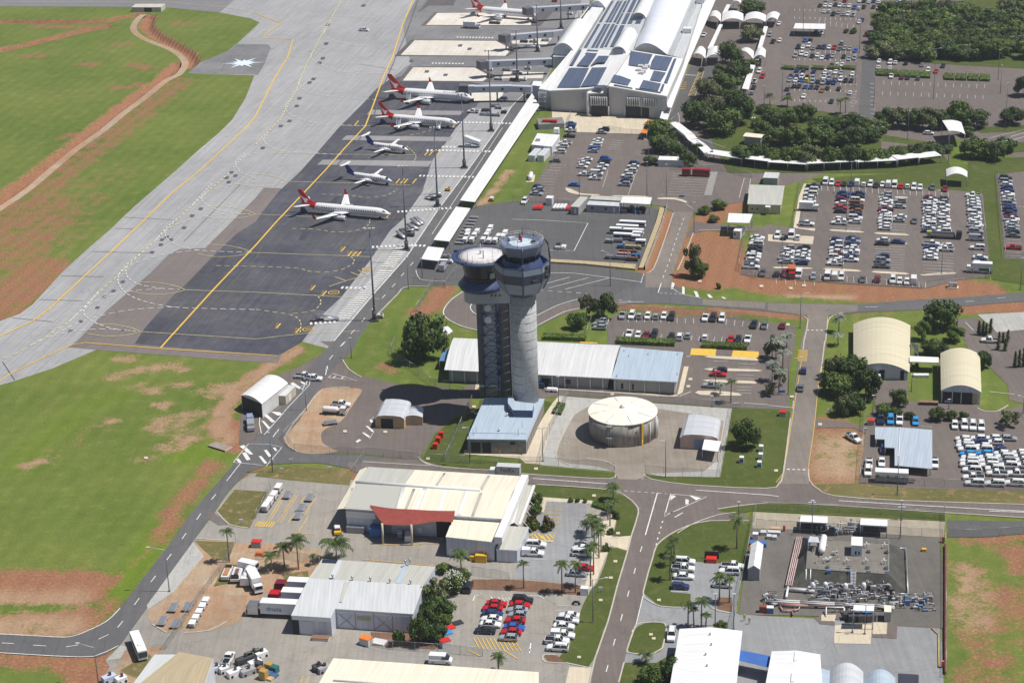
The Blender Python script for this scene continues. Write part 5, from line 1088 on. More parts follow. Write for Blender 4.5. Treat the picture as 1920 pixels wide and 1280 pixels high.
for k in range(40):
 f=k/39;x.cyl(G(*A(2,0,1165+207*f,415-435*f)[0],hr+.1),G(*A(2,0,1205+205*f,422-442*f)[0],hr+.1),.1,n=4)
x.build('roof_walkway',frame_g,T)
for c in((1315,240),(1415,20),(1425,5)):g=G(*A(2,0,*c)[0],hr);addbox(T,'air_conditioner',trim,g,4,4,2,SITE)
for u,v in((948,540),(965,510),(985,548),(1015,508),(970,560),(1000,520)):addbox(T,'air_conditioner',w_rend,G(*A(2,0,u,v)[0],11.6),2.2,2.2,1.3,SITE)
def panel(pts,hs,name='solar_panel_array',m=solar):
 q=[G(x_,y_,z_+.35)for(x_,y_),z_ in zip(pts,hs)];n=len(q)
 if sum(q[i].x*q[(i+1)%n].y-q[(i+1)%n].x*q[i].y for i in range(n))<0:q=q[::-1]
 b_=MB();b_.face(q,0,[tuple(rot2(p,-SITE))for p in q]);b_.face([p-Vector((0,0,.12))for p in q[::-1]],0)
 for i in range(n):p,r_=q[i],q[(i+1)%n];b_.face([p-Vector((0,0,.12)),r_-Vector((0,0,.12)),r_,p],0)
 return b_.build(name,m,T)
def mainh(x_,y_):
 a,b_=main_r[0],main_r[1]
 return None
fl,fr=A(2,0,722,645)[0],A(2,0,1162,722)[0]
def hm(x_,y_):
 (x0_,y0_),(x1_,y1_)=A(2,0,722,645,905,378);(x2_,y2_),(x3_,y3_)=A(2,0,1162,722,1285,440)
 t_=(y0_-y_)/(y0_-y1_);L_=x0_+(x1_-x0_)*t_;t2=(y2_-y_)/(y2_-y3_);R_=x2_+(x3_-x2_)*t2;s_=(x_-L_)/(R_-L_)
 return hR+(hr-hR)*min(1,max(0,s_))
sp2=roofmat('solar_array',(.10,.125,.20),1.0,var=.10,line=.7,rough=.25)
for f in((875,488,890,382,1055,408,1010,508),(1035,515,1050,455,1075,415,1205,430,1160,530),(740,615,765,560,815,570,895,600,870,640),(1035,600,1065,530,1155,545,1115,612),(955,660,985,600,1118,628,1095,680),(1140,620,1215,440,1235,440,1165,625),(770,632,900,658,905,665,762,640),(930,662,1115,690,1120,698,925,668),(1110,680,1130,630,1145,632,1128,685)):
 p_=A(2,0,*f);panel(p_,[hm(*c)for c in p_],m=sp2)
for f in((337,658,430,510,578,510,510,652),(515,650,600,508,712,505,640,640),(610,660,630,640,700,638,680,660)):
 p_=A(2,0,*f);panel(p_,[9.1+(c[0]-1044)*.031 for c in p_],m=sp2)
def hl(x_,y_):
 (x0_,y0_),(x1_,y1_)=A(2,0,520,368,740,0);(x2_,y2_),(x3_,y3_)=A(2,0,905,378,1065,-20)
 t_=(y0_-y_)/(y0_-y1_);L_=x0_+(x1_-x0_)*t_;R_=x2_+(x3_-x2_)*t_;s_=(x_-L_)/(R_-L_)
 return 8.8+3.5*min(1,max(0,s_))
for k,(s0,s1)in enumerate(((.03,.09),(.17,.23),(.245,.30),(.34,.40),(.42,.47),(.53,.62),(.66,.75),(.82,.93))):
 for(v0,v1)in((350,190),(175,100),(90,-15))if k>3 else((355,180),(165,10),(0,-40)):
  L0=520+(368-v0)*.6;R0=905+(378-v0)*.402;L1=520+(368-v1)*.6;R1=905+(378-v1)*.402
  p_=A(2,0,L0+(R0-L0)*s0,v0,L0+(R0-L0)*s1,v0,L1+(R1-L1)*s1,v1,L1+(R1-L1)*s0,v1)
  if k>5 and v0>180:continue
  panel(p_,[hl(*c)for c in p_],m=sp2)
for f in((430,490,505,375,525,375,460,490),(485,492,560,400,640,400,575,494),(590,492,650,420,730,420,700,465,640,470),(555,385,640,388,650,378,570,372)):
 p_=A(2,0,*f);panel(p_,[9.1+(c[0]-1065)*.04 for c in p_],m=sp2)
def barrel(cf,cb,w_px,h,rise,name='barrel_dormer',seg=12,base=8,mroof=r_white):
 a,b_=G(*cf,h),G(*cb,h);d=(b_-a).normalized();n=Vector((d.y,-d.x,0));PX_=F/(a-Vector((0,0,H))).dot(cF);r_=w_px/2/PX_
 x=MB();rr_=[]
 for e in(a,b_):rr_.append([e+n*(r_*math.cos(math.pi*k/seg))+Vector((0,0,rise*math.sin(math.pi*k/seg)))for k in range(seg+1)])
 L_=(b_-a).length
 for k in range(seg):x.face([rr_[0][k],rr_[1][k],rr_[1][k+1],rr_[0][k+1]],0,[(k,0),(k,L_),(k+1,L_),(k+1,0)],True)
 x.face([p-Vector((0,0,0))for p in rr_[0]],1);x.face(rr_[1][::-1],1)
 x.obox((*(a-n*r_).xy,base),n*r_*2,b_-a,h-base,1);return x.build(name,[mroof,w_term],T)
gl=mat('dormer_glass',(.16,.19,.25),.2)
for cf,cb,w_ in((A(2,0,797,418)[0],A(2,0,880,270)[0],31),(A(2,0,948,160)[0],A(2,0,1030,10)[0],31)):
 barrel(cf,cb,w_,11,4.2);g=G(cf[0],cf[1],11.2);d=(G(cb[0],cb[1],11.2)-g).normalized();x=MB()
 x.box(tuple(g-d*.2),4.4,.3,2.8,SITE);x.build('dormer_window',gl,T)
x=MB()
def wallrect(u0,u1,yb0,yb1,vt0,vt1,vb0,vb1,name,m,off=.12):
 a,b_=G(*A(2,0,u0,yb0)[0]),G(*A(2,0,u1,yb1)[0])
 z0_,z1_=HT(A(2,0,u0,yb0)[0][0],A(2,0,u0,yb0)[0][1],A(2,0,0,vb0)[0][1]),HT(A(2,0,u0,yb0)[0][0],A(2,0,u0,yb0)[0][1],A(2,0,0,vt0)[0][1])
 d=(b_-a).normalized();n=Vector((d.y,-d.x,0))*off;y_=MB();y_.obox((*(a-n).xy,z0_),b_-a,n*2,z1_-z0_);return y_.build(name,m,T)
fin=mat('white_fin',(.55,.55,.58),.5)
def finwin(u0,u1,yb0,yb1,vt,vb,nf):
 wallrect(u0,u1,yb0,yb1,vt,vt,vb,vb,'window',dark_in,.25)
 for k in range(nf):
  f=(k+.5)/nf;u=u0+(u1-u0)*f;y_=yb0+(yb1-yb0)*f;g=G(*A(2,0,u,y_)[0]);xx,yy=A(2,0,u,y_)[0];off_=(yb0+(yb1-yb0)*f)-yb0
  z0_,z1_=HT(xx,yy,A(2,0,0,vb+off_)[0][1]),HT(xx,yy,A(2,0,0,vt+off_)[0][1])
  q_=MB();q_.box((g.x,g.y-.9,z0_-.2),.42,1.5,z1_-z0_+.5,SITE*0+.2);q_.build('window_fin',fin,T)
def base_y(u):return 818+(u-300)*.085
finwin(318,438,823,832,696,742,7);finwin(452,540,833,840,698,742,5)
finwin(585,717,868,872,728,780,8);finwin(858,958,880,882,735,785,6);finwin(980,1080,883,885,740,790,6);finwin(1102,1138,886,887,742,790,2)
wallrect(596,720,869,874,798,798,866,872,'opening',dark_in,.3);wallrect(852,966,880,884,805,805,878,882,'opening',dark_in,.3);wallrect(974,1088,884,887,808,808,882,884,'opening',dark_in,.3)
wallrect(325,545,824,838,780,785,790,798,'window_strip',dark_in,.25)
for u in(568,722,850,968,1090):wallrect(u,u+8,866+(u-568)*.035,867+(u-568)*.035,800,800,866,866,'column',trim,.6)
wallrect(566,574,865,866,690,690,864,864,'column',trim,.7)
x=MB();g=G(*A(2,0,255,830)[0])
for k in range(5):
 zz=k*2.0;x.box((g.x-1.5,g.y,zz),3.4,1.8,.15,SITE)
for a_ in(-3,0):
 for b_ in(-1,1):x.cyl((g.x+a_,g.y+b_,0),(g.x+a_,g.y+b_,8.2),.12,n=4)
x.build('fire_stair',steel,T)
def pod(name,label,f,h,rise,rm=r_white,ax='y',wall=w_white,**k):return B(name,label,'lounge',A(2,0,*f),h,'arch',rise,ax,wall=wall,rm=rm,inset=.3,th=.3,**k)
pod('gate_lounge','curved white roofed gate lounge joined to the terminal airside, nearest of the row',(305,372,465,382,580,200,440,180),8.2,3.4)
B('gate_link_block','low white block under the nearest curved gate lounge','building',A(2,0,305,425,400,425,440,380,340,375),5.5,'flat',wall=w_white,rm=r_white,inset=.05)
B('gate_corner_block','white block beside the terminal west stair','building',A(2,0,150,640,225,650,225,612,160,608),6.0,'flat',wall=w_blue,rm=r_white,inset=.05)
pod('gate_lounge','curved white roofed gate lounge at the top of the picture',(583,50,700,62,790,-60,640,-60),8.2,3.4)
B('gate_bulkhead','white glazed bulkhead below the farthest gate lounge','building',A(2,0,575,85,660,85,690,40,595,35),5.5,'flat',wall=w_white,rm=r_white,inset=.05)
gt=thing('roof_gantry','pale steel gantry frame along the terminal airside edge','gantry',tuple(G(*A(2,0,560,130)[0])))
x=MB()
for a_,b_ in(((470,195),(585,40)),((490,200),(600,50))):
 x.cyl(G(*A(2,0,*a_)[0],6),G(*A(2,0,*b_)[0],6),.35,n=4)
x.build('rail',trim,gt)
for k in range(5):
 x=MB();g=G(*A(2,0,475+k*28,210-k*38)[0]);x.cyl(g,(g.x,g.y,6),.2,n=4);x.build('post',steel,gt)
brw=roofmat('bridge_panel',(.62,.65,.74),3.0,var=.04,line=.8)
def bridge(label,pts,head,w_=3.2,z_=4.6):
 t=thing('jet_bridge',label,'jet bridge',tuple(G(*A(*head[:2],*head[2:])[0])),group='jet bridges at the gates')
 q=[G(x_,y_,z_)for x_,y_ in pts]
 for k,(a,b_)in enumerate(zip(q,q[1:])):
  d=(b_-a);n=Vector((-d.y,d.x,0)).normalized()*(w_-k*.25);x=MB();x.obox(a-n/2,d,n,2.9-k*.15)
  x.build('tunnel',brw,t)
  for j in range(int(d.length//6)):
   p=a+d*((j+.5)/int(max(1,d.length//6)));nn=n.normalized()*-(w_/2-k*.12+.03);y_=MB();y_.box(tuple(p+nn+Vector((0,0,.9))),1.1,.12,1.1,math.atan2(d.y,d.x));y_.build('window',glass,t)
  m=a.lerp(b_,.6);x=MB();x.cyl((m.x,m.y,0),(m.x,m.y,z_),.35,n=6);x.build('leg',steel,t)
 h_=q[0];x=MB();x.box((h_.x,h_.y,z_-.3),4.2,4.4,3.6,math.atan2((q[1]-q[0]).y,(q[1]-q[0]).x));x.build('cab',mat('dark_canopy',(.12,.12,.14),.7),t)
 x=MB();x.box((h_.x+3,h_.y,0),2.4,3.4,1.1,0);x.build('drive_carriage',dsteel,t)
 x=MB();x.cyl((h_.x+3,h_.y,1),(h_.x+3,h_.y,z_),.3,n=6);x.build('lift_column',steel,t)
bridge('jet bridge docked at the nearest red-tailed jet',A(1,0,1560,690,1640,690)+A(2,0,0,685,150,690),(1,0,1700,740))
bridge('unused jet bridge with square head reaching over a white stand, second from the terminal end',A(1,0,1700,510)+A(2,0,-160,500,300,482),(1,0,1690,545))
bridge('unused jet bridge folded beside the curved gate lounge',A(1,0,1865,310)+A(2,0,-40,305,300,275,380,262),(1,0,1860,350))
bridge('jet bridge beside the farthest jet at the top of the picture',A(2,0,120,105,180,95,580,70),(2,0,160,140))
def canopy(label,f,h,rm=r_white,name='walkway_canopy',group=None,step=6,cat='canopy',th=.2,cyl=False):
 return B(name,label,cat,f,h,'flat',rm=rm,walls=False,posts=step,th=th,group=group)
gw='flat white roofs of the airside walkway'
canopy('short nearest section of the white airside walkway roof',A(1,1,1238,662,1370,676,1412,580,1290,568),3.4,group=gw)
canopy('middle section of the white airside walkway roof beside the cart rows',A(1,1,1332,518,1450,530,1608,282,1500,270),3.4,group=gw)
canopy('very long far section of the white airside walkway roof reaching the terminal',A(1,1,1530,222,1640,235)+A(2,0,205,790,150,700),3.6,group=gw)
gc='stepped white roofs of the long curved footpath canopy'
cpts=A(2,0,1460,1210,1720,1250,1920,1275)+A(3,0,290,1293,670,1275,970,1262,1130,1245,1300,1225)
cord=('western','second','third','fourth','fifth','sixth','eastern')
for k,(a,b_)in enumerate(zip(cpts,cpts[1:])):
 ga,gb=G(*a),G(*b_);d=(gb-ga).normalized();n=Vector((-d.y,d.x,0))*6.0;up=Vector((0,0,3.2+.3*(k%2)));lab='section of the long curved white footpath canopy, %s from its west end'%('first','second','third','fourth','fifth','sixth','seventh')[k]
 canopy(lab,[P(ga+up),P(gb+up),P(gb+n+up),P(ga+n+up)],up.z,group=gc,step=7)
cp=A(2,0,1175,975,1290,1065,1320,1105,1385,1150,1440,1205)
for k,(a,b_)in enumerate(zip(cp,cp[1:])):
 ga,gb=G(*a),G(*b_);d=(gb-ga).normalized();n=Vector((-d.y,d.x,0))*4.0;up=Vector((0,0,3.2));canopy('%s piece of the narrow white canopy running down from the terminal corner'%('first','second','third','fourth')[k],[P(ga+up),P(gb+up),P(gb+n+up),P(ga+n+up)],3.2,group='narrow canopy pieces beside the tree row')
canopy('white slab canopy at the east corner of the terminal front',A(2,0,1108,885,1165,905,1192,822,1130,818),3.5)
B('red_awning','small orange red awning beside the trees at the terminal yard','awning',A(2,0,965,995,1010,1000,1045,900,1020,895),3,'flat',rm=orange,walls=False,posts=5)
gf='white vaulted forecourt canopies'
for f,lab in(((1355,415,1450,440,1455,378,1385,365),'small vaulted forecourt canopy nearest the terminal verge'),((1455,440,1565,428,1580,370,1470,372),'second vaulted forecourt canopy by the trees'),((1700,385,1810,445,1815,388,1710,375),'vaulted forecourt canopy behind the trees'),((1812,440,1900,435,1905,378,1830,380),'vaulted canopy at the east end of the near forecourt row'),((1480,130,1565,165,1570,110,1490,95),'vaulted canopy at the west end of the far forecourt row'),((1570,165,1735,160,1735,105,1580,102),'wide vaulted canopy in the far forecourt row'),((1740,160,1900,165,1905,115,1755,108),'second wide vaulted canopy in the far forecourt row'),((1645,30,1715,28,1720,8,1660,5),'small vaulted canopy beyond the far forecourt row'),((1905,160,1990,150,2010,105,1910,115),'vaulted canopy at the east end of the far forecourt row')):
 B('forecourt_canopy',lab,'canopy',A(2,0,*f),4,'arch',1.6,'y',rm=r_white,walls=False,posts=12,group=gf,th=.2)
canopy('narrow white canopy down the middle of the forecourt lanes',A(2,0,1465,365,1500,368,1580,185,1555,182),3.4)
canopy('narrow white canopy at the far end of the forecourt lanes',A(2,0,1575,105,1605,108,1640,35,1610,35),3.4)
canopy('narrow white canopy in the east forecourt trees',A(2,0,1725,665,1775,672,1825,490,1790,485),3.4)
canopy('narrow white canopy leading away east of the forecourt',A(2,0,1815,450,1850,450,1920,200,1890,198),3.4)
canopy('white payment canopy in the far public car park',A(3,0,190,215,430,220,432,180,205,175),4)
canopy('small pale canopy at the west side of the far car park',A(3,0,-40,165,20,150,60,112,0,112),3.5)
B('bus_shelter','white shelter roof with grey walls beside the round lawn by the terminal road','shelter',A(2,0,1732,1022,1870,1035,1905,1010,1765,995),3.6,'gable',.6,wall=w_grey,rm=r_cream,inset=.5)
B('toll_canopy','white curved toll canopy over the access road','canopy',A(3,0,1355,1008,1480,1008,1450,918,1305,930),5.2,[(0,0),(.2,.5),(.5,.9),(.8,1),(1,.95)],1.5,'y',rm=r_white,walls=False,posts=10,th=.15)
B('gateway_canopy','white arched canopy over the footpath beside the big car park','canopy',A(3,1,1340,45,1495,50,1495,5,1335,-10),4.0,'arch',1.4,'y',rm=r_white,walls=False,posts=9,th=.15)
b=B('plant_room','white flat roofed hut beside the middle car park','hut',A(2,0,145,1085,300,1100,360,1012,190,1000),3.4,'flat',wall=w_white,rm=r_white,inset=.05)
addbox(b.t,'air_conditioner',steel,G(*A(2,0,195,1058)[0],3.4),1.8,1.4,.8,SITE);addbox(b.t,'flue_box',trim,G(*A(2,0,335,1000)[0],3.4),2,2.4,2.2,SITE)
for k in range(2):
 hut('white_container','white ribbed container, %s of the pair before the white hut'%('left','right')[k],'container',A(2,0,122+k*68,1212-k*0)[0],A(2,0,172+k*68,1215)[0],10,2.6,rm=r_pale,wall=w_white,inset=.02,group='white containers by the hut')
b=hut('timber_enclosure','grey walled enclosure holding red machinery below the terminal stair','enclosure',A(2,0,200,975)[0],A(2,0,395,965)[0],9,2.4,rm=mat('enclosure_floor',(.2,.2,.2),.8),wall=w_grey,inset=.02)
addbox(b.t,'red_machine',ored,G(*A(2,0,265,915)[0],2.4),4,2,1,SITE);addbox(b.t,'red_machine',ored,G(*A(2,0,320,920)[0],2.4),2,2,1.2,SITE)
hut('long_shed','long white roofed grey shed at the edge of the trees by the bus bays','shed',A(2,0,1095,1252)[0],A(2,0,1322,1258)[0],5,2.9,rm=r_white,wall=w_rend,inset=.05)
b=hut('site_office','grey end-on site office beside the red carts','office',A(2,1,440,330)[0],A(2,1,500,335)[0],12,3.2,rm=r_green,wall=w_grey,inset=.05);b.on('door','f',.45,.7,.5,2.5,trim)
b=hut('site_office','long grey site office left of the white yard canopy','office',A(2,1,560,312)[0],A(2,1,805,325)[0],4.5,3.0,rm=r_pale,wall=w_grey,inset=.05);b.on('window','f',.13,.2,1.2,2.2,glass);b.on('window','f',.55,.62,1.2,2.2,glass);b.on('door','f',.82,.87,.2,2.3,trim)
hut('site_office','green roofed site office behind the long grey one','office',A(2,1,580,275)[0],A(2,1,815,288)[0],4.5,3.2,rm=r_green,wall=w_grey,inset=.05)
canopy('white yard canopy with machines stored beneath it',A(2,1,812,240,1035,252,1050,200,830,195),4.0,name='yard_canopy',step=6)
x=thing('stored_machines','dark machinery and blue bin stored under the white yard canopy','machinery',tuple(G(*A(2,1,900,320)[0])))
for k,(u,v,m,s_)in enumerate(((840,320,dsteel,2.5),(880,305,dsteel,2),(925,320,bpaint,2.2),(975,300,dsteel,2.5),(960,325,dsteel,2),(900,285,w_grey,2))):addbox(x,'machine',m,G(*A(2,1,u,v)[0]),s_,s_*.7,s_*.6,k,.8)
x=B('guard_building','grey roofed low building west of the big car park','building',A(3,1,-155,250,100,258,125,112,-135,105),3.6,'gable',.5,'x',wall=w_cream,rm=r_green,inset=.3)
for s0 in(.1,.25,.5):x.on('window','f',s0,s0+.06,1.4,2.0,glass)
B('guard_porch','small white porch at the corner of the grey roofed building','porch',A(3,1,-20,272,15,275,30,248,-20,246),3.2,'flat',rm=r_white,walls=False,posts=4)
hut('small_office','grey roofed hut behind the low building under the footpath canopy','hut',A(3,1,-40,105)[0],A(3,1,72,110)[0],7,2.8,rm=r_pale,wall=w_grey,inset=.1)
canopy('white checkpoint canopy over the car park entry lane',A(2,1,1615,388,1780,392,1805,325,1625,318),5.2,name='checkpoint_canopy',step=11)
b=hut('guard_hut','small white guard hut beside the checkpoint canopy','hut',A(2,1,1658,510)[0],A(2,1,1712,515)[0],6,3.0,rm=r_white,wall=w_white,inset=.04);b.on('window','f',.1,.35,1.3,2.2,glass);b.on('door','f',.55,.8,.2,2.3,w_rend)
hut('equipment_hut','small white hut near the red carts in the equipment yard','hut',A(2,1,252,262)[0],A(2,1,300,265)[0],3,3,rm=r_white,wall=w_white,inset=.02)
hut('drain_culvert','pale concrete culvert mouth where the red trench meets the taxiway','culvert',A(0,0,990,92)[0],A(0,0,1210,92)[0],8,2.6,rm=mat('pale_culvert',(.5,.48,.45),.8),wall=mat('pale_culvert',(.5,.48,.45),.8),inset=.02).on('opening','f',.42,.68,0,2.3,dark_in)
b=hut('concrete_drain_head','dark concrete drain mouth in the rubble bank by the perimeter road','culvert',A(0,2,1560,790)[0],A(0,2,1690,830)[0],3,.5,rm=rocky,wall=rocky,inset=.02);b.on('opening','f',.05,.95,0,.4,dark_in)
b=hut('tool_shed','white gabled shed with grey end wall inside the pipework compound','shed',A(2,3,1765,512)[0],A(2,3,1858,518)[0],12.5,3.3,roof='gable',rise=1.0,ax='y',rm=r_white,wall=w_grey,inset=.1);b.on('door','f',.3,.75,0,2.6,w_grey)
B('tank_shelter','white roofed open shelter at the north fence, left of the pair','shelter',A(3,3,238,68,446,80,448,32,246,22),3.4,'flat',rm=r_white,walls=False,posts=6,group='white shelters on the compound track')
B('tank_shelter','white roofed open shelter at the north fence, right of the pair','shelter',A(3,3,690,92,896,103,896,55,694,45),3.4,'flat',rm=r_white,walls=False,posts=6,group='white shelters on the compound track')
for f in((240,122,445,130),(688,146,892,155)):
 a,c=A(3,3,*f);x=hut('dark_tank_row','dark storage tanks under the %s white compound shelter'%('left' if f[0]<300 else 'right'),'tanks',a,c,3.4,1.8,rm=dark_in,wall=dsteel,inset=.02)
fus_w=mat('aircraft_white',(.78,.78,.80),.3,var=.02);tail_r=mat('aircraft_red',(.50,.012,.010),.35,var=.03);tail_b=mat('aircraft_navy',(.02,.035,.20),.35,var=.03)
eng_g=mat('engine_grey',(.62,.63,.66),.3,var=.03);tyre=mat('tyre_rubber',(.02,.02,.02),.8);chrome=mat('bare_metal',(.55,.56,.6),.25,.8)
def foil(mb,r0,r1,n=1,mi=0):
 rows=[]
 for(p,c,th_)in(r0,r1):
  p=Vector(p);rows.append([p+Vector((0,0,0)),p+Vector((-c*.25,0,th_*.55)),p+Vector((-c*.6,0,th_*.4)),p+Vector((-c,0,0)),p+Vector((-c*.6,0,-th_*.4)),p+Vector((-c*.25,0,-th_*.45))])
 mb.ring(rows,mi,False)
def text_mesh(s,size,name,m,parent,matx):
 cu=bpy.data.curves.new(name,'FONT');cu.body=s;cu.size=size;cu.extrude=.02;o=bpy.data.objects.new(name,cu);COL.objects.link(o)
 bpy.context.view_layer.update();me=bpy.data.meshes.new_from_object(o.evaluated_get(bpy.context.evaluated_depsgraph_get()));bpy.data.objects.remove(o)
 me.materials.clear();me.materials.append(m);me.transform(matx);o2=bpy.data.objects.new(name,me);COL.objects.link(o2);o2.parent=parent;return o2
def plane(label,nose,tail,r,span,prop=False,word=None,wsize=1.5,zc=None):
 zc=zc or(r+1.25);a,b_=G(*tail,zc),G(*nose,zc);d=b_-a;L=d.length;rz=math.atan2(d.y,d.x)
 t=thing('turboprop_plane' if prop else 'passenger_jet',label,'aircraft',(a.x,a.y,0),rz)
 Bm=lambda mb,n_,m:mb.build(n_,m,t,world=False)
 def sec(x_,rr,dz=0,k=16):return[(x_,rr*math.cos(math.tau*j/k),zc+dz+rr*math.sin(math.tau*j/k))for j in range(k)]
 f=L/36.0;x=MB()
 if prop:st=[(0,.12,.6),(1.5*f,.3,.5),(8*f,.85,.15),(12*f,1,0),(29*f,1,0),(31*f,.92,-.06),(33.5*f,.55,-.25),(36*f,.04,-.5)]
 else:st=[(0,.12,.55),(1.2,.32,.5),(4.5*f,.66,.3),(8.5*f,.95,.05),(11*f,1,0),(30.2*f,1,0),(32*f,.94,-.04),(33.8*f,.74,-.18),(35.2*f,.42,-.34),(36*f,.06,-.42)]
 x.ring([sec(p,max(.05,q*r),z_*r)for p,q,z_ in st],0)
 Bm(x,'fuselage',fus_w)
 tm=tail_b if prop else tail_r
 x=MB();e=1.012;k=16
 n_st=[s_ for s_ in st if s_[0]<6.0*f]+[(7.0*f,np.interp(7*f,[s_[0]for s_ in st],[s_[1]for s_ in st]),np.interp(7*f,[s_[0]for s_ in st],[s_[2]for s_ in st]))]
 rows=[sec(p,max(.05,q*r)*e+.02,z_*r)for p,q,z_ in n_st]
 rows[-1]=[(p[0]-(p[2]-zc)*(.4 if prop else-.5)-.0+(0 if prop else-1.5),p[1],p[2])for p in rows[-1]]
 x.ring(rows,0,cap1=False);Bm(x,'tail_cone',tm)
 def fin(poly,th_,m,nm):
  x=MB();nn=len(poly)
  lo=[(p[0],-th_/2,p[1])for p in poly];hi=[(p[0],th_/2,p[1])for p in poly];x.face(lo,0);x.face(hi[::-1],0)
  for i in range(nn):j=(i+1)%nn;x.face([lo[j],lo[i],hi[i],hi[j]],0)
  return Bm(x,nm,m)
 if prop:
  fin([(-1.0,zc+3.9),(.6,zc+3.9),(3.6,zc+.9),(5.2,zc+.75),(.6,zc+.6)],.25,tm,'tail_fin');x=MB()
  for s_ in(1,-1):foil(x,((.9,0,zc+3.95),1.8,.2),((0,s_*3.4,zc+4.0),1.0,.1))
  Bm(x,'tailplane',fus_w);x=MB();x.ball((.4,0,zc+4.0),.3,8);Bm(x,'fin_cap',fus_w)
 else:
  g_=r/1.5;fin([(-1.25*g_,zc+6.0*g_),(.25*g_,zc+6.1*g_),(1.35*g_,zc+4.8*g_),(3.8*g_,zc+2.1*g_),(5.8*g_,zc+1.35*g_),(.4,zc+.8*g_)],.32,tm,'tail_fin')
  K=[(195,285),(240,330),(290,368),(335,372),(362,395),(325,408),(332,430),(385,458),(412,500),(345,466),(288,440),(292,415),(258,368),(215,322)]
  kp=[((u-235)/43.9*g_,zc+(480+.083*(u-235)-v)/40.5*g_)for u,v in K]
  for s_ in(1,-1):
   x=MB();pts=[(p[0],s_*.18,p[1])for p in kp];x.face(pts if s_<0 else pts[::-1]);Bm(x,'fin_emblem',fus_w)
  x=MB()
  for s_ in(1,-1):foil(x,((4.3*f,s_*.3,zc+.35*r),3.4*g_,.35),((.3*f,s_*6.0*g_,zc+.9*r),1.3*g_,.15))
  Bm(x,'tailplane',fus_w)
 wr=20.3*f if not prop else 19.5*f;c0,c1=(6.2,1.5)if not prop else(2.6,1.2)
 if not prop:c0*=r/1.6
 sw=span/2*(.52 if not prop else .08)
 for s_ in(1,-1):
  x=MB();zr=zc-r*.55;mid=(wr-sw*.38,s_*span*.19,zr+span*.015)
  foil(x,((wr+(.8 if not prop else 0),0,zr),c0*1.1,.7),(mid,c0*.62,.42));foil(x,(mid,c0*.62,.42),((wr-sw,s_*span/2,zr+span*.045),c1,.16));Bm(x,'wing',fus_w)
  if not prop:
   x=MB();p=(wr-sw,s_*span/2,zr+span*.045);foil(x,(p,c1,.14),((p[0]-1.1,p[1]+s_*.5,p[2]+2.0),.6,.1));Bm(x,'winglet',tail_r)
   x=MB();ex,ey,ez=mid[0]+1.4,s_*span*.185,zr-.75;er=.95*r/1.5*.95
   rg=lambda xx,q:[(xx,ey+q*math.cos(math.tau*j/14),ez+q*math.sin(math.tau*j/14))for j in range(14)]
   x.ring([rg(ex-3.4,er*.45),rg(ex-2.6,er*.8),rg(ex-1,er),rg(ex+.8,er*1.02),rg(ex+1.2,er*.88)],0);x.ring([rg(ex+1.18,er*.8),rg(ex+1.24,er*.2)],1);x.box((ex-1.8,ey,ez+er*.5),3.2,.35,1.2);Bm(x,'engine',[eng_g,dark_in])
  else:
   x=MB();ex,ey,ez=wr+1.6,s_*3.3,zr+.35;rg=lambda xx,q,dz=0:[(xx,ey+q*math.cos(math.tau*j/10),ez+dz+q*math.sin(math.tau*j/10))for j in range(10)]
   x.ring([rg(ex-5,.15),rg(ex-3,.5),rg(ex,.55),rg(ex+.5,.25),rg(ex+.9,.05)],0);Bm(x,'engine',fus_w);x=MB()
   for k_ in range(4):a_=k_*math.pi/2+.3;x.box((ex+.55,ey+math.cos(a_)*.85,ez+math.sin(a_)*.85-.1),.08,.3 if abs(math.sin(a_))>.7 else 1.6,1.6 if abs(math.sin(a_))>.7 else .25)
   Bm(x,'propeller',dsteel)
 for s_ in(1,-1):
  x=MB();n_=24 if not prop else 12;x0_,x1_=(9*f,30.5*f)if not prop else(11*f,28*f)
  for k_ in range(n_):xx=x0_+(x1_-x0_)*k_/(n_-1);x.box((xx,s_*r*.985,zc+.12*r),.34,.12,.5)
  Bm(x,'cabin_windows',glass)['kind']='stuff' if 0 else 'part'
 x=MB()
 if not prop:x.ring([[(34.3*f,y_*r,zc+z_*r)for y_,z_ in((-.5,.12),(.5,.12),(.46,.3),(-.46,.3))],[(33.2*f,y_*r,zc+z_*r)for y_,z_ in((-.72,.22),(.72,.22),(.5,.62),(-.5,.62))]],0,False)
 else:x.ring([[(33.0*f,y_*r,zc+z_*r)for y_,z_ in((-.5,.2),(.5,.2),(.4,.35),(-.4,.35))],[(31.4*f,y_*r,zc+z_*r)for y_,z_ in((-.8,.3),(.8,.3),(.55,.86),(-.55,.86))]],0,False)
 Bm(x,'cockpit_glass',glass)
 for gx_,gy_ in((31.5*f,0),(17.5*f,r*1.3),(17.5*f,-r*1.3)):
  x=MB();x.cyl((gx_,gy_,.5),(gx_,gy_,zc-r*.6),.14,n=6)
  for q in(-.28,.28):x.cyl((gx_,gy_+q-.14,.5),(gx_,gy_+q+.14,.5),.48,n=12,mi=1)
  Bm(x,'landing_gear',[steel,tyre])
 if word:
  a_=R(34);M_=Matrix.Translation((word[1]*f,-r*math.cos(a_)-.05,zc+r*math.sin(a_)-.35))@Matrix.Rotation(math.pi/2-a_*.9,4,'X')
  text_mesh(word[0],wsize,'lettering',mat('lettering_grey',(.2,.2,.23),.5)if word[2]else pinkp,t,M_)
 return t
plane('red tailed white jet nearest the towers, alone on the dark apron',(732,399),(566,385),1.55,29,word=('QANTASLINK',22.5,0),wsize=1.0)
plane('red tailed white jet with two boarding stairs at its doors',(857,229.5),(716,219),1.55,29,word=('QANTASLINK',23,0),wsize=.9)
plane('large red tailed jet docked at a bridge, dark lettering on its side',(886,181.5),(734,171.5),1.95,34,word=('QANTAS',23.5,1),wsize=1.9)
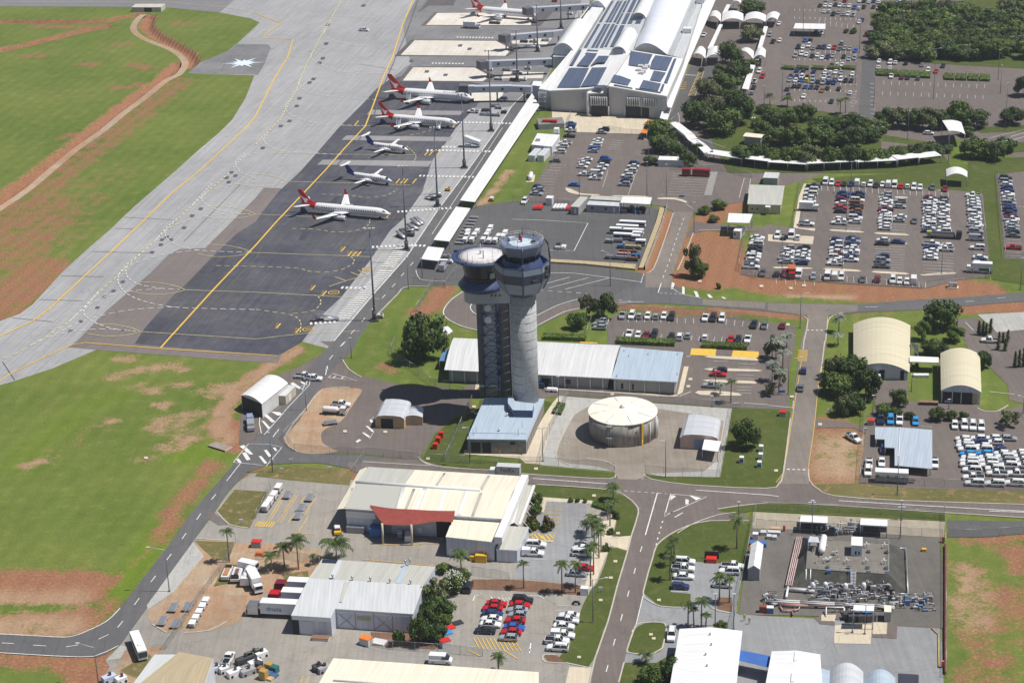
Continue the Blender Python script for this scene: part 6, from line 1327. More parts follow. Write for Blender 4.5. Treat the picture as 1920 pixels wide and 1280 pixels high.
plane('red tailed white jet at the top edge beside the farthest bridge',(1005,27),(886,17.5),1.95,32)
plane('small navy tailed propeller plane, nearer of the two',(736,338),(650,325.5),1.12,19.8,True)
plane('small navy tailed propeller plane, farther of the two',(766.5,279.5),(688,269.5),1.12,19.8,True)
PAINT={c:mat('car_paint_'+n,rgb,.28,mt,var=.02)for c,n,rgb,mt in(('w','white',(.76,.77,.79),0),('s','silver',(.44,.46,.50),.3),('g','grey',(.17,.18,.20),.3),('k','black',(.022,.024,.032),0),('n','navy',(.025,.045,.16),0),('b','blue',(.03,.11,.45),0),('l','bright_blue',(.03,.30,.68),0),('r','red',(.50,.012,.015),0),('m','maroon',(.20,.012,.03),0),('o','bronze',(.34,.14,.05),.2),('y','yellow',(.70,.65,.10),0))}
for m_ in PAINT.values():m_.node_tree.nodes['Principled BSDF'].inputs['Coat Weight'].default_value=.5
CN=dict(w='white',s='silver',g='grey',k='black',n='navy',b='blue',l='bright blue',r='red',m='maroon',o='bronze',y='yellow green')
cglass=mat('car_window_glass',(.018,.022,.03),.08,spec=.8)
KN=dict(s='sedan',h='hatchback',u='station wagon',t='utility',f='flat-tray utility',v='van',c='canopy utility')
def carmesh(k):
 bd,gl_,wh=MB(),MB(),[]
 L,W_,hb,hr_=dict(s=(4.7,1.82,.9,1.44),h=(4.2,1.75,.92,1.5),u=(4.85,1.9,1.02,1.76),t=(5.3,1.88,1.02,1.78),f=(5.3,1.9,1.02,1.8),v=(5.0,1.95,1.25,2.15),c=(5.3,1.88,1.02,1.8))[k]
 h=L/2;w2=W_/2
 def sec(x_,zt,wd=1.0,zb_=.32):return[(x_,-w2*wd,zb_),(x_,w2*wd,zb_),(x_,w2*wd,zt-.22),(x_,w2*wd*.9,zt),(x_,-w2*wd*.9,zt),(x_,-w2*wd,zt-.22)]
 ends={'s':[(-h,hb-.08,.86),(-h+.25,hb+.02,.97),(-.4,hb,1),(h*.45,hb,1),(h-.35,hb-.14,.95),(h,hb-.3,.8)],'v':[(-h,hb,.96),(-h+.1,hb,1),(h*.6,hb,1),(h-.3,hb-.15,.96),(h,hb-.35,.86)]}.get(k,[(-h,hb-.02,.93),(-h+.15,hb,1),(0,hb,1),(h*.42,hb,1),(h-.3,hb-.1,.96),(h,hb-.26,.84)])
 rear=-h+.15
 if k in 'tf':rear=-.35
 bd.ring([sec(*e)for e in ends],0,False)
 gh=dict(s=(-1.75,1.05,-1.0,.3),h=(-h+.12,1.0,-h+.7,.25),u=(-h+.1,1.1,-h+.35,.45),t=(-.45,1.25,-.3,.6),f=(-.45,1.25,-.3,.6),v=(-h+.05,1.95,-h+.12,1.25),c=(-.45,1.25,-.3,.6))[k]
 b0,b1,r0,r1=gh;wb,wr_=w2*.93,w2*(.72 if k not in 'v' else .86);zr=hr_-.05
 if k=='v':
  bd.ring([[(b0,-wb,hb-.1),(b0,wb,hb-.1),(r0,wr_,zr),(r0,-wr_,zr)],[(b1-.5,-wb,hb-.1),(b1-.5,wb,hb-.1),(r1-.1,wr_,zr),(r1-.1,-wr_,zr)]],0,False)
  gl_.ring([[(b1-.5,-wb*.97,hb),(b1-.5,wb*.97,hb),(r1-.1,wr_*.97,zr),(r1-.1,-wr_*.97,zr)],[(b1,-wb*.9,hb),(b1,wb*.9,hb),(r1,wr_*.9,zr-.05),(r1,-wr_*.9,zr-.05)]],0,False)
  bd.box(((r0+r1)/2,0,zr-.02),r1-r0,wr_*2,.08)
  for s_ in(1,-1):gl_.box((.9,s_*wb*.93,hb+.12),1.0,.12,.5)
 else:
  gl_.ring([[(b0,-wb,hb-.05),(b0,wb,hb-.05),(b1,wb,hb-.05),(b1,-wb,hb-.05)],[(r0,-wr_,zr),(r0,wr_,zr),(r1,wr_,zr),(r1,-wr_,zr)]],0,False)
  bd.ring([[(r0-.06,-wr_-.03,zr),(r0-.06,wr_+.03,zr),(r1+.05,wr_+.03,zr),(r1+.05,-wr_-.03,zr)],[(r0+.1,-wr_+.1,zr+.07),(r0+.1,wr_-.1,zr+.07),(r1-.15,wr_-.1,zr+.07),(r1-.15,-wr_+.1,zr+.07)]],0,False)
  for s_ in(1,-1):
   for xb,xr in((b1,r1),((b0+b1)/2,(r0+r1)/2),(b0,r0)):bd.cyl((xb,s_*wb,hb-.05),(xr,s_*(wr_+.01),zr+.02),.05,n=4)
 if k=='t':gl_.box((-1.6,0,hb-.03),1.9,W_*.78,.06)
 if k=='f':
  bd.box((-1.65,0,hb-.02),2.1,W_*1.02,.1);gl_.box((-1.65,0,hb+.09),1.9,W_*.88,.02);bd.box((-.58,0,hb),.08,W_,.75)
 if k=='c':bd.box((-1.62,0,hb-.02),2.05,W_*.96,.85,0,0,.95)
 if k=='u':
  for s_ in(1,-1):gl_.box((-.6,s_*wr_*.85,zr+.09),2.4,.05,.05)
 wr2=.33 if k in 'shv' else .38
 for sx in(-h*.60,h*.62):
  for s_ in(1,-1):q=MB();q.cyl((sx,s_*(w2-.2),wr2),(sx,s_*(w2+.015),wr2),wr2,n=10,mi=0);q.cyl((sx,s_*(w2+.0),wr2),(sx,s_*(w2+.03),wr2),wr2*.55,n=8,mi=1);wh.append(q)
 return bd,gl_,wh
PROTO={}
for k in KN:
 bd,gl_,wh=carmesh(k);one=MB()
 for q,mi in((bd,0),(gl_,1),*((q,2)for q in wh)):
  o=len(one.v);one.v+=q.v;one.f+=[tuple(i+o for i in f)for f in q.f];one.m+=[mi]*len(q.f);one.uv+=q.uv;one.sm+=q.sm
 def me_(mb,name,mats):
  o=mb.build(name,mats);m=o.data;bpy.data.objects.remove(o);return m
 PROTO[k]=(me_(bd,'body',PAINT['w']),me_(gl_,'windows',cglass),[me_(q,'wheel',[tyre,steel])for q in wh],me_(one,'parked_car',[PAINT['w'],cglass,tyre]),one)
CARS=[]
rc=random.Random(11)
def add(x_,y_,hd,col,kd,label):
 a=G(x_,y_);sl=.05
 v=G(x_+10,y_+10*sl)-a;rz=math.atan2(v.y,v.x)
 if hd=='v':rz-=math.pi/2
 elif isinstance(hd,tuple):v=G(x_+hd[0],y_+hd[1])-a;rz=math.atan2(v.y,v.x)
 elif hd=='L':rz+=math.pi
 elif hd=='V':rz+=math.pi/2
 CARS.append((x_,y_,rz+rc.uniform(-.015,.015),col,kd,label))
ORD='first second third fourth fifth sixth seventh eighth ninth tenth eleventh twelfth thirteenth fourteenth fifteenth sixteenth seventeenth eighteenth nineteenth twentieth'.split()
def art(k):return KN[k]
def row(tile,pts,hd,cols,where,kinds=None,side=None,n=None,flip=False):
 q=A(*tile,*pts)
 if n:(x0_,y0_),(x1_,y1_)=q;q=[(x0_+(x1_-x0_)*i/(n-1),y0_+(y1_-y0_)*i/(n-1))for i in range(n)]
 side=side or('left' if hd in('v','V')else 'top')
 i=0
 for j,(x_,y_)in enumerate(q):
  c=cols[j%len(cols)]
  if c=='-':continue
  kd=kinds[j%len(kinds)]if kinds else rc.choice('shshuusht');h_=hd
  if hd=='h' and rc.random()<.45 and not flip:h_='L'
  if hd=='v' and rc.random()<.3:h_='V'
  add(x_,y_,h_,c,kd,'%s %s, %s from the %s in %s'%(CN[c],art(kd),ORD[min(i,19)],side,where)if len(q)>1 else '%s %s %s'%(CN[c],art(kd),where));CARS[-1]=(*CARS[-1][:5],CARS[-1][5].replace(' ,',','));i+=1
BP=', big car park';T31=(3,1)
row(T31,(430,100,477,103,525,110,570,112,620,114,668,108,717,116,767,113,810,122,858,118,902,120,948,125,995,130,1045,130,1093,138,1140,140,1232,140,1327,150),'v','wwrknwwwkwwwrwwwgm','the top row '+BP,'vusshvhushvvshuhhss')
row(T31,(338,128,328,158,320,188,312,218,308,245),'h','kwwww','the far left column '+BP);row(T31,(288,412,),'h','w','alone at the lower left corner '+BP,'f')
row(T31,(568,182,560,205,554,230,550,258,546,290,544,318),'h','nnmwrk','the second column '+BP);row(T31,(540,380,532,405),'h','ww','the second column end pair '+BP)
row(T31,(677,184,652,395),'h','nkwokonww','the third column '+BP,n=9);row(T31,(890,190,875,445),'h','sswwwmwwwwww','the fourth column '+BP,n=12)
row(T31,(992,240,990,282),'h','ss','the half-empty column high pair '+BP);row(T31,(988,360,975,385),'h','ws','the half-empty column low pair '+BP);row(T31,(1097,390),'v','g','driving alone down the middle lane '+BP,'s')
row(T31,(1215,215,1205,465),'h','mwwwwwswwwwn','the sixth column '+BP,n=12);row(T31,(1308,220,1320,470),'h','gswwwwwwww','the seventh column '+BP,n=10)
row(T31,(1538,198,1560,470),'h','wwwwswwwwwwws','the right edge column '+BP,n=13);row(T31,(1562,525),'h','s','parked below the right edge column '+BP,'v');row(T31,(1570,592),'h','w','alone by the right fence '+BP,'u');row(T31,(1592,665,1585,687,1580,712),'h','wnw','the trio above the box truck '+BP)
row(T31,(70,502,120,512,175,502,222,514),'v','wkww','the short row left '+BP,'uhvh')
row(T31,(158,592,135,695),'h','swwws','the lower first column '+BP,n=5);row(T31,(270,592,252,705),'h','kwwwn','the lower second column '+BP,n=5)
row(T31,(520,532,503,710),'h','nwnwwmwww','the lower third column '+BP,n=9);row(T31,(636,522,618,682),'h','nsnwwwnw','the lower fourth column '+BP,n=8)
row(T31,(860,535,857,560),'h','wk','the central island pair '+BP);row(T31,(975,548),'h','n','alone in the lower middle '+BP,'s');row(T31,(862,655,862,688,855,730),'h','nsg','the fifth column trio '+BP,'hut')
row(T31,(1225,562,1220,668),'h','wnwww','the lower sixth column '+BP,n=5);row(T31,(1338,578,1332,603),'h','ww','the lower seventh column '+BP,'ht')
row(T31,(65,788,125,790,230,795,340,805,445,812,500,812,550,812,708,828,820,828,935,835,985,842,1040,847,1092,840),'v','kmwswwwgmwwww','the bottom row '+BP,'huvhvvusuuhhv')
row(T31,(1782,68,1842,500),'h','kswnnwwssnnnmwwsskg','the car park at the right edge',n=19);row(T31,(1840,590),'h','r','alone at the lower end of the right edge car park','t')
row((2,1),(1842,515,1795,735),'h','wwwkkwwwgw','the lowest left column'+' , big car park',n=10);row((2,1),(1880,780),'v','g','at the bottom left corner , big car park','t');T21=(2,1);SP=', staff car park'
row(T21,(830,1098,898,1100,955,1103,1018,1103,1080,1106,1140,1103,1197,1112,1450,1115,1508,1120,1575,1122,1815,1168,1890,1178,2030,1172-0+3),'v','swswswkwkwkgm','the upper row '+SP,'tuhhhhutuuths')
row(T21,(675,1137,662,1163,658,1190),'h','wss','the side column '+SP,'hsh');row(T21,(880,1235,945,1247,1005,1247,1068,1244,1195,1260,1258,1260,1320,1250,1447,1265,1640,1280,1697,1280,1767,1277),'v','wwmkkwswrkw','the lower row '+SP,'thsuhuhhhht')
row((2,2),(1560,232,1548,260),'h','kr','the bay beside the office palms','hs');row((2,2),(1500,345),'h','s','half hidden by the palm in the office car park','t')
MP=', middle car park';T20=(2,0)
row(T20,(690,985,675,1005),'h','ks','the fence pair '+MP);row(T20,(645,1062,608,1145),'h','wwwbs','the upper middle column '+MP,n=5);row(T20,(445,938,440,962,442,990,428,1032,402,1082,380,1110,360,1150,325,1217),'h','bnwkwwwg','the west column '+MP,'shtttuus')
row(T20,(560,1208,540,1235,528,1262),'h','www','the lower middle column '+MP);row(T20,(705,1205,692,1225,685,1252,665,1278),'h','bnww','the inner column '+MP);row(T20,(918,1235,908,1258),'h','nw','the east pair '+MP)
row(T21,(892,15,865,52,862,85,843,115),'h','wwns','the lower east column '+MP,'uusu');row(T21,(635,35,625,70),'h','ww','the pair in the centre '+MP,'vt');row(T21,(470,118),'h','b','alone by the kerb '+MP,'s');row(T21,(200,135,198,152,185,185),'h','nss','the west end trio '+MP);row(T21,(95,242),'v','w','by the red carts of the equipment yard','u');row(T21,(545,40),'h','w','with dark tray in the middle car park lane','f');row(T21,(645,5),'h','g','at the end of the central column','s')
T23=(2,3);T13=(1,3);CPK='cargo car park'
row(T23,(183,260),'h','w','beside the hangar office palms','u',flip=True);row(T23,(158,325),'h','w','parked against the hangar office','c',flip=True);row(T23,(525,288,528,325),'h','ww','the pair by the palm avenue','su');row(T23,(540,432,485,475),'h','rs','the bay beside the single palms','ss');row(T13,(1592,578),'V','k','alone beside the white flowering bush','u')
row(T13,(1805,702,1775,738,1775,778,1767,818,1760,858,1720,905),'h','rrnwwk','the left column, '+CPK,'ssssss');row(T23,(80,678,62,712,42,750,42,788,25,828),'h','krssr','the upper right column, '+CPK,'usshs');row(T23,(18,880,-5,915),'h','br','the middle right pair, '+CPK,'ss');row(T13,(1895,960),'h','s','closest to the yellow hatching of the cargo car park','h')
row(T23,(428,792,415,830,390,872,382,942,340,982,342,1035),'h','wwwwww','the right hand column, '+CPK,'stscfu')
row(T23,(1297,388,1285,440,1290,498,1262,573),'h','wwwn','the small visitor car park','ufsh',flip=True);row(T23,(1655,422,1630,462,1580,560),'h','wws','the compound side of the visitor car park','tus');row(T23,(1197,938),'v','w','beside the bright white workshop','u')
T32=(3,2);DP='the depot yard'
row(T32,(265,233),'V','n','driving up the side road, farther of two','h');row(T32,(243,362),'V','g','driving up the side road, nearer of two','s');add(*A(3,2,640,738)[0],(10,6),'w','f','white flat-tray utility parked askew on the bare red verge')
row(T32,(845,602,918,606,985,608,1105,616),'v','nlwl','the row above the blue grey canopy','tuth');row(T32,(1400,643,1472,645,1535,650,1598,655),'v','wwww','the row of four in '+DP,'huuu');row(T32,(757,935),'v','w','behind another at the left fence of the depot yard','t');row(T32,(748,990),'v','w','in front at the left fence of the depot yard','u');row(T32,(852,920),'v','w','in the open notch of the canopy','s');row(T32,(865,825),'v','n','shaded in the upper notch of the canopy','h');row(T32,(1250,930),'v','w','peeping out right of the canopy','t')
row(T32,(1465,748,1475,774,1480,802,1495,828,1500,860,1510,887,1510,915,1510,943,1530,982,1540,1038,1550,1080),'L','wwwwlwwwwww','the first column of '+DP,'hhuuhhuuufu',side='top');row(T32,(1580,742,1590,770,1615,803,1615,827,1625,857,1640,887,1655,915,1660,947,1700,973,1717,1008,1702,1083),'L','wnwwlwwwwww','the second column of '+DP,'hhhuhhuuutu',side='top')
row(T32,(1690,742,1705,772,1730,828,1755,857,1775,885,1788,913,1800,947,1870,1008,1847,1080),'L','wwnwwswwws','the third column of '+DP,'hhhhuuutu',side='top');row(T32,(1805,743),'h','s','alone at the top right of the depot grid','h');row(T32,(1890,852,1903,882,1915,912,1928,945),'L','wwww','the column cut by the right edge','huuu',side='top')
row(T32,(823,308),'v','w','parked before the large vaulted hall','u');row(T32,(1345,440,1520,440),'v','ss','the open front of the vaulted garage','uu');row(T32,(1665,8),'h','w','at the right edge beside the cypress row','t')
row((1,0),(810,235),'h','w','driving alone on the pale taxiway','t');row((1,2),(360,275),'h','w','with black tray beside the perimeter road','t',flip=True);row((1,2),(430,292),'h','w','with tools aboard, just right of the black tray one','f');row((1,2),(640,488),'h','w','with a green tray on the dirt island','f',flip=True)
row((1,1),(1405,742),'V','s','at the corner of the nearest walkway roof','v');row((1,0),(1630,848),'h','w','beside the tall mast on the service road','f');row((1,0),(1845,758),'h','w','under the nose of the large docked jet','u');row((2,0),(40,555),'h','w','parked under the jet bridge tunnel','u');row((0,3),(1715,1115),(4,-6)and 'V','w','among the loaders at the bottom left','t');row(T13,(1385,1130),'h','w','with blue door mark behind the cream warehouse','v',flip=True)
def many(tile,pts,cols,where,hd='v'):
 row(tile,pts,hd,cols,where)
T30=(3,0)
many(T30,(225,365,262,365,305,352,340,372,382,364,418,367,458,367,498,367,535,380,575,372,615,374,655,390),'kwwsknwrgssb','the eighth far row');many(T30,(207,428,253,415,288,422,330,433,370,427,405,444,447,440,487,430,567,437,607,452,650,447),'swwkwwnskss','the ninth far row')
many(T30,(478,499,517,502,557,499),'kww','the short row at the hedge');many(T30,(218,540,263,546,343,548,428,553,468,556,508,551,548,558,632,568),'nnnwwwsw','the row below the hedge')
many(T30,(170,582,212,585,253,588,293,592,335,597,420,592,458,600,500,608,545,608,583,615,625,618),'nnwmswsnwkk','the double row, upper');many(T30,(162,612,207,615,247,612,290,615,335,624,373,624,412,630,455,630,495,632),'swbysksnn','the double row, lower')
many(T30,(195,658,232,660,280,663,322,668,365,668,405,690,445,673,530,678,615,708,147,678),'kkbnkokkwgw','the dark row');many(T30,(268,733,475,773,150,728),'wkk','the palm side')
many(T30,(390,53,430,53,468,53,505,48,540,51,577,53,610,55,648,68,683,75,718,65,790,65,828,68),'kwwkwswbwkkw','top row');many(T30,(688,18,722,18,757,25,793,20,830,28,440,12,580,16,510,2),'wkwnwwrw','edge row');many(T30,(422,97,458,97,490,118,532,103,565,118,600,118,640,122),'wwksswww','third row');many(T30,(685,178,705,163,358,257,403,257,277,313,318,315,555,335,15,272,38,323,88,315,82,187,742,430,737,270),'wnkwbksskwwwr','scattered')
many(T30,(833,470,915,480,955,480,1033,486,1157,498,1312,506,830,518,915,520,1200,540,1260,546,925,583,1003,592,1047,595,1125,600),'wwwkskwwwrwmkg','right lot');many(T30,(995,12,995,28,992,45,985,60,980,75),'bwbwb','blue stack','h');many(T30,(1205,1010),'w','on the road under the trees','h')
many(T20,(1440,272,1420,532,1855,545,1880,583,1820,622,1812,668,1800,708),'wkwrwks','forecourt');many(T20,(1010,858),'s','in the terminal yard','h')
CARS.sort(key=lambda c:-c[1])
def car_loc(c):g=G(c[0],c[1],0);return(g.x,g.y,.13)
def setp(o,c):
 s_=o.material_slots[0];s_.link='OBJECT';s_.material=PAINT[c]
SEEN={}
for i,c in enumerate(CARS[:300]):
 b_,g_,wh,one,_=PROTO[c[4]];lab=c[5];near=c[1]>585
 nm={'s':'parked_sedan','h':'parked_hatchback','u':'parked_wagon','t':'parked_utility','f':'flat_tray_utility','v':'parked_van','c':'canopy_utility'}[c[4]]
 if near:
  t=thing(nm,lab,KN[c[4]],car_loc(c),c[2],'parked cars and utilities');t.scale=(1.05,)*3
  for me__,n_ in((b_,'body'),(g_,'windows')):
   o=bpy.data.objects.new(n_,me__);COL.objects.link(o);o.parent=t
   if n_=='body':setp(o,c[3])
  for q in wh:o=bpy.data.objects.new('wheel',q);COL.objects.link(o);o.parent=t
 else:
  o=bpy.data.objects.new(nm,one);COL.objects.link(o);o.location=car_loc(c);o.rotation_euler=(0,0,c[2]);o.scale=(1.07,)*3;setp(o,c[3]);tag(o,lab,KN[c[4]],'parked cars and utilities')
fx=MB();keys=list(PAINT)
for c in CARS[300:]:
 one=PROTO[c[4]][4];l=car_loc(c);ca_,sa_=math.cos(c[2]),math.sin(c[2]);o=len(fx.v)
 fx.v+=[(l[0]+p[0]*ca_-p[1]*sa_,l[1]+p[0]*sa_+p[1]*ca_,l[2]+p[2])for p in one.v];fx.f+=[tuple(i+o for i in f)for f in one.f];fx.m+=[keys.index(c[3])if m==0 else len(keys)+m-1 for m in one.m];fx.uv+=[None]*len(one.f);fx.sm+=one.sm
tag(fx.build('far_parked_cars',[PAINT[k]for k in keys]+[cglass,tyre]),'far rows of small parked cars beyond the terminal trees','cars',kind='stuff')
def head(x_,y_,v):a=G(x_,y_);d=G(x_+v[0],y_+v[1])-a;return math.atan2(d.y,d.x)
H_=(10,.5);V_=None
def vdir(x_,y_):return head(x_,y_,H_)-math.pi/2
def parts(name,label,cat,loc,rz,items,group=None):
 t=thing(name,label,cat,loc,rz,group)
 for it in items:
  nm,m,x_,y_,z_,sx,sy,sz=it[:8];b_=MB()
  if nm=='wheel':b_.cyl((x_,y_-.13,z_),(x_,y_+.13,z_),sx,n=10)
  elif nm=='tank':b_.ring([[(x_+q,y_+sy*w_*math.cos(math.tau*j/14),z_+sy*w_*math.sin(math.tau*j/14))for j in range(14)]for q,w_ in((-sx/2,.2),(-sx/2+.3,.85),(-sx/2+.8,1),(sx/2-.8,1),(sx/2-.3,.85),(sx/2,.2))])
  else:b_.box((x_,y_,z_),sx,sy,sz,0,0,it[8]if len(it)>8 else 1)
  b_.build(nm,m,t,world=False)
 return t
pw,pk=PAINT['w'],PAINT['k']
def wheels(xs,w_,r_=.45):return[('wheel',tyre,x_,s_*w_,r_,r_,0,0)for x_ in xs for s_ in(1,-1)]
def truck(label,tile,uv,rz,L=7.0,box=trim,cab=pw,hb=2.5,w_=2.4,extra=()):
 x_,y_=A(*tile,*uv)[0];rz=head(x_,y_,rz)
 return parts('box_truck',label,'truck',G(x_,y_,.12),rz,[('chassis',dsteel,0,0,.5,L,w_*.7,.4),('cargo_box',box,-.9,0,.9,L-2.1,w_,hb),('cab',cab,L/2-.8,0,.6,1.7,w_*.92,1.7,.9),('windscreen',glass,L/2-.15,0,1.5,.5,w_*.8,.75,.85)]+wheels((-L/2+1.4,L/2-1.0),w_*.42)+list(extra))
Rt,Lf=(10,.5),(-10,-.5)
truck('white box truck with a yellow end in the left column of the big car park',(3,1),(305,298),Rt,7.2,trim);truck('white and green box truck at the lower right of the big car park',(3,1),(1585,762),Lf,8.4,trim,hb=2.7,extra=[('green_stripe',mat('green_stripe',(.03,.16,.09),.5),-1.5,1.22,1.0,3.5,.04,.9)])
truck('orange backed truck in the bottom row of the big car park',(3,1),(178,790),(.5,9),6.5,mat('orange_box',(.45,.13,.05),.5),PAINT['r'],2.2);truck('white catering truck on the apron beside the top stand',(1,0),(1618,212),Rt,8.6,trim)
ct=truck('white courier truck with dark red lettering behind the cargo hangar',(1,2),(1872,1012),Lf,8.4,r_pale,pw,2.6)
text_mesh('FedEx',1.6,'lettering',mat('maroon_lettering',(.22,.03,.06),.5),ct,Matrix.Translation((1.2,1.23,2.0))@Matrix.Rotation(math.pi,4,'Z')@Matrix.Rotation(math.pi/2,4,'X'))
def semi(label,tile,uv,rz,L,box,cab,word=None):
 x_,y_=A(*tile,*uv)[0];t=parts('semi_trailer_truck',label,'truck',G(x_,y_,.12),head(x_,y_,rz),[('trailer',box,-1.5,0,1.1,L-4,2.5,2.9),('chassis',dsteel,0,0,.7,L,1.2,.4),('cab',cab,L/2-1.6,0,.7,2.6,2.4,2.5,.92),('windscreen',glass,L/2-.3,0,1.9,.3,2.1,.8),('bull_bar',chrome,L/2+.1,0,.5,.2,2.3,1.0)]+wheels((-L/2+1.5,-L/2+2.8,L/2-3.4,L/2-1.2),1.05,.5))
 if word:text_mesh(word[0],word[1],'lettering',word[2],t,Matrix.Translation((word[3],1.29,1.9))@Matrix.Rotation(math.pi,4,'Z')@Matrix.Rotation(math.pi/2,4,'X'))
 return t
semi('white semi-trailer with blue lettering backing out from the freight shed',(1,3),(185,775),Lf,16,fus_w,chrome,('dnata',1.7,mat('teal_lettering',(.05,.25,.40),.5),3.0))
semi('red cab truck with white trailer beside the freight shed, middle of three',(1,3),(280,690),Lf,12,fus_w,PAINT['r'])
semi('orange trimmed truck with white trailer beside the freight shed, farthest',(1,3),(310,610),Lf,11,fus_w,PAINT['m'])
truck('white high-sided truck at the corner of the dirt truck park',(0,3),(1915,560),(5,9),8,trim,hb=2.6)
parts('articulated_bus','white bus standing up the slope by the corner warehouse','bus',G(*A(0,3,1045,1040)[0],.12),head(*A(0,3,1045,1040)[0],(5,12)),[('body',fus_w,0,0,.6,10,2.2,2.2,.97),('roof_hatch',trim,2,0,2.8,1,1,.2),('windscreen',glass,5,0,1.2,.2,2.0,1.3),('window_band',glass,0,0,1.6,9,2.26,.6)]+wheels((-3,3),1.0,.45))
for(lab,u,v,Lb)in(('long red bus parked across the bus bays',1420,42,6.8),('short red bus beside the long red one',1308,38,3.2)):
 parts('red_bus',lab,'bus',G(*A(2,1,u,v)[0],.12),head(*A(2,1,u,v)[0],Rt),[('body',mat('bus_red',(.30,.02,.02),.4),0,0,.5,Lb,2.5,2.5,.97),('window_band',glass,0,0,1.5,Lb-.8,2.54,.9),('windscreen',glass,Lb/2-.1,0,1.3,.2,2.2,1.2)]+wheels((-Lb/2+1.2,Lb/2-1.2),1.1))
x_,y_=A(3,2,925,1050)[0];parts('site_caravan','long white and grey transportable caravan along the depot fence','caravan',G(x_,y_,.12),head(x_,y_,Rt),[('lower_body',w_grey,0,0,.6,8.6,2.6,1.6),('upper_body',fus_w,0,0,2.2,8.6,2.6,1.1),('drawbar',dsteel,5.2,0,.7,2.0,.9,.15)]+[('window',glass,q,-1.32,1.7,.7,.06,.7)for q in(-3.6,-1.0,1.2,3.2)]+[('panel',steel,q,-1.31,.7,1.6,.05,.25)for q in(-3,.5)]+wheels((-.8,.4),1.2,.4))
x_,y_=A(3,1,1320,505)[0];parts('car_carrier','dark car carrier truck in the seventh column of the big car park','truck',G(x_,y_,.12),head(x_,y_,Rt),[('deck',dsteel,-1,0,.9,9.5,2.4,.3),('cab',pk,5,0,.6,2,2.4,2.2,.9),('windscreen',glass,6,0,1.6,.2,2,.8),('yellow_hoist',mat('olive_yellow',(.45,.42,.1),.5),-5.2,0,1.2,1.6,1.6,1.2),('rail',steel,-1,1.1,1.2,9,.1,.8)]+wheels((-4,-3,3.5),1.05))
for lab,tl,uv,v_,it in(('white water cart truck on the dirt island',(1,2),(590,545),Rt,[('tank',fus_w,-1.2,0,1.6,5,.85,0),('cab',pw,2.6,0,.5,1.7,2.1,1.9,.9),('windscreen',glass,3.4,0,1.4,.2,1.8,.7),('chassis',dsteel,0,0,.5,7,1.2,.4)]+wheels((-2.3,2.4),.95)),('dark flatbed trailer on the dirt island',(1,2),(560,620),(10,-1.5),[('deck',w_grey,0,0,.5,4.2,1.8,.3),('load',steel,0,0,.8,3.4,1.4,.35)]+wheels((-.4,.4),.95,.35)),('yellow pickup beside the cargo hangar corner',(1,3),(612,145),(.8,9),[('body',yel,0,0,.35,4.6,1.8,.65),('cab',PAINT['w'],.2,0,1.0,2,1.6,.7,.85),('windows',glass,.2,0,1.05,2.2,1.64,.45,.95)]+wheels((-1.4,1.4),.85,.35)),('white four wheel drive ambulance beside the perimeter road hatching',(0,2),(1880,632),(1,9),[('body',PAINT['s'],0,0,.4,8.6,2.1,.9),('cab',mat('rack_blue',(.25,.32,.5),.3),-2.6,0,1.3,3,1.9,.9,.9),('rear_body',PAINT['s'],1.5,0,1.3,3.6,1.95,.9)]+wheels((-3,3),.95)),('orange and white light truck, leftmost in the dirt truck park',(0,3),(1705,478),(4,-9),[('body',pw,0,0,.5,5.6,1.9,.9),('orange_load',mat('dull_orange',(.42,.20,.10),.7),-.4,0,1.4,3.6,1.2,.25),('cab',cglass,2.0,0,1.2,1.2,1.7,.6,.85)]+wheels((-1.9,1.9),.85)),('white tray truck with brown load in the dirt truck park',(0,3),(1778,490),(3,-9),[('tray',pw,0,0,.7,6.4,2.3,.6),('load',w_rend,.4,0,1.25,4.6,1.8,.12),('cargo',mulch,.4,0,1.38,2.6,.8,.3),('cab',cglass,-2.6,0,1.2,.9,2.0,.9,.85)]+wheels((-2.2,2.2),1.0)),('white tanker truck beside the high-sided truck',(0,3),(1865,500),(4,-9),[('tank',fus_w,-.5,0,1.9,5.6,1.1,0),('cab',pw,-3.4,0,.6,1.8,2.3,1.9,.9),('chassis',dsteel,0,0,.6,7,1.2,.4)]+wheels((-2.5,2.3),1.05)),('white van body raised behind the tanker in the dirt truck park',(0,3),(1865,440),(9,2),[('body',fus_w,0,0,.8,5,2.2,2.0,.95),('windscreen',glass,2.5,0,1.6,.15,1.8,.8)]+wheels((-1.6,1.6),1.0))):
 x_,y_=A(*tl,*uv)[0];parts('work_truck',lab,'truck',G(x_,y_,.12),head(x_,y_,v_),it)
def cart_parts(kind):
 if kind=='cart':return[('deck',steel,0,0,.45,2.9,1.5,.15),('canopy',fus_w,0,0,1.75,3.0,1.6,.12),('load',w_rend,0,0,.6,2.6,1.35,1.1)]+wheels((-1,1),.6,.28)
 if kind=='dolly':return[('deck',mat('dolly_grey',(.32,.33,.36),.5),0,0,.45,3.2,1.8,.18),('roller_bed',steel,0,0,.63,2.9,1.5,.08)]+wheels((-1,1),.7,.28)
 if kind=='bin':return[('body',w_rend,0,0,.15,1.9,1.6,1.1)]
PC={}
def cart(kind,label,group,x_,y_,rz,name,cat='cart',top=None,dzs=None):
 if kind not in PC:PC[kind]=t=parts(name,label,cat,G(x_,y_,.12),rz,cart_parts(kind),group)
 else:t=copy_tree(PC[kind])
 t.name=name;t.location=G(x_,y_,.12);t.rotation_euler=(0,0,rz);tag(t,label,cat,group);return t
gA='white baggage carts in the equipment yard'
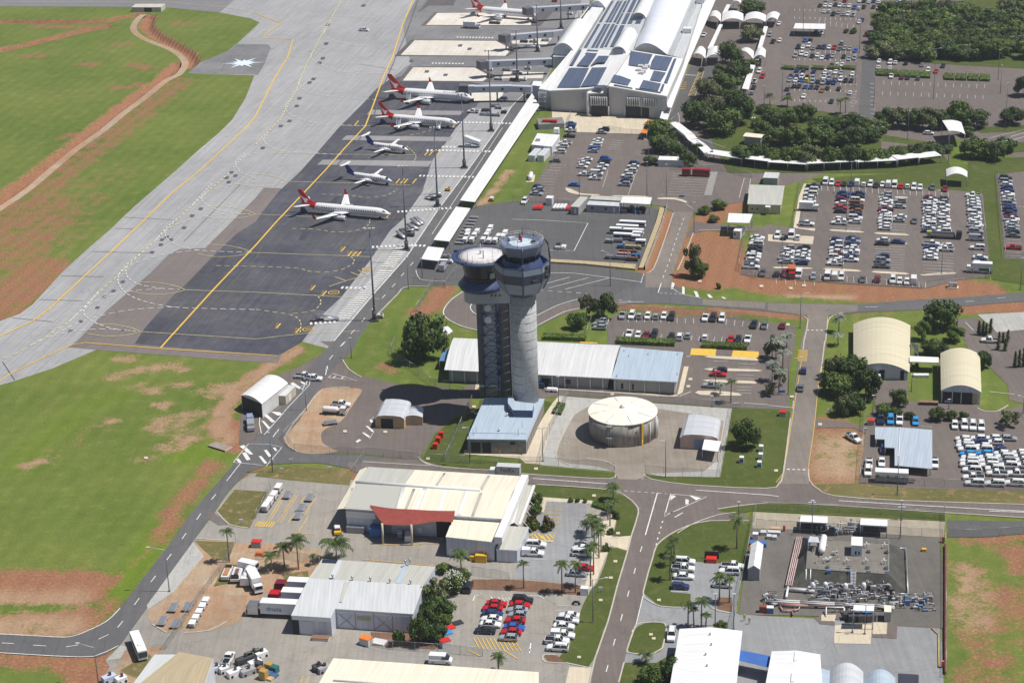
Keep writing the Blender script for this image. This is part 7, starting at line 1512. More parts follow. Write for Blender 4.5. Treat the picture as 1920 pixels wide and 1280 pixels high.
for i,(u,v)in enumerate(((1590,480),(1660,478),(1585,505),(1640,505),(1570,540),(1620,540),(1760,450),(1745,480),(1730,505),(1705,540),(1750,545),(1795,545),(1820,515),(1870,487),(1855,515))):
 x_,y_=A(1,1,u,v)[0];cart('cart','white covered baggage cart among the parked carts beside the disc roof',gA,x_,y_,vdir(x_,y_),'baggage_cart')
for i in range(9):
 x_,y_=A(1,1,1635-i*13.5,357+i*24)[0];cart('dolly','flat dolly in the row along the middle walkway roof','flat dollies beside the walkway roof',x_,y_,head(x_,y_,Rt),'flat_dolly')
for u,v,l in((170,1125,'top'),(137,1180,'second'),(105,1225,'third'),(75,1265,'bottom')):
 x_,y_=A(1,2,u,v)[0];cart('cart','%s white covered cart in the column left of the yellow lanes'%l,'white carts by the yellow lanes',x_,y_,head(x_,y_,(6,-9)),'baggage_cart')
for(tl,u,v,l)in(((1,2),235,1160,'dark flat dolly at the top of the first yellow lane'),((1,2),403,1180,'loaded flat dolly at the top of the second yellow lane'),((1,2),340,1255,'flat dolly with pink load in the second yellow lane'),((1,3),315,35,'flat dolly at the bottom of the second yellow lane'),((0,3),1300,725,'grey dolly at the top left of the four on the dirt'),((0,3),1408,718,'brown loaded dolly at the top right of the four on the dirt'),((0,3),1220,825,'tan loaded dolly at the bottom left of the four on the dirt'),((0,3),1320,845,'grey dolly at the bottom right of the four on the dirt')):
 x_,y_=A(*tl,u,v)[0];t=cart('dolly',l,'dollies set out singly',x_,y_,head(x_,y_,(5,-9)),'flat_dolly');t.scale=(1.25,1.1,1)
for i in range(5):
 x_,y_=A(0,3,1545-i*25,680+i*43)[0];t=cart('cart','white cart in the diagonal chain inside the dirt fence','white carts chained on the dirt',x_,y_,head(x_,y_,(5,-9)),'baggage_cart');t.scale=(.72,.95,.65)
for i,(u,v,l)in enumerate(((905,420,9.5),(865,450,8),(785,470,5),(905,478,8),(835,512,7),(940,500,3.5),(930,525,3),(965,560,3.5))):
 x_,y_=A(2,1,u,v)[0];parts('passenger_steps','white equipment trailer, %s from the top in the block at the yard east side'%ORD[i],'trailer',G(x_,y_,.12),head(x_,y_,Rt),[('body',fus_w,0,0,1.7,l,1.9,.5),('side_panel',glass,0,0,.9,l*.96,1.8,.8),('base',w_rend,0,0,.35,l,1.8,.55)],'white equipment trailers in the yard')
for i,(u,v,sx,m)in enumerate(((820,580,3,bpaint),(900,585,7,mat('tan_pipe_paint',(.4,.32,.18),.6)),(870,620,7,mat('rust',(.16,.07,.04),.8)),(930,650,3.4,bpaint),(830,665,6,steel),(905,675,4,mat('rust',(.16,.07,.04),.8)),(740,660,4,steel),(730,540,3,w_grey),(790,535,4,steel),(840,640,5,pinkp))):
 x_,y_=A(2,1,u,v)[0];parts('machinery_trailer','%s piece of colourful stored machinery, counting down the yard corner'%ORD[i],'machinery',G(x_,y_,.12),head(x_,y_,Rt),[('frame',dsteel,0,0,.3,sx,1.6,.2),('body',m,0,0,.5,sx*.9,1.2,.8),('fitting',steel,sx*.3,.3,1.3,.5,.5,.5)]+wheels((-sx*.3,sx*.3),.8,.3))
t=parts('tow_tug','dark tow tug standing alone in the marked yard rectangle','tug',G(*A(2,1,345,585)[0],.12),vdir(*A(2,1,345,585)[0]),[('body',w_grey,0,0,.3,3.6,1.7,.8),('cab',dsteel,-1,0,1.1,1.3,1.5,.8),('light_bar',trim,-1.9,0,.9,.3,1.4,.15)]+wheels((-1.2,1.2),.8,.35))
t=parts('tow_tug','white flat tug beside the dark tow tug','tug',G(*A(2,1,387,588)[0],.12),vdir(*A(2,1,387,588)[0]),[('body',fus_w,0,0,.3,3.0,1.5,.9),('hood',w_rend,.8,0,1.2,.9,1.3,.2)]+wheels((-1,1),.7,.3))
for i,(u,v)in enumerate(((180,285),(215,285),(425,290))):
 x_,y_=A(2,1,u,v)[0];parts('red_cart','low red covered cart, %s of three near the grey site office'%('left','middle','right')[i],'cart',G(x_,y_,.12),vdir(x_,y_),[('cover',ored,0,0,.5,3.8,1.5,.6,.85),('base',dsteel,0,0,.25,4,1.5,.25)]+wheels((-1.2,1.2),.6,.28))
for i in range(4):
 x_,y_=A(2,1,322+i*25,285)[0];parts('pipe_trailer','pale slatted trailer in the row of four between the red carts, %s'%ORD[i],'trailer',G(x_,y_,.12),vdir(x_,y_),[('load',fus_w,0,0,.7,5.0,.9,.5),('base',steel,0,0,.3,5.2,1.1,.3)]+wheels((-1.5,1.5),.5,.28))
def stairs(label,tile,uv,v_,L=5.5,hh=3.0,cover=False):
 x_,y_=A(*tile,*uv)[0];t=thing('boarding_stairs',label,'stairs',G(x_,y_,.12),head(x_,y_,v_));b_=MB()
 b_.ring([[(-L/2,s_,.4),(-L/2,s_,.7),(L/2,s_,hh),(L/2,s_,hh-.35)]for s_ in(-.8,.8)]);b_.build('flight',steel,t,world=False)
 for s_ in(-.85,.85):b_=MB();b_.cyl((-L/2,s_,1.5),(L/2,s_,hh+1),.05,n=4);b_.cyl((0,s_,hh*.55),(0,s_,hh*.55+1),.05,n=4);b_.build('handrail',trim,t,world=False)
 b_=MB();b_.box((L*.25,0,0),2.2,1.5,.7);b_.cyl((L*.42,0,.5),(L*.42,0,hh-.3),.15,n=5);b_.build('carriage',dsteel if not cover else trim,t,world=False)
 if cover:b_=MB();b_.ring([[(-L/2,s_,1.8),(-L/2,s_,2.6),(L/2-1,s_,hh+2.2),(L/2,s_,hh+2.2),(L/2,s_,hh)]for s_ in(-1.5,1.5)]);b_.build('cover',fus_w,t,world=False)
stairs('boarding stairs at the rear door of the middle jet',(1,0),(1070,965),(3,-9));stairs('boarding stairs at the front door of the middle jet',(1,0),(1372,965),(1,-9));stairs('boarding stairs at the rear of the large docked jet',(1,0),(1148,770),(2,-9))
stairs('covered white boarding stairs parked by the second mast',(1,0),(1622,1100),(-10,-.5),7,2.4,True);stairs('boarding stairs folded at the nearest zebra crossing',(1,1),(530,1125),(-10,.5),8,2.6)
for i,(u,v,vv)in enumerate(((1200,405,(-9,-3)),(1225,395,(-9,-4)),(1180,440,(-9,-1)),(1090,500,(-9,-4)),(1140,470,(9,1)),(1310,215,(9,2)),(1345,195,(9,1)))):stairs('idle boarding stairs by the masts, %s of the idle ones'%ORD[i],(1,1),(u,v),vv,5,2.0)
for i,(tl,u,v,m,sx)in enumerate((((1,0),1725,835,dsteel,4),((1,0),1720,865,steel,5),((1,0),1800,870,w_grey,4),((1,0),1860,850,dsteel,2.5),((1,0),1800,800,steel,5),((1,0),1800,500,trim,3),((1,0),1760,530,trim,2),((1,0),1850,690,dsteel,5),((1,0),1880,530,steel,4),((1,0),1820,600,w_rend,4),((1,0),1790,180,dsteel,6),((1,0),1820,815,w_grey,3),((2,0),90,320,dsteel,4),((2,0),160,320,w_grey,4),((2,0),250,310,steel,4),((2,0),120,520,w_rend,3),((2,0),85,605,trim,3),((2,0),15,605,dsteel,4),((2,0),150,360,fus_w,8),((2,0),435,110,fus_w,3),((2,0),320,15,PAINT['r'],3),((1,1),1120,460,dsteel,5),((1,1),1150,490,dsteel,4),((1,1),1440,150,yel,2),((1,1),935,1100,w_rend,2),((1,1),1425,690,trim,5),((1,1),1430,655,steel,3))):
 x_,y_=A(*tl,u,v)[0];parts('ground_equipment','%s apron ground equipment, one of the scattered service units around stands and masts'%{dsteel:'dark',steel:'steel grey',w_grey:'grey',trim:'white',w_rend:'pale',fus_w:'long white'}.get(m,'coloured'),'equipment',G(x_,y_,.12),head(x_,y_,Rt),[('body',m,0,0,.35,sx,1.6,.8,.9),('fitting',steel,sx*.25,0,1.1,.7,.9,.5)]+wheels((-sx*.3,sx*.3),.75,.28),'ground equipment on the apron')
def bx_(name,label,cat,tile,uv,v_,sx,sy,sz,m,lid=None,group=None,extra=()):
 x_,y_=A(*tile,*uv)[0];return parts(name,label,cat,G(x_,y_,.12),head(x_,y_,v_),[('body',m,0,0,0,sx,sy,sz,.97)]+([('lid',lid,0,0,sz,sx*1.02,sy*1.02,.14)]if lid else[])+list(extra),group)
for i,(u,v,m)in enumerate(((1515,870,dark_in),(1455,905,ored),(1435,945,mat('bin_blue',(.05,.25,.60),.5)),(1420,1000,ored))):bx_('waste_bin','%s lidded waste bin in the slanting row of four'%('black','upper red','blue','lower red')[i],'bin',T13,(u,v),(10,-3),2.3,1.8,1.5,w_rend,m)
bx_('waste_bin','orange lidded bin in the freight shed yard','bin',T13,(828,985),(10,3),2.6,2.0,1.6,w_rend,orange);bx_('waste_bin','red lidded bin at the north end of the side road lawn','bin',T32,(110,555),Rt,1.9,1.6,1.3,w_grey,ored);bx_('waste_bin','red lidded bin left of the blue cars','bin',T32,(770,620),Rt,1.9,1.6,1.3,w_grey,ored);bx_('red_skip','red skip in its dark pen on the lawn','skip',T23,(1495,368),Rt,2.6,1.8,1.1,ored)
bx_('skip_pen','dark open pen behind the red skip','pen',T23,(1498,345),Rt,3.6,.2,2.0,dsteel);bx_('blue_container','blue covered container under the red shade sail','container',T13,(900,170),Rt,2.9,2.6,2.3,bpaint,bpaint);bx_('yellow_generator','larger yellow generator before the cream roofed block','generator',T13,(1690,365),Rt,2.9,1.7,1.9,yel);bx_('yellow_generator','smaller yellow box left of the yellow generator','generator',T13,(1625,355),Rt,1.4,1.4,1.2,yel)
for i,(u,v)in enumerate(((1390,715),(1367,755),(1345,800))):bx_('red_cabinet','red cabinet, %s of three on the lawn beside the tower building'%('farthest','middle','nearest')[i],'cabinet',(1,2),(u,v),Rt,1.3,1.5,1.6,ored)
for i,(u,v)in enumerate(((1722,905),(1868,820),(1865,880),(1855,940))):bx_('utility_cabinet','pale utility cabinet on the lawn, %s'%('standing alone','top of three','middle of three','bottom of three')[i],'cabinet',(2,2),(u,v),Rt,1.2,1.3,1.7,fus_w,None,None,[('door',bpaint if i in(0,3)else w_rend,0,-.66,.3,1.0,.06,.9)])
bx_('switch_cabinet','white switch cabinets at the end of the palm bed','cabinet',T23,(545,610),Rt,1.9,1.6,1.8,fus_w);bx_('white_shelter_box','white box under the red shade sail, right','trolley',T13,(1145,200),(1,-9),3.2,1.8,1.6,fus_w);bx_('white_shelter_box','small white topped trolley under the red shade sail, left','trolley',T13,(1080,180),(1,-9),2.2,1.3,1.4,w_grey,trim)
for i in range(4):bx_('metal_rack','steel cage rack against the hangar wall, %s from the left'%ORD[i],'rack',T13,(700+i*33,145+i*2),Rt,1.25,1.2,1.5,w_grey,steel,'racks along the hangar wall')
bx_('red_container','small red topped container by the entrance boom','container',T13,(8,255),Rt,2.5,1.8,1.5,w_grey,ored);bx_('orange_machine','orange lift machine on the dirt beside the palms','machine',T13,(30,320),Rt,1.8,1.4,.9,orange);bx_('flatbed_cart','rusty topped flat cart before the freight shed','cart',T13,(485,950),Rt,4.0,1.6,.5,w_rend,mat('rust_brown',(.25,.14,.09),.7));bx_('pallet_frame','white steel frame lying in the freight shed yard','frame',T13,(922,975),(10,2),3.4,2.4,.35,trim)
for i,(u,v,m)in enumerate(((100,1175,mat('gold_crate',(.42,.28,.08),.6)),(140,1195,mat('teal_crate',(.02,.14,.14),.5)),(60,1245,mat('gold_crate',(.42,.28,.08),.6)),(95,1220,mat('blue_crate',(.06,.14,.28),.5)),(20,1160,dsteel),(135,1228,mat('blue_crate',(.06,.14,.28),.5)),(105,1250,w_tan),(40,1190,mat('rust_brown',(.25,.14,.09),.7)))):bx_('cargo_crate','%s crate in the jumbled stack at the bottom left yard, %s counted'%(('ochre','teal','ochre','blue','black','blue','tan','brown')[i],ORD[i]),'crate',T13,(u,v),(10,3),1.7,1.5,(1.6,1.5,2.2,.8,1.4,.5,.4,1)[i],m)
for i,(tl,u,v,m,s_)in enumerate(((T13,465,1180,dsteel,2.2),(T13,510,1190,w_grey,3),((0,3),1840,1120,dsteel,4.5),((0,3),1900,1080,mat('olive',(.12,.14,.1),.7),4),((0,3),1680,1195,trim,2.2),((0,3),1760,1220,trim,3.4),((0,3),1860,1210,w_grey,3.5),((0,3),820,1260,mat('jet_white_blue',(.5,.55,.7),.5),3.2),((0,3),910,1270,fus_w,2.5),(T13,40,1080,trim,3),((0,3),1915,1150,fus_w,3),((0,3),1620,1190,w_blue,2))):bx_('yard_machine','%s of the loaders and carts crowding the bottom left yard, counted westward'%ORD[i],'machine',tl,(u,v),(8,-3),s_,1.8,1.3,m,None,None,[('arm',dsteel,.3,0,1.3,.5,.5,.8)]+wheels((-s_*.3,s_*.3),.8,.35))
for i,(u,v,m)in enumerate(((1170,470,orange),(1240,472,orange))):bx_('timber_cart','brown topped open cart beside the vaulted garage, %s'%('left','right')[i],'cart',T32,(u,v),Rt,2.6,1.5,.8,dsteel,mat('rust_brown',(.25,.14,.09),.7))
x_,y_=A(2,2,300,372)[0];parts('boat_trailer','white covered trailer on the road beside the tower','trailer',G(x_,y_,.12),head(x_,y_,Rt),[('cover',fus_w,0,0,.4,3.6,1.6,.6,.8),('drawbar',dsteel,-2.2,0,.4,1.2,.2,.1)]+wheels((0,),.8,.3))
x_,y_=A(2,2,215,345)[0];parts('parked_cart','dark blue cart peeping out from behind the tower foot','cart',G(x_,y_,.12),head(x_,y_,Rt),[('body',PAINT['n'],0,0,.4,2.6,1.7,1.2,.85)]+wheels((-.8,.8),.8,.32))
x_,y_=A(2,1,140,60)[0];parts('gas_tank','white gas cylinder on its concrete slab in the grass','tank',G(x_,y_,.05),head(x_,y_,(2,-9)),[('slab',ctan,0,0,0,9,3,.1),('tank',fus_w,0,0,1.2,6.5,.95,0),('saddle',steel,-2,0,.1,.4,1.2,.6),('saddle',steel,2,0,.1,.4,1.2,.6)])
x_,y_=A(1,1,1768,225)[0];parts('pump_cart','small grey and orange pump cart by the grass corner','cart',G(x_,y_,.05),vdir(x_,y_),[('body',w_rend,0,0,.3,2.4,1.4,1.1),('trim',orange,1.2,0,.3,.15,1.4,.9)]+wheels((-.7,.7),.7,.3))
x_,y_=A(3,1,1385,875)[0];parts('transformer','silver transformer cabinet in its kerbed bay below the big car park','transformer',G(x_,y_,.05),head(x_,y_,Rt),[('body',steel,0,0,.2,2.8,1.8,1.5),('base',ctan,0,0,0,3.8,2.6,.2),('side_door',trim,-.5,-.92,.4,1,.05,1.2)])
x_,y_=A(2,3,480,692)[0];parts('motorcycle','black motorcycle parked at the edge of the cargo car park','motorcycle',G(x_,y_,.12),head(x_,y_,Rt),[('frame',pk,0,0,.5,1.2,.3,.4),('seat',dark_in,-.3,0,.85,.7,.28,.12),('tank',pk,.25,0,.95,.5,.16,0),('handlebar',steel,.55,0,1.05,.08,.7,.06),('wheel',tyre,-.7,0,.32,.32,0,0),('wheel',tyre,.75,0,.32,.32,0,0)])
def leafmat(name,c1,c2):
 m,n,b=newmat(name);v=objvec(n);oi=N(n,'ShaderNodeObjectInfo');geo=N(n,'ShaderNodeNewGeometry')
 c=mixc(n,rng_(n,noise(n,v,.5,3,.6),.35,.65,0,1),c1,c2)
 k=mth(n,'MULTIPLY',rng_(n,geo.outputs['Random Per Island'],0,1,.6,1.45),rng_(n,oi.outputs['Random'],0,1,.8,1.25))
 n.links.new(mixc(n,1.0,c,grey(n,k),'MULTIPLY'),b.inputs['Base Color']);b.inputs['Roughness'].default_value=.6;b.inputs['Specular IOR Level'].default_value=.25
 return m
lf_d=leafmat('dark_leaves',(.030,.055,.012),(.065,.105,.022));lf_m=leafmat('green_leaves',(.050,.085,.015),(.105,.150,.030));lf_g=leafmat('gum_leaves',(.065,.085,.030),(.135,.150,.065))
lf_p=leafmat('palm_leaves',(.040,.070,.016),(.085,.115,.030));lf_s=leafmat('silver_palm_leaves',(.12,.14,.11),(.24,.26,.21));lf_r=leafmat('red_shrub_leaves',(.10,.05,.02),(.06,.09,.02));blossom=mat('white_blossom',(.75,.74,.68),.7)
bark=mat('grey_brown_bark',(.13,.095,.07),.9);pbark=mat('pale_palm_trunk',(.26,.23,.19),.9)
def crown(seed,wide=1.0,loose=.0,nb=17,leaf=.075,nl=140,cone=False,flat=.75):
 r=random.Random(seed);b=MB();lumps=[]
 for i in range(nb):
  if cone:z_=.15+1.9*i/nb;q=(1-z_/2.3)*.30;a=r.uniform(0,6.28);lumps.append((q*math.cos(a)*.6,q*math.sin(a)*.6,z_,.16+q))
  else:
   a=i*2.4+r.uniform(-.4,.4);d=(.1+.62*(i/nb)**.5)if i else 0;z_=r.uniform(.3,1.1)*flat+(.3-d*.35);lumps.append((d*math.cos(a),d*math.sin(a),z_,r.uniform(.26,.44)*(1-loose*.3)))
 for(x_,y_,z_,q)in lumps:
  c=.62-loose*.3;b.lathe((x_,y_,z_),[(q*c*math.sin(math.pi*k/4)*r.uniform(.8,1.1)+.001,-q*c*.8*math.cos(math.pi*k/4))for k in range(5)],6,0,False)
  for _ in range(int(nl*(1-loose*.35))):
   u,v=r.uniform(-1,1),r.uniform(0,6.28);s_=math.sqrt(1-u*u);n_=Vector((s_*math.cos(v),s_*math.sin(v),u));p=Vector((x_,y_,z_))+Vector((n_.x,n_.y,n_.z*.82))*q*(r.uniform(.55,1.12)**.7)
   if r.random()<.5:n_=(n_+Vector((r.uniform(-1,1),r.uniform(-1,1),r.uniform(-.4,1)))*.9).normalized()
   t_=n_.orthogonal().normalized();t_=(t_*math.cos(v)+n_.cross(t_)*math.sin(v));o_=n_.cross(t_);l=leaf*r.uniform(.55,1.3)
   b.face([p-t_*l,p+o_*l*.7,p+t_*l,p-o_*l*.7])
 o=b.build('crown',lf_d);m=o.data;bpy.data.objects.remove(o);return m
def trunkmesh(seed):
 r=random.Random(seed);b=MB();b.cyl((0,0,0),(.02,0,.45),.075,.045,7)
 for k in range(5):a=k*1.26+r.random();b.cyl((.02,0,.3+.05*k),(.38*math.cos(a),.38*math.sin(a),.85),.032,.012,5)
 o=b.build('trunk',bark);m=o.data;bpy.data.objects.remove(o);return m
def palm(seed,nf=20,ln_=1.0):
 r=random.Random(seed);b=MB()
 for k in range(nf):
  a=math.tau*k/nf+r.uniform(-.15,.15);el=r.uniform(.05,1.15);L=ln_*r.uniform(.8,1.05);pr_=[]
  for j in range(6):s_=j/5;pr_.append(Vector((math.cos(a)*L*s_*math.cos(el*.6),math.sin(a)*L*s_*math.cos(el*.6),L*(s_*math.sin(el)-.75*s_*s_))))
  sd_=Vector((-math.sin(a),math.cos(a),0))
  for j in range(5):
   p,q=pr_[j],pr_[j+1];wd=.27*ln_*(1-j/7)*(.5 if j==0 else 1)
   for sg in(1,-1):
    for h_ in(0,.5):o_=p.lerp(q,h_);e_=p.lerp(q,h_+.42);b.face([o_,e_,e_+sd_*sg*wd+Vector((0,0,-wd*.45))+(q-p)*.3,o_+sd_*sg*wd*.9+Vector((0,0,-wd*.5))+(q-p)*.35])
 o=b.build('fronds',lf_p);m=o.data;bpy.data.objects.remove(o);return m
CR={'d':[crown(s)for s in(1,2,3,4)],'g':[crown(s,loose=1.0,nb=13,nl=120,leaf=.075)for s in(5,6)],'c':[crown(8,cone=True,nb=9,leaf=.06,nl=90)],'u':[crown(9,nb=9,leaf=.12,nl=80,flat=.5),crown(10,nb=8,leaf=.12,nl=80,flat=.5)],'w':[crown(12,nb=16,flat=.5,nl=170,leaf=.06)]}
TRK=[trunkmesh(1),trunkmesh(2)];PL=[palm(1),palm(2,17),palm(3,23)]
rt_=random.Random(5)
def ob(name,me_,m,parent):
 o=bpy.data.objects.new(name,me_);COL.objects.link(o);o.parent=parent;s_=o.material_slots[0];s_.link='OBJECT';s_.material=m;return o
def tree(tile,u,vb,vt,wd,kind,label,group=None,m=None):
 x_,y_=A(*tile,u,vb)[0];g=G(x_,y_);h_=max(.8,HT(x_,y_,A(*tile,u,vt)[0][1]));px=F/(g-Vector((0,0,H))).dot(cF);r_=wd/8/px
 nm={'p':'palm_tree','s':'palm_tree','u':'garden_shrub','c':'cypress_tree','g':'gum_tree'}.get(kind,'leafy_tree')
 t=thing(nm,label,{'u':'shrub','p':'palm','s':'palm'}.get(kind,'tree'),tuple(g),rt_.uniform(0,6.28),group)
 if kind in 'ps':
  b=MB();lean=rt_.uniform(-.3,.3);fr=r_*1.0;hz_=max(1.2,h_-fr*.35);b.cyl((0,0,0),(lean,0,hz_),.2,.13,7);b.build('trunk',pbark,t,world=False)
  o=ob('fronds',rt_.choice(PL),m or(lf_p if kind=='p' else lf_s),t);o.scale=(fr*1.3,)*3;o.location=(lean,0,hz_)
  return t
 k={'d':'d','m':'d','g':'g','c':'c','u':'u','w':'w'}[kind];me_=rt_.choice(CR[k]);o=ob('crown',me_,m or{'d':lf_d,'m':lf_m,'g':lf_g,'c':lf_d,'u':lf_m,'w':lf_m}[kind],t)
 top={'c':2.15,'u':1.0,'w':1.0}.get(k,1.45);lift=0 if kind in 'uc' else .03
 ch=h_*(1-lift);o.scale=(r_*1.12,r_*1.12,ch/top);o.location=(0,0,h_*lift)
 if kind=='c':o.scale=(r_*2.2,r_*2.2,h_/2.2)
 if kind not in 'u':q=ob('trunk',rt_.choice(TRK),bark,t);q.scale=(max(r_*.8,2),max(r_*.8,2),h_*.7)
 return t
tree((1,2),1255,130,-210,355,'w','broad dark spreading tree standing alone west of the control towers',m=lf_d)
for k_,tl,lab,L in(('d',(2,1),'dark dense tree at the left end of the staff car park',((690,1110,905,190),)),('g',(2,1),'pale open gum tree by the staff car park corner',((560,1090,895,130),)),('m',(2,1),'low round bushy tree in front of the staff car park corner',((495,1180,1050,160),)),('g',(2,1),'tall pale gum tree on red earth beside the hill road',((1350,790,490,150),)),('m',(2,1),'dense green lower tree leaning against the tall gum',((1400,800,630,150),)),('m',(2,1),'small tree on the red verge, left of three',((1440,325,250,100),)),('m',(2,1),'small tree on the red verge, upper right of three',((1555,290,205,115),)),('m',(2,1),'small tree on the red verge, lowest of three',((1515,385,320,85),)),('u',(2,1),'tiny round shrub alone on the red bank',((1550,885,835,40),)),('m',(2,2),'round tree alone on the lawn right of the pump house',((1755,795,560,215),)),('d',(3,1),'big dark tree above the large vaulted hall',((1290,1180,940,270),)),('m',(3,1),'lower tree right of the large vaulted hall',((1400,1280,1150,140),)),('m',(3,1),'small tree under the big dark one by the hall',((1160,1270,1110,110),)),('s',(3,1),'silvery palm beside the side road, upper of two by the hall',((530,1210,1080,95),)),('s',(3,1),'silvery palm beside the side road, lower of two by the hall',((525,1310,1215,95),)),('m',(2,3),'round clipped bush behind the bright white workshop',((1565,875,818,105),)),('g',(1,3),'tall wispy gum tree against the end wall of the freight shed',((1340,690,450,240),)),('g',(1,3),'small wispy gum at the corner of the freight shed',((1250,620,490,110),)),('d',(1,3),'dark conifer-like tree nearest the bins',((1240,985,765,170),)),('m',(1,3),'bright green tree behind the white flowering bush',((1535,520,430,150),)),('m',(1,3),'small tree north of the white flowering bush',((1410,450,370,120),)),('u',(1,3),'garden shrub before the freight shed wall',((1068,995,860,95),)),('m',(1,3),'small tree right of the bins bed',((1420,850,750,120),)),('m',(3,2),'round tree alone between the two vaulted halls',((985,485,345,135),)),('d',(3,2),'dark tree right of the smaller vaulted garage',((1615,200,55,120),)),('d',(3,2),'dark tree behind the link canopy',((1245,105,-30,200),)),('u',(3,2),'garden shrub left of the white garden tables',((1105,215,160,70),)),('g',(3,2),'sparse grey green tree at the right edge below the depot road',((1800,640,490,170),)),('p',(1,3),'tall palm, centre of the palms by the freight shed yard',((320,430,180,160),)),('p',(1,3),'palm left of the tall centre one by the freight shed',((215,410,235,120),)),('p',(1,3),'leftmost palm by the freight shed yard',((118,440,300,130),)),('p',(1,3),'very small palm in the freight shed garden',((435,395,310,60),)),('p',(1,3),'wide full palm touching the freight shed roof',((605,360,195,225),)),('p',(1,3),'palm before the cream roofed front block',((1540,430,280,125),)),('p',(1,3),'palm at the bottom edge by the yellow hatching',((1820,1200,1060,115),)),('p',(0,3),'slim palm alone beside the perimeter road dirt',((1720,375,125,105),)),('p',(2,3),'palm standing alone at the compound fence corner',((1685,275,35,115),)),('p',(2,3),'left palm of the three on the bark bed',((87,570,365,90),)),('p',(2,3),'middle palm of the three on the bark bed',((374,600,365,105),)),('p',(2,3),'right palm of the three on the bark bed',((474,605,372,95),)),('d',(2,3),'dense dark palm clump at the bottom by the workshop',((1170,1260,1050,170),)),('m',(2,3),'mixed palm clump left of the workshop at the bottom',((1040,1290,1130,200),)),('p',(2,2),'palm on the curved lawn by the road junction',((757,1195,1070,120),)),('p',(2,2),'palm just below the junction one on the curved lawn',((740,1290,1190,95),)),('p',(2,2),'palm on the office car park island, right',((1640,460,285,90),)),('s',(2,2),'pale palm on the office car park island, left',((1560,400,310,80),))):
 for q in L:tree(tl,*q,k_,lab)
t_=tree((1,3),1480,600,440,190,'m','green bush covered in white blossom beside the cargo car park');b=MB();r_=random.Random(2);S_=t_.children[0].scale
for _ in range(180):a,e=r_.uniform(0,6.28),r_.uniform(.1,1.4);p=Vector((S_.x*.92*math.cos(a)*math.cos(e),S_.x*.92*math.sin(a)*math.cos(e),S_.z*(.6+.85*math.sin(e))));b.box(tuple(p*r_.uniform(.9,1.05)),.17,.17,.12,a)
b.build('blossoms',blossom,t_,world=False)['kind']='stuff'
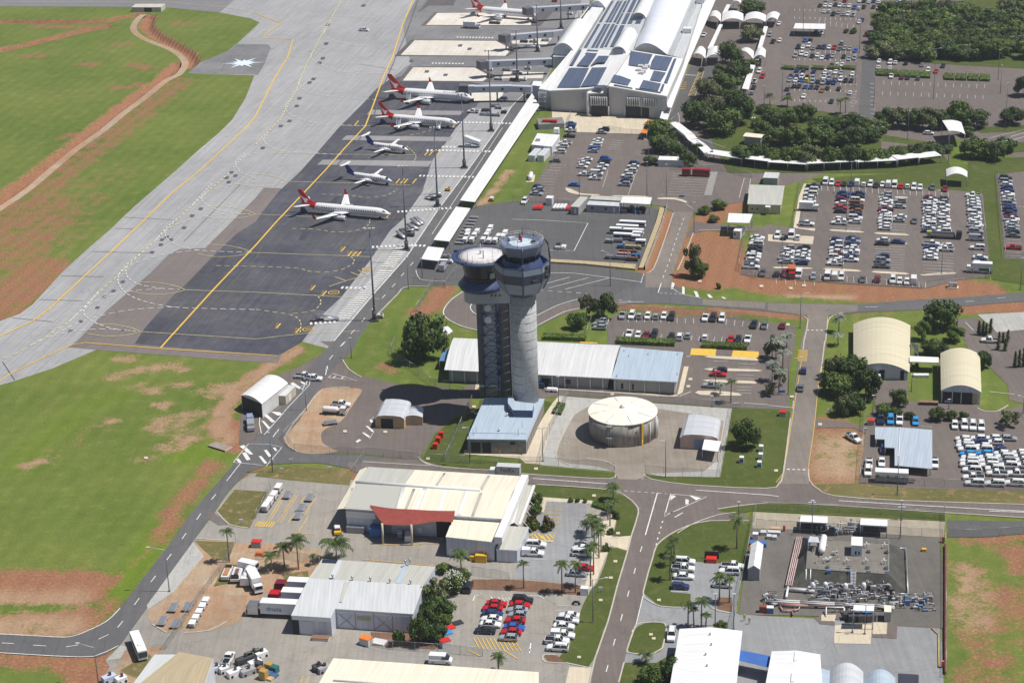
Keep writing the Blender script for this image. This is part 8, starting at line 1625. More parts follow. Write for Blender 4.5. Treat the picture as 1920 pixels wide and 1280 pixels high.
for k_,tl,lab,grp,L in(('m',(3,2),'dark green tree in the dense clump between side road and large vaulted hall','tree clump by the hall',((500,270,60,190),(620,310,80,230),(735,430,170,210),(560,410,230,230),(470,380,200,160),(640,530,350,180),(560,550,380,140))),('m',(3,2),'small bushy tree in the row below the vaulted halls','row of bushy trees below the halls',((870,555,460,130),(960,555,480,100),(1060,580,510,85),(1270,590,480,130),(1370,590,490,85),(1470,585,510,75))),('c',(3,1),'slim dark cypress in the cypress row at the right edge','cypress row',((1580,1230,1110,40),(1610,1235,1115,40),(1635,1240,1130,35),(1668,1220,1095,42),(1730,1290,1195,30),(1760,1290,1200,32),(1797,1290,1180,36),(1725,1345,1250,40),(1780,1350,1245,40),(1850,1475,1340,34),(1880,1475,1325,36),(1912,1470,1310,40))),('s',(3,2),'silvery palm in the belt left of the side road','silvery palms left of the side road',((80,390,200,120),(110,200,60,120),(60,140,-30,130),(140,60,-60,110),(30,300,150,110))),('g',(3,2),'grey green tree in the belt left of the side road','grey trees left of the side road',((30,130,-90,150),(90,330,160,110),(10,410,300,90))),('p',(2,3),'slender palm in the avenue beside the palm footpath','palms of the avenue',((590,555,260,105),(612,470,230,90),(652,345,120,100),(668,300,90,90),(620,250,60,110),(600,190,20,110),(735,105,-60,90),(720,60,-90,80),(560,150,60,90))),('p',(2,3),'palm on the lawn left of the visitor car park','palms of the visitor lawn',((1185,510,320,100),(1200,400,240,100),(1215,330,190,110))),('p',(2,3),'palm among those at the compound entrance','palms at the compound entrance',((1555,660,460,115),(1630,680,480,90),(1320,865,675,115),(1420,865,650,110),(1452,865,750,85),(1365,865,710,80),(1000,1130,1040,120))),('d',(1,3),'dark bushy tree in the planting beside the freight shed','bushy planting beside the freight shed',((1380,790,600,220),(1280,800,680,150),(1350,960,800,170),(1290,880,700,160))),('u',(2,2),'shrub in the garden border beside the hangar office','garden border shrubs',((190,1215,1135,95),(185,1290,1200,95),(150,1370,1290,90),(160,1410,1330,110),(270,1410,1310,110))),('u',(2,3),'round clipped shrub along the garden path','clipped shrubs along the path',((740,165,112,60),(705,288,228,62),(782,45,-15,55),(440,-75,-115,38),(492,-75,-113,38),(547,-72,-108,34),(540,245,228,40))),('m',(2,0),'dark tree of the dense grove east of the terminal','grove east of the terminal',((1400,950,730,250),(1580,1005,760,270),(1700,930,700,220),(1480,740,570,200),(1620,690,510,230),(1700,600,420,200),(1640,480,290,180),(1780,520,430,140),(1800,310,160,180),(1810,105,-10,200),(1880,960,870,150),(1880,850,780,110),(1510,870,700,180),(1660,800,640,200),(1560,600,470,130))),('m',(2,0),'tree in the belt along the narrow stepped canopy','trees along the stepped canopy',((1090,1020,885,190),(1130,1140,990,210),(1230,1190,1040,170),(1320,1245,1110,130),(1040,1235,1160,110),(1400,1150,1050,85),(1180,1080,960,130))),('m',(3,0),'tree in the lower belt just behind the curved canopy','tree belt behind the curved canopy',((-180,1220,1070,200),(-60,1210,1050,180),(50,1240,1100,160),(170,1240,1070,190),(310,1250,1070,200),(450,1255,1080,170),(590,1250,1070,190),(720,1240,1080,180),(850,1230,1100,160),(980,1200,1080,170),(1110,1180,1050,190),(1240,1160,1060,180),(1330,1140,1080,120))),('m',(3,0),'tree in the middle dark belt south of the far car park','middle dark tree belt',((60,1080,930,180),(180,1090,920,200),(330,1090,930,210),(470,1090,950,200),(620,1100,930,220),(760,1060,930,170),(40,960,790,170),(150,940,800,160),(260,900,745,190),(400,980,860,190),(500,980,860,160),(620,970,830,200),(700,960,870,130),(830,1000,890,170),(-50,1010,870,150))),('m',(3,0),'tree in the long row below the empty parking bays','tree row below the empty bays',((880,930,800,160),(980,950,790,190),(1100,960,800,180),(1210,970,790,190),(1330,960,800,180),(1430,950,720,180),(1540,960,800,210),(1830,930,790,200))),('m',(3,0),'tree in the loose group near the toll canopy','trees near the toll canopy',((1540,1180,1010,200),(1690,1200,1040,190),(1790,1140,1000,160),(1490,1020,940,120),(1920,720,540,150))),('p',(3,0),'small palm poking up among the far car park trees','far car park palms',((540,860,740,80),(580,850,730,70),(145,800,720,85),(15,790,700,70))),('u',(3,0),'small dark shrub by the payment canopy','far small shrubs',((585,250,210,40),(640,255,205,50),(870,150,100,80)))):
 for q in L:
  tree(tl,*q,k_,lab,grp,m=(rt_.choice((lf_d,lf_d,lf_m,lf_m,lf_g))if k_=='m' else lf_r if(k_=='u' and tl==(2,2)and rt_.random()<.4)else None))
vv=130;n_=0
while vv<480:
 u0=830+max(0,(330-vv))*.25 if vv>200 else 900;uu=u0+(n_%2)*55
 while uu<2000:
  a,c=uu+rt_.uniform(-30,30),vv+rt_.uniform(-14,14)
  if not(a>1750 and c>440)and not(1500<a<1800 and c<150):tree((3,0),a,c,c-rt_.uniform(120,175),rt_.uniform(170,230),'m','broadleaf tree of the dense woodland at the top right','woodland at the top right',m=rt_.choice((lf_d,lf_m,lf_g,lf_m)))
  uu+=112
 vv+=52;n_+=1
def hedge(tile,f,h_,label,group=None):
 q=[Vector(G(*c))for c in A(*tile,*f)];cen=sum(q,Vector())/4;b=MB();r=random.Random(int(f[0]));L=(q[1]-q[0]).length;W_=(q[3]-q[0]).length
 b.prism([tuple((p*.96+cen*.04).xy)for p in q],0,h_*.85)
 for _ in range(min(1400,int(L*W_*9+L*30))):
  u,v,z_=r.random(),r.random(),r.random()
  if r.random()<.4:v=r.choice((0,1))
  else:z_=1
  p=q[0].lerp(q[1],u).lerp(q[3].lerp(q[2],u),v)+Vector((0,0,h_*z_));d=Vector((r.uniform(-1,1),r.uniform(-1,1),r.uniform(-.6,.6))).normalized()*.26;e=d.orthogonal().normalized()*.2;b.face([p-d,p+e,p+d,p-e])
 o=b.build('hedge',lf_m,loc=(cen.x,cen.y,0));tag(o,label,'hedge',group)
for i,u in enumerate((105,212,330,445,560)):hedge((3,0),(u,524,u+95,530,u+95,515,u,508),1.3,'block of the clipped hedge line dividing the full far car park','west far hedges')
for i,u in enumerate((812,895,978,1060,1142)):hedge((3,0),(u,572+i*4,u+76,576+i*4,u+76,540+i*4,u,536+i*4),1.3,'block of the clipped hedge line at the empty bays, west half','middle far hedges')
for i,u in enumerate((1322,1411,1500,1588)):hedge((3,0),(u,602+i*3,u+76,606+i*3,u+76,570+i*3,u,566+i*3),1.3,'block of the clipped hedge line at the empty bays, east half','east far hedges')
hedge((2,1),(235,1270,555,1282,560,1258,235,1248),1.5,'dark clipped hedge behind the long office, west piece');hedge((2,2),(780,22,1225,42,1230,12,780,-5),1.5,'long clipped hedge below the staff car park, middle piece');hedge((2,2),(1420,55,1765,70,1770,45,1425,30),1.5,'clipped hedge below the staff car park, east piece');hedge((2,2),(600,1240,790,1300,800,1280,610,1215),.9,'low dark hedge on the curved lawn');hedge((2,2),(300,545,370,555,400,490,345,480),1.2,'low planting beside the tower footpath')
mastm=mat('grey_mast_paint',(.16,.17,.22),.5,.3);headm=mat('lamp_head_grey',(.6,.62,.66),.4)
def mast(label,b_,tp,group='tall apron floodlight masts'):
 g=G(*b_);h_=HT(*b_,tp);t=thing('floodlight_mast',label,'mast',tuple(g),group=group);b=MB();b.cyl((0,0,0),(0,0,h_),.38,.16,8);b.build('pole',mastm,t,world=False)
 b=MB();b.cyl((0,0,0),(0,0,3.4),.75,.7,8);b.box((0,0,0),2.6,2.6,.5);b.build('base',dsteel,t,world=False)
 for a in(-1.3,0,1.3):b=MB();b.box((a,-.2,h_-.3),.9,.6,.6);b.build('flood_lamp',headm,t,world=False)
for lab,b_,tp in(('nearest tall floodlight mast, beside the nearest stand crossing',(702.5,601),431),('second tall floodlight mast, by the idle boarding stairs',(762.5,469),314),('third tall floodlight mast, right of the nearest jet',(820.5,387),241),('fourth tall floodlight mast, beside the covered stairs',(870.7,315),178),('fifth tall floodlight mast, below the docked jet',(921,246),97),('sixth tall floodlight mast, at the docked jet bridge',(970,153),57),('seventh tall floodlight mast, among the farther bridges',(1008,97),8),('farthest tall floodlight mast, near the top edge',(1052,54),-25)):mast(lab,b_,tp)
def lamp(label,tile,bu,bv,tv,arms=(),group='slim street lamps'):
 x_,y_=A(*tile,bu,bv)[0];g=G(x_,y_);h_=HT(x_,y_,A(*tile,bu,tv)[0][1]);t=thing('street_lamp',label,'street lamp',tuple(g),group=group);b=MB();b.cyl((0,0,0),(0,0,h_),.13,.08,6);b.box((0,0,0),.6,.6,.25);b.build('pole',mastm,t,world=False)
 px=F/(g-Vector((0,0,H))).dot(cF)
 for dx,dy in arms or((0,0),):
  e=Vector((dx/4/px,-dy/4/px*1.2,h_+.3));b=MB();b.cyl((0,0,h_-.1),e,.06,n=4)
  b.box((e.x,e.y,e.z-.08),.9,.35,.16);b.build('lamp_head',headm,t,world=False)
LM=(((0,3),1270,595,280,((-130,-25),),'beside the perimeter road gravel strip'),((0,3),740,1300,1010,((-130,-40),),'at the bend of the perimeter road'),((1,2),378,520,345,((-15,-10),),'by the vehicle shelter'),((1,2),125,980,690,((-12,0),),'at the striped road junction'),((1,2),716,125,-20,(),'at the lawn corner by the perimeter road'),((1,1),1143,885,655,(),'beside the centre of the perimeter road'),((1,1),1248,805,665,(),'beside the nearest walkway roof'),((1,2),1605,912,640,((-35,25),),'before the tower base building'),((2,2),232,900,650,((-25,5),(30,5)),'on the tower footpath'),((2,2),1152,1022,740,((-28,25),),'on the verge below the water tank'),((3,2),968,1150,870,((-8,-5),),'in front of the transportable caravan'),((2,3),608,828,505,((105,-5),(-60,5)),'on the long lawn by the cargo car park'),((2,3),1523,850,620,(),'at the compound entrance palms'),((2,3),1662,880,620,(),'at the compound gate'),((3,3),328,170,-80,(),'north side of the compound, left'),((3,3),990,198,-80,(),'north side of the compound, right'),((2,1),737,865,620,((-55,-35),),'on the island by the tower road'),((2,1),842,700,545,(),'among stored machinery'),((2,1),1365,465,245,(),'beside the hill road'),((2,1),1157,205,-40,(),'at the bus bay kerb'),((2,1),505,195,-80,(),'on the curved kerb of the middle car park'),((2,1),1012,190,-60,(),'behind the white yard canopy'),((3,1),103,820,500,(),'at the left end of the big car park'),((3,1),240,1180,925,((50,0),),'at the staff car park corner'),((3,1),1300,780,550,(),'in the lower right of the big car park'),((3,1),585,455,150,(),'in the left of the big car park'),((3,1),620,170,-60,(),'at the top left of the big car park'),((3,1),1268,440,155,(),'between the crowded right columns'),((3,1),1892,895,660,(),'on the grass at the right edge'),((3,1),555,745,530,(),'between the lower left columns'),((3,0),1240,745,370,((-50,-8),(35,0)),'in the empty bays'),((3,0),1742,700,495,(),'right side of the empty bays'),((3,0),1725,600,380,(),'farther right side of the empty bays'),((3,0),1047,1050,840,((12,-14),),'before the tree row'),((3,0),823,1075,955,((-35,-30),(35,5)),'among the belts of trees'),((3,0),1560,985,910,((-30,-25),(35,5)),'right of the toll canopy'),((3,0),1777,980,630,(),'tall one by the right hand tree'),((3,0),1352,1220,1000,(),'below the toll canopy'),((3,0),1700,1240,1065,((75,0),),'in the loose trees'),((3,0),222,920,845,((-30,5),),'in the dark belt'),((3,0),105,740,500,(),'left edge of the full far car park'),((3,0),655,650,430,(),'right edge of the full far car park'),((3,0),685,400,100,(),'upper right of the full far car park'),((3,0),793,800,580,(),'beside the far lane'),((3,0),262,290,0,(),'by the payment canopy'),((2,0),1022,1250,1055,((-20,0),),'in the middle car park trees'),((2,0),1388,1230,1060,(),'beside the stepped canopy'),((2,0),1890,790,650,(),'east of the grove'),((3,2),150,400,130,((90,0),),'left of the side road'),((3,2),1075,375,255,(),'on the hall lawn'),((3,2),785,560,410,(),'before the hall driveway'),((3,2),1355,510,440,(),'before the vaulted garage'),((3,2),1912,540,415,((-35,-5),),'right edge near the depot'),((2,2),1700,1310,1210,(),'on the compound verge'),((3,2),330,1330,1215,((-15,-5),(15,-5)),'on the verge, left of two'),((3,2),1000,1340,1250,((-15,-5),(15,-5)),'on the verge, right of two'),((2,2),350,480,270,(),'beside the boat trailer'),((2,2),1500,490,415,(),'at the office car park corner'),((2,2),1525,370,220,(),'on the office bay island'),((3,3),632,905,740,(),'before the dark canopy of the compound'),((3,3),725,915,700,(),'right of the dark canopy of the compound'))
for tl,u,v,tv,arms,w_ in LM:lamp('slim street lamp '+w_,tl,u,v,tv,arms)
fm,fn_,fb_=newmat('wire_mesh');fb_.inputs['Base Color'].default_value=(.30,.31,.32,1);fb_.inputs['Alpha'].default_value=.20;fb_.inputs['Roughness'].default_value=.5
def fence(label,pts,h_=2.4,step=5.0,m=None,name='chain_fence'):
 q=[Vector(p)for p in wp(pts)];cen=q[0];t=thing(name,label,'fence',tuple(cen));b=MB();rl=MB()
 for a,c in zip(q,q[1:]):
  b.face([a,c,c+Vector((0,0,h_)),a+Vector((0,0,h_))]);rl.cyl(a+Vector((0,0,h_)),c+Vector((0,0,h_)),.04,n=4)
 b.build('wire_panel',m or fm,t);rl.build('top_rail',steel,t);acc=0;L=sum((c-a).length for a,c in zip(q,q[1:]));n_=min(60,max(2,int(L/step)))
 for k in range(n_+1):
  d=L*k/n_
  for a,c in zip(q,q[1:]):
   l=(c-a).length
   if d<=l+1e-3:break
   d-=l
  p=a.lerp(c,min(1,d/max(l,1e-6)));x=MB();x.cyl(p,p+Vector((0,0,h_+.1)),.05,n=4);x.build('post',w_grey,t)
for lab,f in(('wire fence curving behind the dark spreading tree down to the lattice tower',A(1,2,1040,20,1010,90,1060,150,1180,220,1320,330,1560,400)),('wire fence along the front of the striped yard',A(1,2,290,825,610,850,825,855,1225,885)),('wire fence round the dirt island point',A(1,2,290,825,205,730,330,600)),('tall wire gate fence beside the cargo hangar',A(1,2,825,855,745,975)),('wire fence in front of the tower base building',A(1,2,1240,900,1415,905,1605,912,1920,920)+A(2,2,210,925)),('wire fence sloping down left of the tower base building',A(1,2,1620,460,1520,680,1420,900)),('wire fence along the west side of the tank yard',A(2,2,430,400,300,640,250,760,210,925)),('wire fence behind the tank yard',A(2,2,430,400,760,425,1100,465,1655,505)),('wire fence on the east side of the tank yard',A(2,2,1655,505,1600,800,1560,1025)),('wire fence along the front of the tank yard, east part',A(2,2,1560,1025,1280,1010,1000,988)),('wire fence along the front of the tank yard, west part',A(2,2,770,968,520,945,210,925)),('mesh fence of the staff car park west end',A(2,1,612,1080,560,1250)),('mesh fence behind the staff car park',A(2,1,780,1065,1300,1080,1650,1110,1920,1140)),('mesh fence left of the big car park entry',A(2,1,1755,480,1700,750,1830,810)),('mesh fence along the bottom of the big car park',A(3,1,-100,800,400,840,1150,885)),('gate fence at the lower right of the big car park',A(3,1,1200,840,1440,795,1660,815)),('dark fence up the right side of the big car park',A(3,1,1660,815,1630,480,1595,180)),('fence up the left side of the big car park',A(3,1,190,430,250,95)),('fence left of the right edge car park',A(3,1,1920,665,1780,660,1750,380,1722,20)),('dark tall fence on the west side of the pipework compound',A(2,3,1830,0,1760,350,1700,650,1650,870)),('tall fence along the north of the pipework compound',A(2,3,1830,110,1920,122)+A(3,3,600,150,1310,190)),('tall fence on the east side of the pipework compound',A(3,3,1322,0,1330,300,1335,800,1332,1240)),('fence along the verge above the compound track',A(2,2,1830,1260,1920,1265)+A(3,2,700,1290,1325,1335)),('wire fence of the depot yard front',A(3,2,735,430,700,880,690,1062,1150,1085,1500,1100,1920,1118)),('wire fence along the bottom of the cargo car park',A(1,3,870,1000,1040,1030,1380,1055,1700,1082)),('wire fence on the bark bed',A(1,3,1620,470,1770,490,1900,515)),('sagging wire fence across the red verge by the tower road',A(1,1,1335,850,1290,920,1200,1060)),('wire gate fence at the tower road mouth',A(1,1,1335,850,1420,880,1480,780,1560,740)),('wire fence left of the yellow lane yard',A(1,2,110,1110,40,1270,0,1330)),('wire fence through the dirt truck park',A(0,3,1770,230,1700,385,1500,650,1360,860,1240,1030)),('fence beside the airside walkway grass',A(2,1,0,235,200,240,430,262)),('fence of the hut by the terminal yard',A(2,0,440,870,360,1120,300,1230)),('fence below the terminal yard',A(2,0,720,985,870,1010,1000,1020)),('fence east of the long shed car park',A(2,1,1180,0,1560,0,1800,60)),('wire fence behind the freight shed garden',A(1,3,0,360,240,350,480,400)),('fence at the right edge by the field',A(3,3,1345,190,1600,190,1920,165))):fence(lab,f)
sv=mat('silver_barrier',(.55,.56,.58),.4,.3);fence('solid silver sheet barrier along the hill road',A(2,1,1166,268,1130,400,1070,560,1000,745),2.0,4,sv,'sheet_barrier')
b=MB();q=wp(A(2,1,1110,290,1150,300,1112,420,1052,580,985,745,950,745,1020,560,1080,400));b.prism([tuple(p.xy)for p in q],0,.9);tag(b.build('sand_bank',mat('sand',(.42,.34,.20),.9,var=.2,scale=1)),kind='structure')
b=MB();q=wp(A(2,1,275,675,550,690,930,715,925,750,550,712,275,695));b.prism([tuple(p.xy)for p in q],0,.7);tag(b.build('sand_bank',mat('sand',(.42,.34,.20),.9)),kind='structure')
hm_=3.2;stain=asphalt('stained_bank_concrete',(.10,.098,.088),.35,patch=(.05,.05,.045),pf=.8,ps=.15,fine=.2);mt_top=asphalt('mound_top',(.20,.185,.165),.12)
lo_=[G(*c)for c in A(3,3,150,560,1052,612,1035,268,240,183)];hi_=[G(*c,hm_)for c in A(3,3,285,420,905,462,905,235,300,200)]
b=MB()
for i in range(4):j=(i+1)%4;b.face([lo_[i],lo_[j],hi_[j],hi_[i]],1)
b.face(hi_,0);mo=b.build('mounded_bunker',[mt_top,stain],loc=tuple(lo_[0]));tag(mo,'square grey mound with stained sloping concrete sides in the pipework compound','bunker')
def P3(u,v,z_=0.0):return G(*A(3,3,u,v)[0],z_)
def pipe(label,pts,r_,m,n_=1,gap=.5,leg=True,name='pipe_run',group=None):
 t=thing(name,label,'pipe',tuple(Vector((*pts[0].xy,0))),group=group)
 for k in range(n_):
  b=MB();d=(pts[1]-pts[0]).normalized();s_=Vector((-d.y,d.x,0))*(k-(n_-1)/2)*gap;b.tube([p+s_ for p in pts],r_,6);b.build('pipe',m,t)
 if leg:
  for a,c in zip(pts,pts[1:]):
   for k in range(max(1,int((c-a).length/6))):p=a.lerp(c,(k+.5)/max(1,int((c-a).length/6)));b=MB();b.box((p.x,p.y,0),.25,.6,max(.1,p.z));b.build('support',steel,t)
pipe('bundle of salmon and white pipes climbing the left bank of the mound',[P3(155,550,.8),P3(237,185,.8)],.16,mat('pale_pink_pipe',(.56,.42,.41),.6),4,.45);pipe('white pipe running down from the bundle to the pipe rack',[P3(150,560,.9),P3(135,640,.9)],.32,fus_w)
pipe('fat pale pipe lying along the front foot of the mound',[P3(155,575,.7),P3(350,590,.7)],.5,w_rend);pipe('long white main pipe across the front of the compound',[P3(0,660,1.2),P3(240,672,1.2),P3(500,685,1.2),P3(800,700,1.2),P3(950,712,1.0)],.22,w_rend,2,.8);pipe('long salmon fire pipe beside the white main pipe',[P3(90,690,.9),P3(300,695,.9),P3(640,700,.9)],.14,pinkp,2,.4)
pipe('zigzag salmon pipes before the main pipe',[P3(90,700,.6),P3(110,735,.6),P3(180,735,.6),P3(185,770,.6),P3(180,735,.6),P3(232,725,.6),P3(238,690,.6)],.18,pinkp);pipe('white curved pipe at the left end of the pipe rack',[P3(-10,640,.8),P3(20,680,.8),P3(60,688,.8),P3(95,670,.8)],.22,w_rend);pipe('grey handrail pipe round the right bank',[P3(930,265,1),P3(1035,270,1),P3(1050,612,1),P3(930,605,1)],.16,steel);pipe('pair of white pipes down the front bank',[P3(303,425,3.3),P3(300,535,.6)],.14,fus_w,2,1.6,False);pipe('long red pipe along the east fence',[P3(1332,240,.6),P3(1330,1200,.6)],.3,mat('red_brown_pipe',(.25,.06,.045),.6));pipe('white comb pipe before the dark canopy',[P3(435,780,.3),P3(437,710,1.4),P3(570,712,1.4),P3(575,800,.4)],.16,fus_w);pipe('yellow edged pipe along the east yard kerb',[P3(1225,865,.3),P3(1275,910,.3),P3(1280,1150,.3)],.12,mat('dull_yellow',(.5,.35,.08),.6))
rp=random.Random(21)
def skid(label,u0,v0,u1,v1,n_,z1=1.8,balls=0,z0=0):
 a0,a1=P3(u0,v1),P3(u1,v0);t=thing('pipework_skid',label,'pipework',(a0.x,a0.y,z0));w_,d_=a1.x-a0.x,a1.y-a0.y
 if z0:a0=P3(u0,v1,z0);a1=P3(u1,v0,z0);w_,d_=a1.x-a0.x,a1.y-a0.y
 for k in range(n_):
  x_,y_,z_=a0.x+rp.random()*w_,a0.y+rp.random()*d_,z0+rp.uniform(.3,z1);b=MB();m=rp.choice((steel,steel,w_rend,w_grey,w_grey,dsteel,w_grey,frame_g));L=rp.uniform(.8,3.6);r_=rp.uniform(.06,.14)
  k2=rp.random()
  if k2<.5:b.tube([Vector((x_,y_,z_)),Vector((min(x_+L,a1.x),y_,z_)),Vector((min(x_+L,a1.x),y_,max(z0,z_-1.2)))],r_,5);nm='pipe'
  elif k2<.7:b.tube([Vector((x_,y_,z_)),Vector((x_,y_+L*.6,z_)),Vector((x_,y_+L*.6,z0))],r_,5);nm='pipe'
  elif k2<.85:b.cyl((x_,y_,z0),(x_,y_,z_+.4),.09,n=5);b.cyl((x_,y_,z_+.38),(x_,y_,z_+.46),.35,n=8);nm='valve'
  else:b.box((x_,y_,z0),rp.uniform(.5,1.3),.6,z_);m=rp.choice((m,dsteel,bluef));nm='cabinet'
  b.build(nm,m,t)
 for k in range(balls):b=MB();b.lathe((a0.x+w_*(.12+.35*k),a0.y+d_*.75,z0),[(.55,0),(.6,2.2),(.45,2.6),(.1,2.8)],10);b.build('vessel',fus_w,t)
skid('dense main pipework in front of the mound, left half',330,565,560,690,70,2.4,2);skid('dense main pipework in front of the mound, right half',560,570,910,690,80,2.4,2);skid('tangle of pipes and frames along the north edge of the mound',370,125,690,185,90,2.6);skid('small valve tangle right of the main pipework',840,650,1000,730,28,1.2);skid('walled pit of grey pumps and tanks at the compound east',1045,640,1220,750,46,1.6);skid('pipe corner at the left end of the compound rack',-20,625,60,700,22,1.8);skid('pipes and frames beside the dark canopy',570,700,640,800,26,2.2);skid('loose pipes and valves on the left of the mound top',300,210,480,400,20,.9,0,3.2)
for i,(u,v)in enumerate(((435,380),(590,385),(733,385),(870,390),(740,265),(875,270))):
 g=P3(u,v,hm_);t=thing('valve_stand','valve stand on the mound top, %s'%('front row first','front row second','front row third','front row fourth','back row left','back row right')[i],'valve',tuple(g));b=MB();b.cyl((0,0,0),(0,0,1.3),.1,n=5);b.build('stem',w_rend,t,world=False);b=MB();b.box((0,0,.9),1.5,.15,.15);b.box((0,.2,1.2),.15,1.2,.12);b.build('hand_wheel',fus_w,t,world=False);b=MB();b.cyl((0,-2.4,0),(0,-2.4,.5),.5,n=10);b.build('manhole',dsteel,t,world=False)
 if i<4:b=MB();b.box((0,-4,-.6),.9,.5,.9);b.build('junction_box',bluef,t,world=False)
rr_=thing('mound_handrail','thin pale handrail round the top of the mound','railing',tuple(hi_[0]));rail(rr_,'rail',[P3(285,420,hm_),P3(625,445,hm_)],1.1,frame_g,.035,3);rail(rr_,'rail',[P3(655,447,hm_),P3(905,462,hm_),P3(905,235,hm_),P3(720,225,hm_)],1.1,frame_g,.035,3);rail(rr_,'rail',[P3(160,545,0),P3(360,540,0),P3(930,600,0)],1.0,frame_g,.035,3)
b=MB();a,c=P3(637,590,.1),P3(640,450,hm_)
for s_ in(-.6,.6):b.cyl(a+Vector((s_,0,0)),c+Vector((s_,0,.0)),.08,n=4);b.cyl(a+Vector((s_,0,1)),c+Vector((s_,0,1)),.05,n=4)
for k in range(14):q=a.lerp(c,k/13);b.box(tuple(q),1.2,.3,.08)
o=b.build('mound_stair',frame_g,loc=tuple(a));tag(o,'narrow steel stair up the front bank of the mound','stairs')
o=parts('gas_vessel','white horizontal gas vessel on the left of the mound top','tank',P3(410,268,hm_),head(*A(3,3,410,268)[0],(1.5,-9)),[('tank',fus_w,0,0,1.2,8.0,.85,0),('saddle',steel,-2.4,0,0,.4,1.2,.8),('saddle',steel,2.4,0,0,.4,1.2,.8)])
a=G(*A(3,3,620,325)[0],hm_);c=G(*A(3,3,705,330)[0],hm_);d=(c-a).normalized();n=Vector((-d.y,d.x,0))*4.5;up=Vector((0,0,2.9));bb=B('control_hut','blue fronted white control hut on the mound top','hut',[P(a+up),P(c+up),P(c+n+up),P(a+n+up)],2.9+hm_,'flat',wall=w_blue,rm=r_white,inset=.05,z0=hm_);bb.on('window','f',.35,.5,hm_+.4,hm_+1.3,dark_in);bb.on('window','f',.68,.8,hm_+.4,hm_+1.2,dark_in)
canopy('grey shade roof at the north-west corner of the mound',A(3,3,300,222,388,225,375,185,315,178),hm_+2.4,rm=r_silver,name='mound_canopy');hut('blue_cabinet','blue drum cabinet on the mound top left','cabinet',A(3,3,297,325)[0],A(3,3,318,326)[0],1.2,1.2+hm_,rm=bpaint,wall=bpaint,inset=.01)
bb=B('dark_canopy','white roofed open canopy over dark machinery at the compound front','canopy',A(3,3,637,735,795,738,795,698,645,692),5.0,'flat',rm=r_white,walls=False,posts=6)
for k in range(6):addbox(bb.t,'machine',rp.choice((dsteel,w_grey,bpaint,dsteel)),P3(600+k*34,800+(k%2)*15),2.2,1.6,1.8,.1)
hut('kiosk','small grey kiosk with cream roof right of the dark canopy','kiosk',A(3,3,868,823)[0],A(3,3,922,826)[0],3,2.8,rm=r_cream,wall=w_grey,inset=.1)
bx_('red_cabinet','dark red cabinet at the compound front left','cabinet',(2,3),(1882,745),Rt,1.8,1.2,1.6,mat('red_brown_pipe',(.25,.06,.045),.6));bx_('blue_cabinet','blue cabinet with pale lid at the compound front left','cabinet',(3,3),(15,750),Rt,1.6,1.2,1.4,bpaint,fus_w);bx_('blue_trailer','blue trailer by the compound west fence','trailer',(2,3),(1845,250),Rt,4.2,1.7,1.0,bpaint);bx_('white_cube','white tank box behind the blue trailer','tank',(2,3),(1825,195),Rt,1.4,1.3,1.5,fus_w);bx_('work_bench','yellow topped work cart above the gabled shed','cart',(2,3),(1805,300),Rt,1.4,1.2,1.6,w_rend,orange)
for i,(u,v,sx)in enumerate(((55,138,2.4),(40,165,3.6),(48,200,1.2),(8,195,1.2),(-30,165,1.8))):bx_('equipment_case','grey equipment case in the north-west corner of the compound, %s'%ORD[i],'case',(3,3),(u,v),Rt,sx,1.4,.9,w_tan if i==0 else w_rend)
bx_('yellow_marker','yellow box alone on the compound east paving','box',(3,3),(1170,290),Rt,1.1,.9,.7,yel)
for u,v,l in((1313,225,'upper'),(1310,1160,'lower'),(120,140,'north-west')):bx_('fire_hydrant','%s salmon hydrant post in the compound'%l,'hydrant',(3,3),(u,v),Rt,.6,.6,1.6,mat('hydrant_red',(.6,.12,.08),.5))
b=MB();b.lathe((0,0,0),[(1.7,0),(1.6,.5),(1.1,.9),(.1,1.1)],10,0);o=b.build('tarpaulin_heap',bpaint,loc=tuple(G(*A(2,3,1885,345)[0])));tag(o,'blue tarpaulin heap behind the gabled shed','heap')
for i,(tl,u,v)in enumerate((((3,2),460,545),((1,2),195,990),((1,2),265,920),((1,2),557,980),((1,2),125,925),((3,2),730,690),((0,3),1810,95),((2,3),665,605),((2,2),1680,500),((3,2),100,405),((2,1),1118,205),((2,1),1273,215))):
 g=G(*A(*tl,u,v)[0]);t=thing('small_sign','%s small sign or box on a short post beside a road'%ORD[i],'sign',tuple(g));b=MB();b.cyl((0,0,0),(0,0,1.6),.05,n=4);b.build('post',steel,t,world=False);b=MB();b.box((0,0,.9),1.0 if i<8 else 2.0,.15,.8);b.build('board',trim if i not in(9,11)else bpaint,t,world=False)
for i in range(3):bx_('garden_table','white garden table between the halls, %s'%('left','middle','right')[i],'table',(3,2),(1110+i*38,262),Rt,1.5,1.5,.7,fus_w)
lid=MB()
for tl,u,v in(((2,3),742,495),((2,3),665,663),((2,3),1102,662),((2,3),1042,920),((2,3),1063,950),((2,3),503,1090),((2,3),795,162),((2,3),775,372),((2,2),180,958),((2,2),615,1160),((2,2),752,400),((2,2),1338,287),((2,2),1322,341),((3,2),60,972),((3,2),390,625),((3,2),178,418),((1,2),668,678),((1,2),1635,493),((1,2),1625,530),((1,2),1650,545),((2,1),1408,832),((2,1),1870,870),((3,1),170,885),((3,1),270,865),((3,1),148,1157),((1,2),1290,883),((1,2),970,682),((0,2),1095,877)):lid.sheet(wp(A(*tl,u-14,v+8,u+14,v+9,u+14,v-9,u-14,v-8)),.26)
tag(lid.build('pit_lid',ctan),kind='structure')
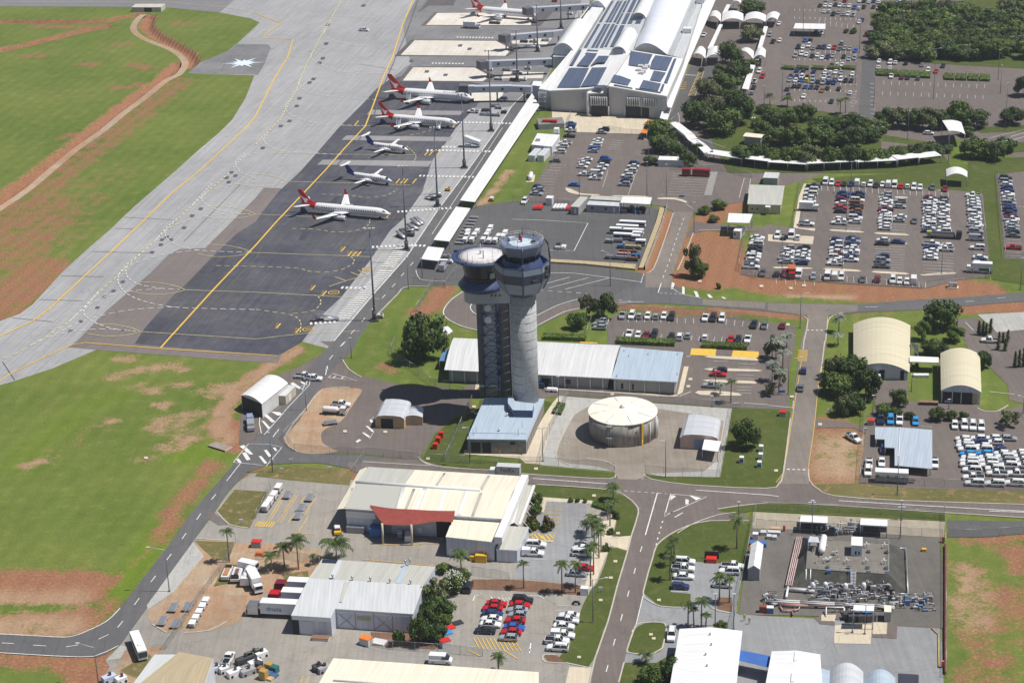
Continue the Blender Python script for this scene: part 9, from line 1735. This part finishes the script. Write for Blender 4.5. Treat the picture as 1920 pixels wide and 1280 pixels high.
bm_=bpy.data.meshes.new('person');V=[(0,0,.95),(0,0,1.2),(0,0,1.42),(0,.02,1.53),(0,.03,1.66),(.1,0,.88),(.13,.04,.48),(.13,0,.08),(.13,.14,.03),(-.1,0,.88),(-.12,-.05,.48),(-.13,-.12,.08),(-.13,.02,.03),(.2,0,1.4),(.27,.02,1.12),(.25,.16,.92),(-.2,0,1.4),(-.28,.0,1.12),(-.26,.1,.88),(.25,.21,.84),(-.26,.14,.8)]
bm_.from_pydata(V,[(0,1),(1,2),(2,3),(3,4),(0,5),(5,6),(6,7),(7,8),(0,9),(9,10),(10,11),(11,12),(2,13),(13,14),(14,15),(2,16),(16,17),(17,18),(15,19),(18,20)],[])
po=bpy.data.objects.new('person',bm_);COL.objects.link(po);sk=po.modifiers.new('s','SKIN');RD=[.14,.14,.15,.055,.105,.09,.065,.045,.045,.09,.065,.045,.045,.065,.05,.038,.065,.05,.038,.035,.035]
for v_,r_ in zip(bm_.skin_vertices[0].data,RD):v_.radius=(r_,r_*.85)
bm_.skin_vertices[0].data[0].use_root=True;sb=po.modifiers.new('b','SUBSURF');sb.levels=1;sb.render_levels=1
bpy.context.view_layer.update();pm=bpy.data.meshes.new_from_object(po.evaluated_get(bpy.context.evaluated_depsgraph_get()));bpy.data.objects.remove(po)
navyc,skinm,hiv=mat('navy_work_clothes',(.03,.04,.08),.8),mat('skin',(.45,.26,.18),.6),mat('hi_vis_yellow',(.62,.62,.04),.6)
pm.materials.clear();pm.materials.append(navyc);pm.materials.append(skinm)
for f_ in pm.polygons:f_.material_index=1 if f_.center.z>1.5 or(abs(f_.center.x)>.2 and f_.center.z<1.15 and f_.center.z>.6)else 0;f_.use_smooth=True
for i,(u,v,a)in enumerate(((1742,812,2.6),(1780,836,-.5))):
 o=bpy.data.objects.new('person',pm);COL.objects.link(o);o.location=G(*A(2,3,u,v)[0],.1);o.rotation_euler=(0,0,a);tag(o,'person in dark work clothes and yellow vest near the compound gate, %s of the two'%('farther','nearer')[i],'person','two workers')
 b=MB();b.ring([[(.19*k_*math.cos(j*.785),.155*k_*math.sin(j*.785),z_)for j in range(8)]for z_,k_ in((.93,1),(1.2,1),(1.42,1.05),(1.47,.6))]);b.build('vest',hiv,o,world=False);b=MB();b.lathe((0,.03,1.66),[(.16,0),(.14,.08),(.05,.13)],10);b.build('hat',hiv,o,world=False)
hm=bpy.data.materials.new('haze_air');hm.use_nodes=True;n=hm.node_tree;n.nodes.clear();vp=n.nodes.new('ShaderNodeVolumePrincipled');vp.inputs['Color'].default_value=(.80,.88,1,1);vp.inputs['Density'].default_value=.00008;vp.inputs['Anisotropy'].default_value=.2
ou=n.nodes.new('ShaderNodeOutputMaterial');n.links.new(vp.outputs[0],ou.inputs['Volume'])
b=MB();b.box((0,1000,-4),24000,26000,250);o=b.build('haze',hm);tag(o,kind='stuff')
sc.cycles.volume_bounces=0
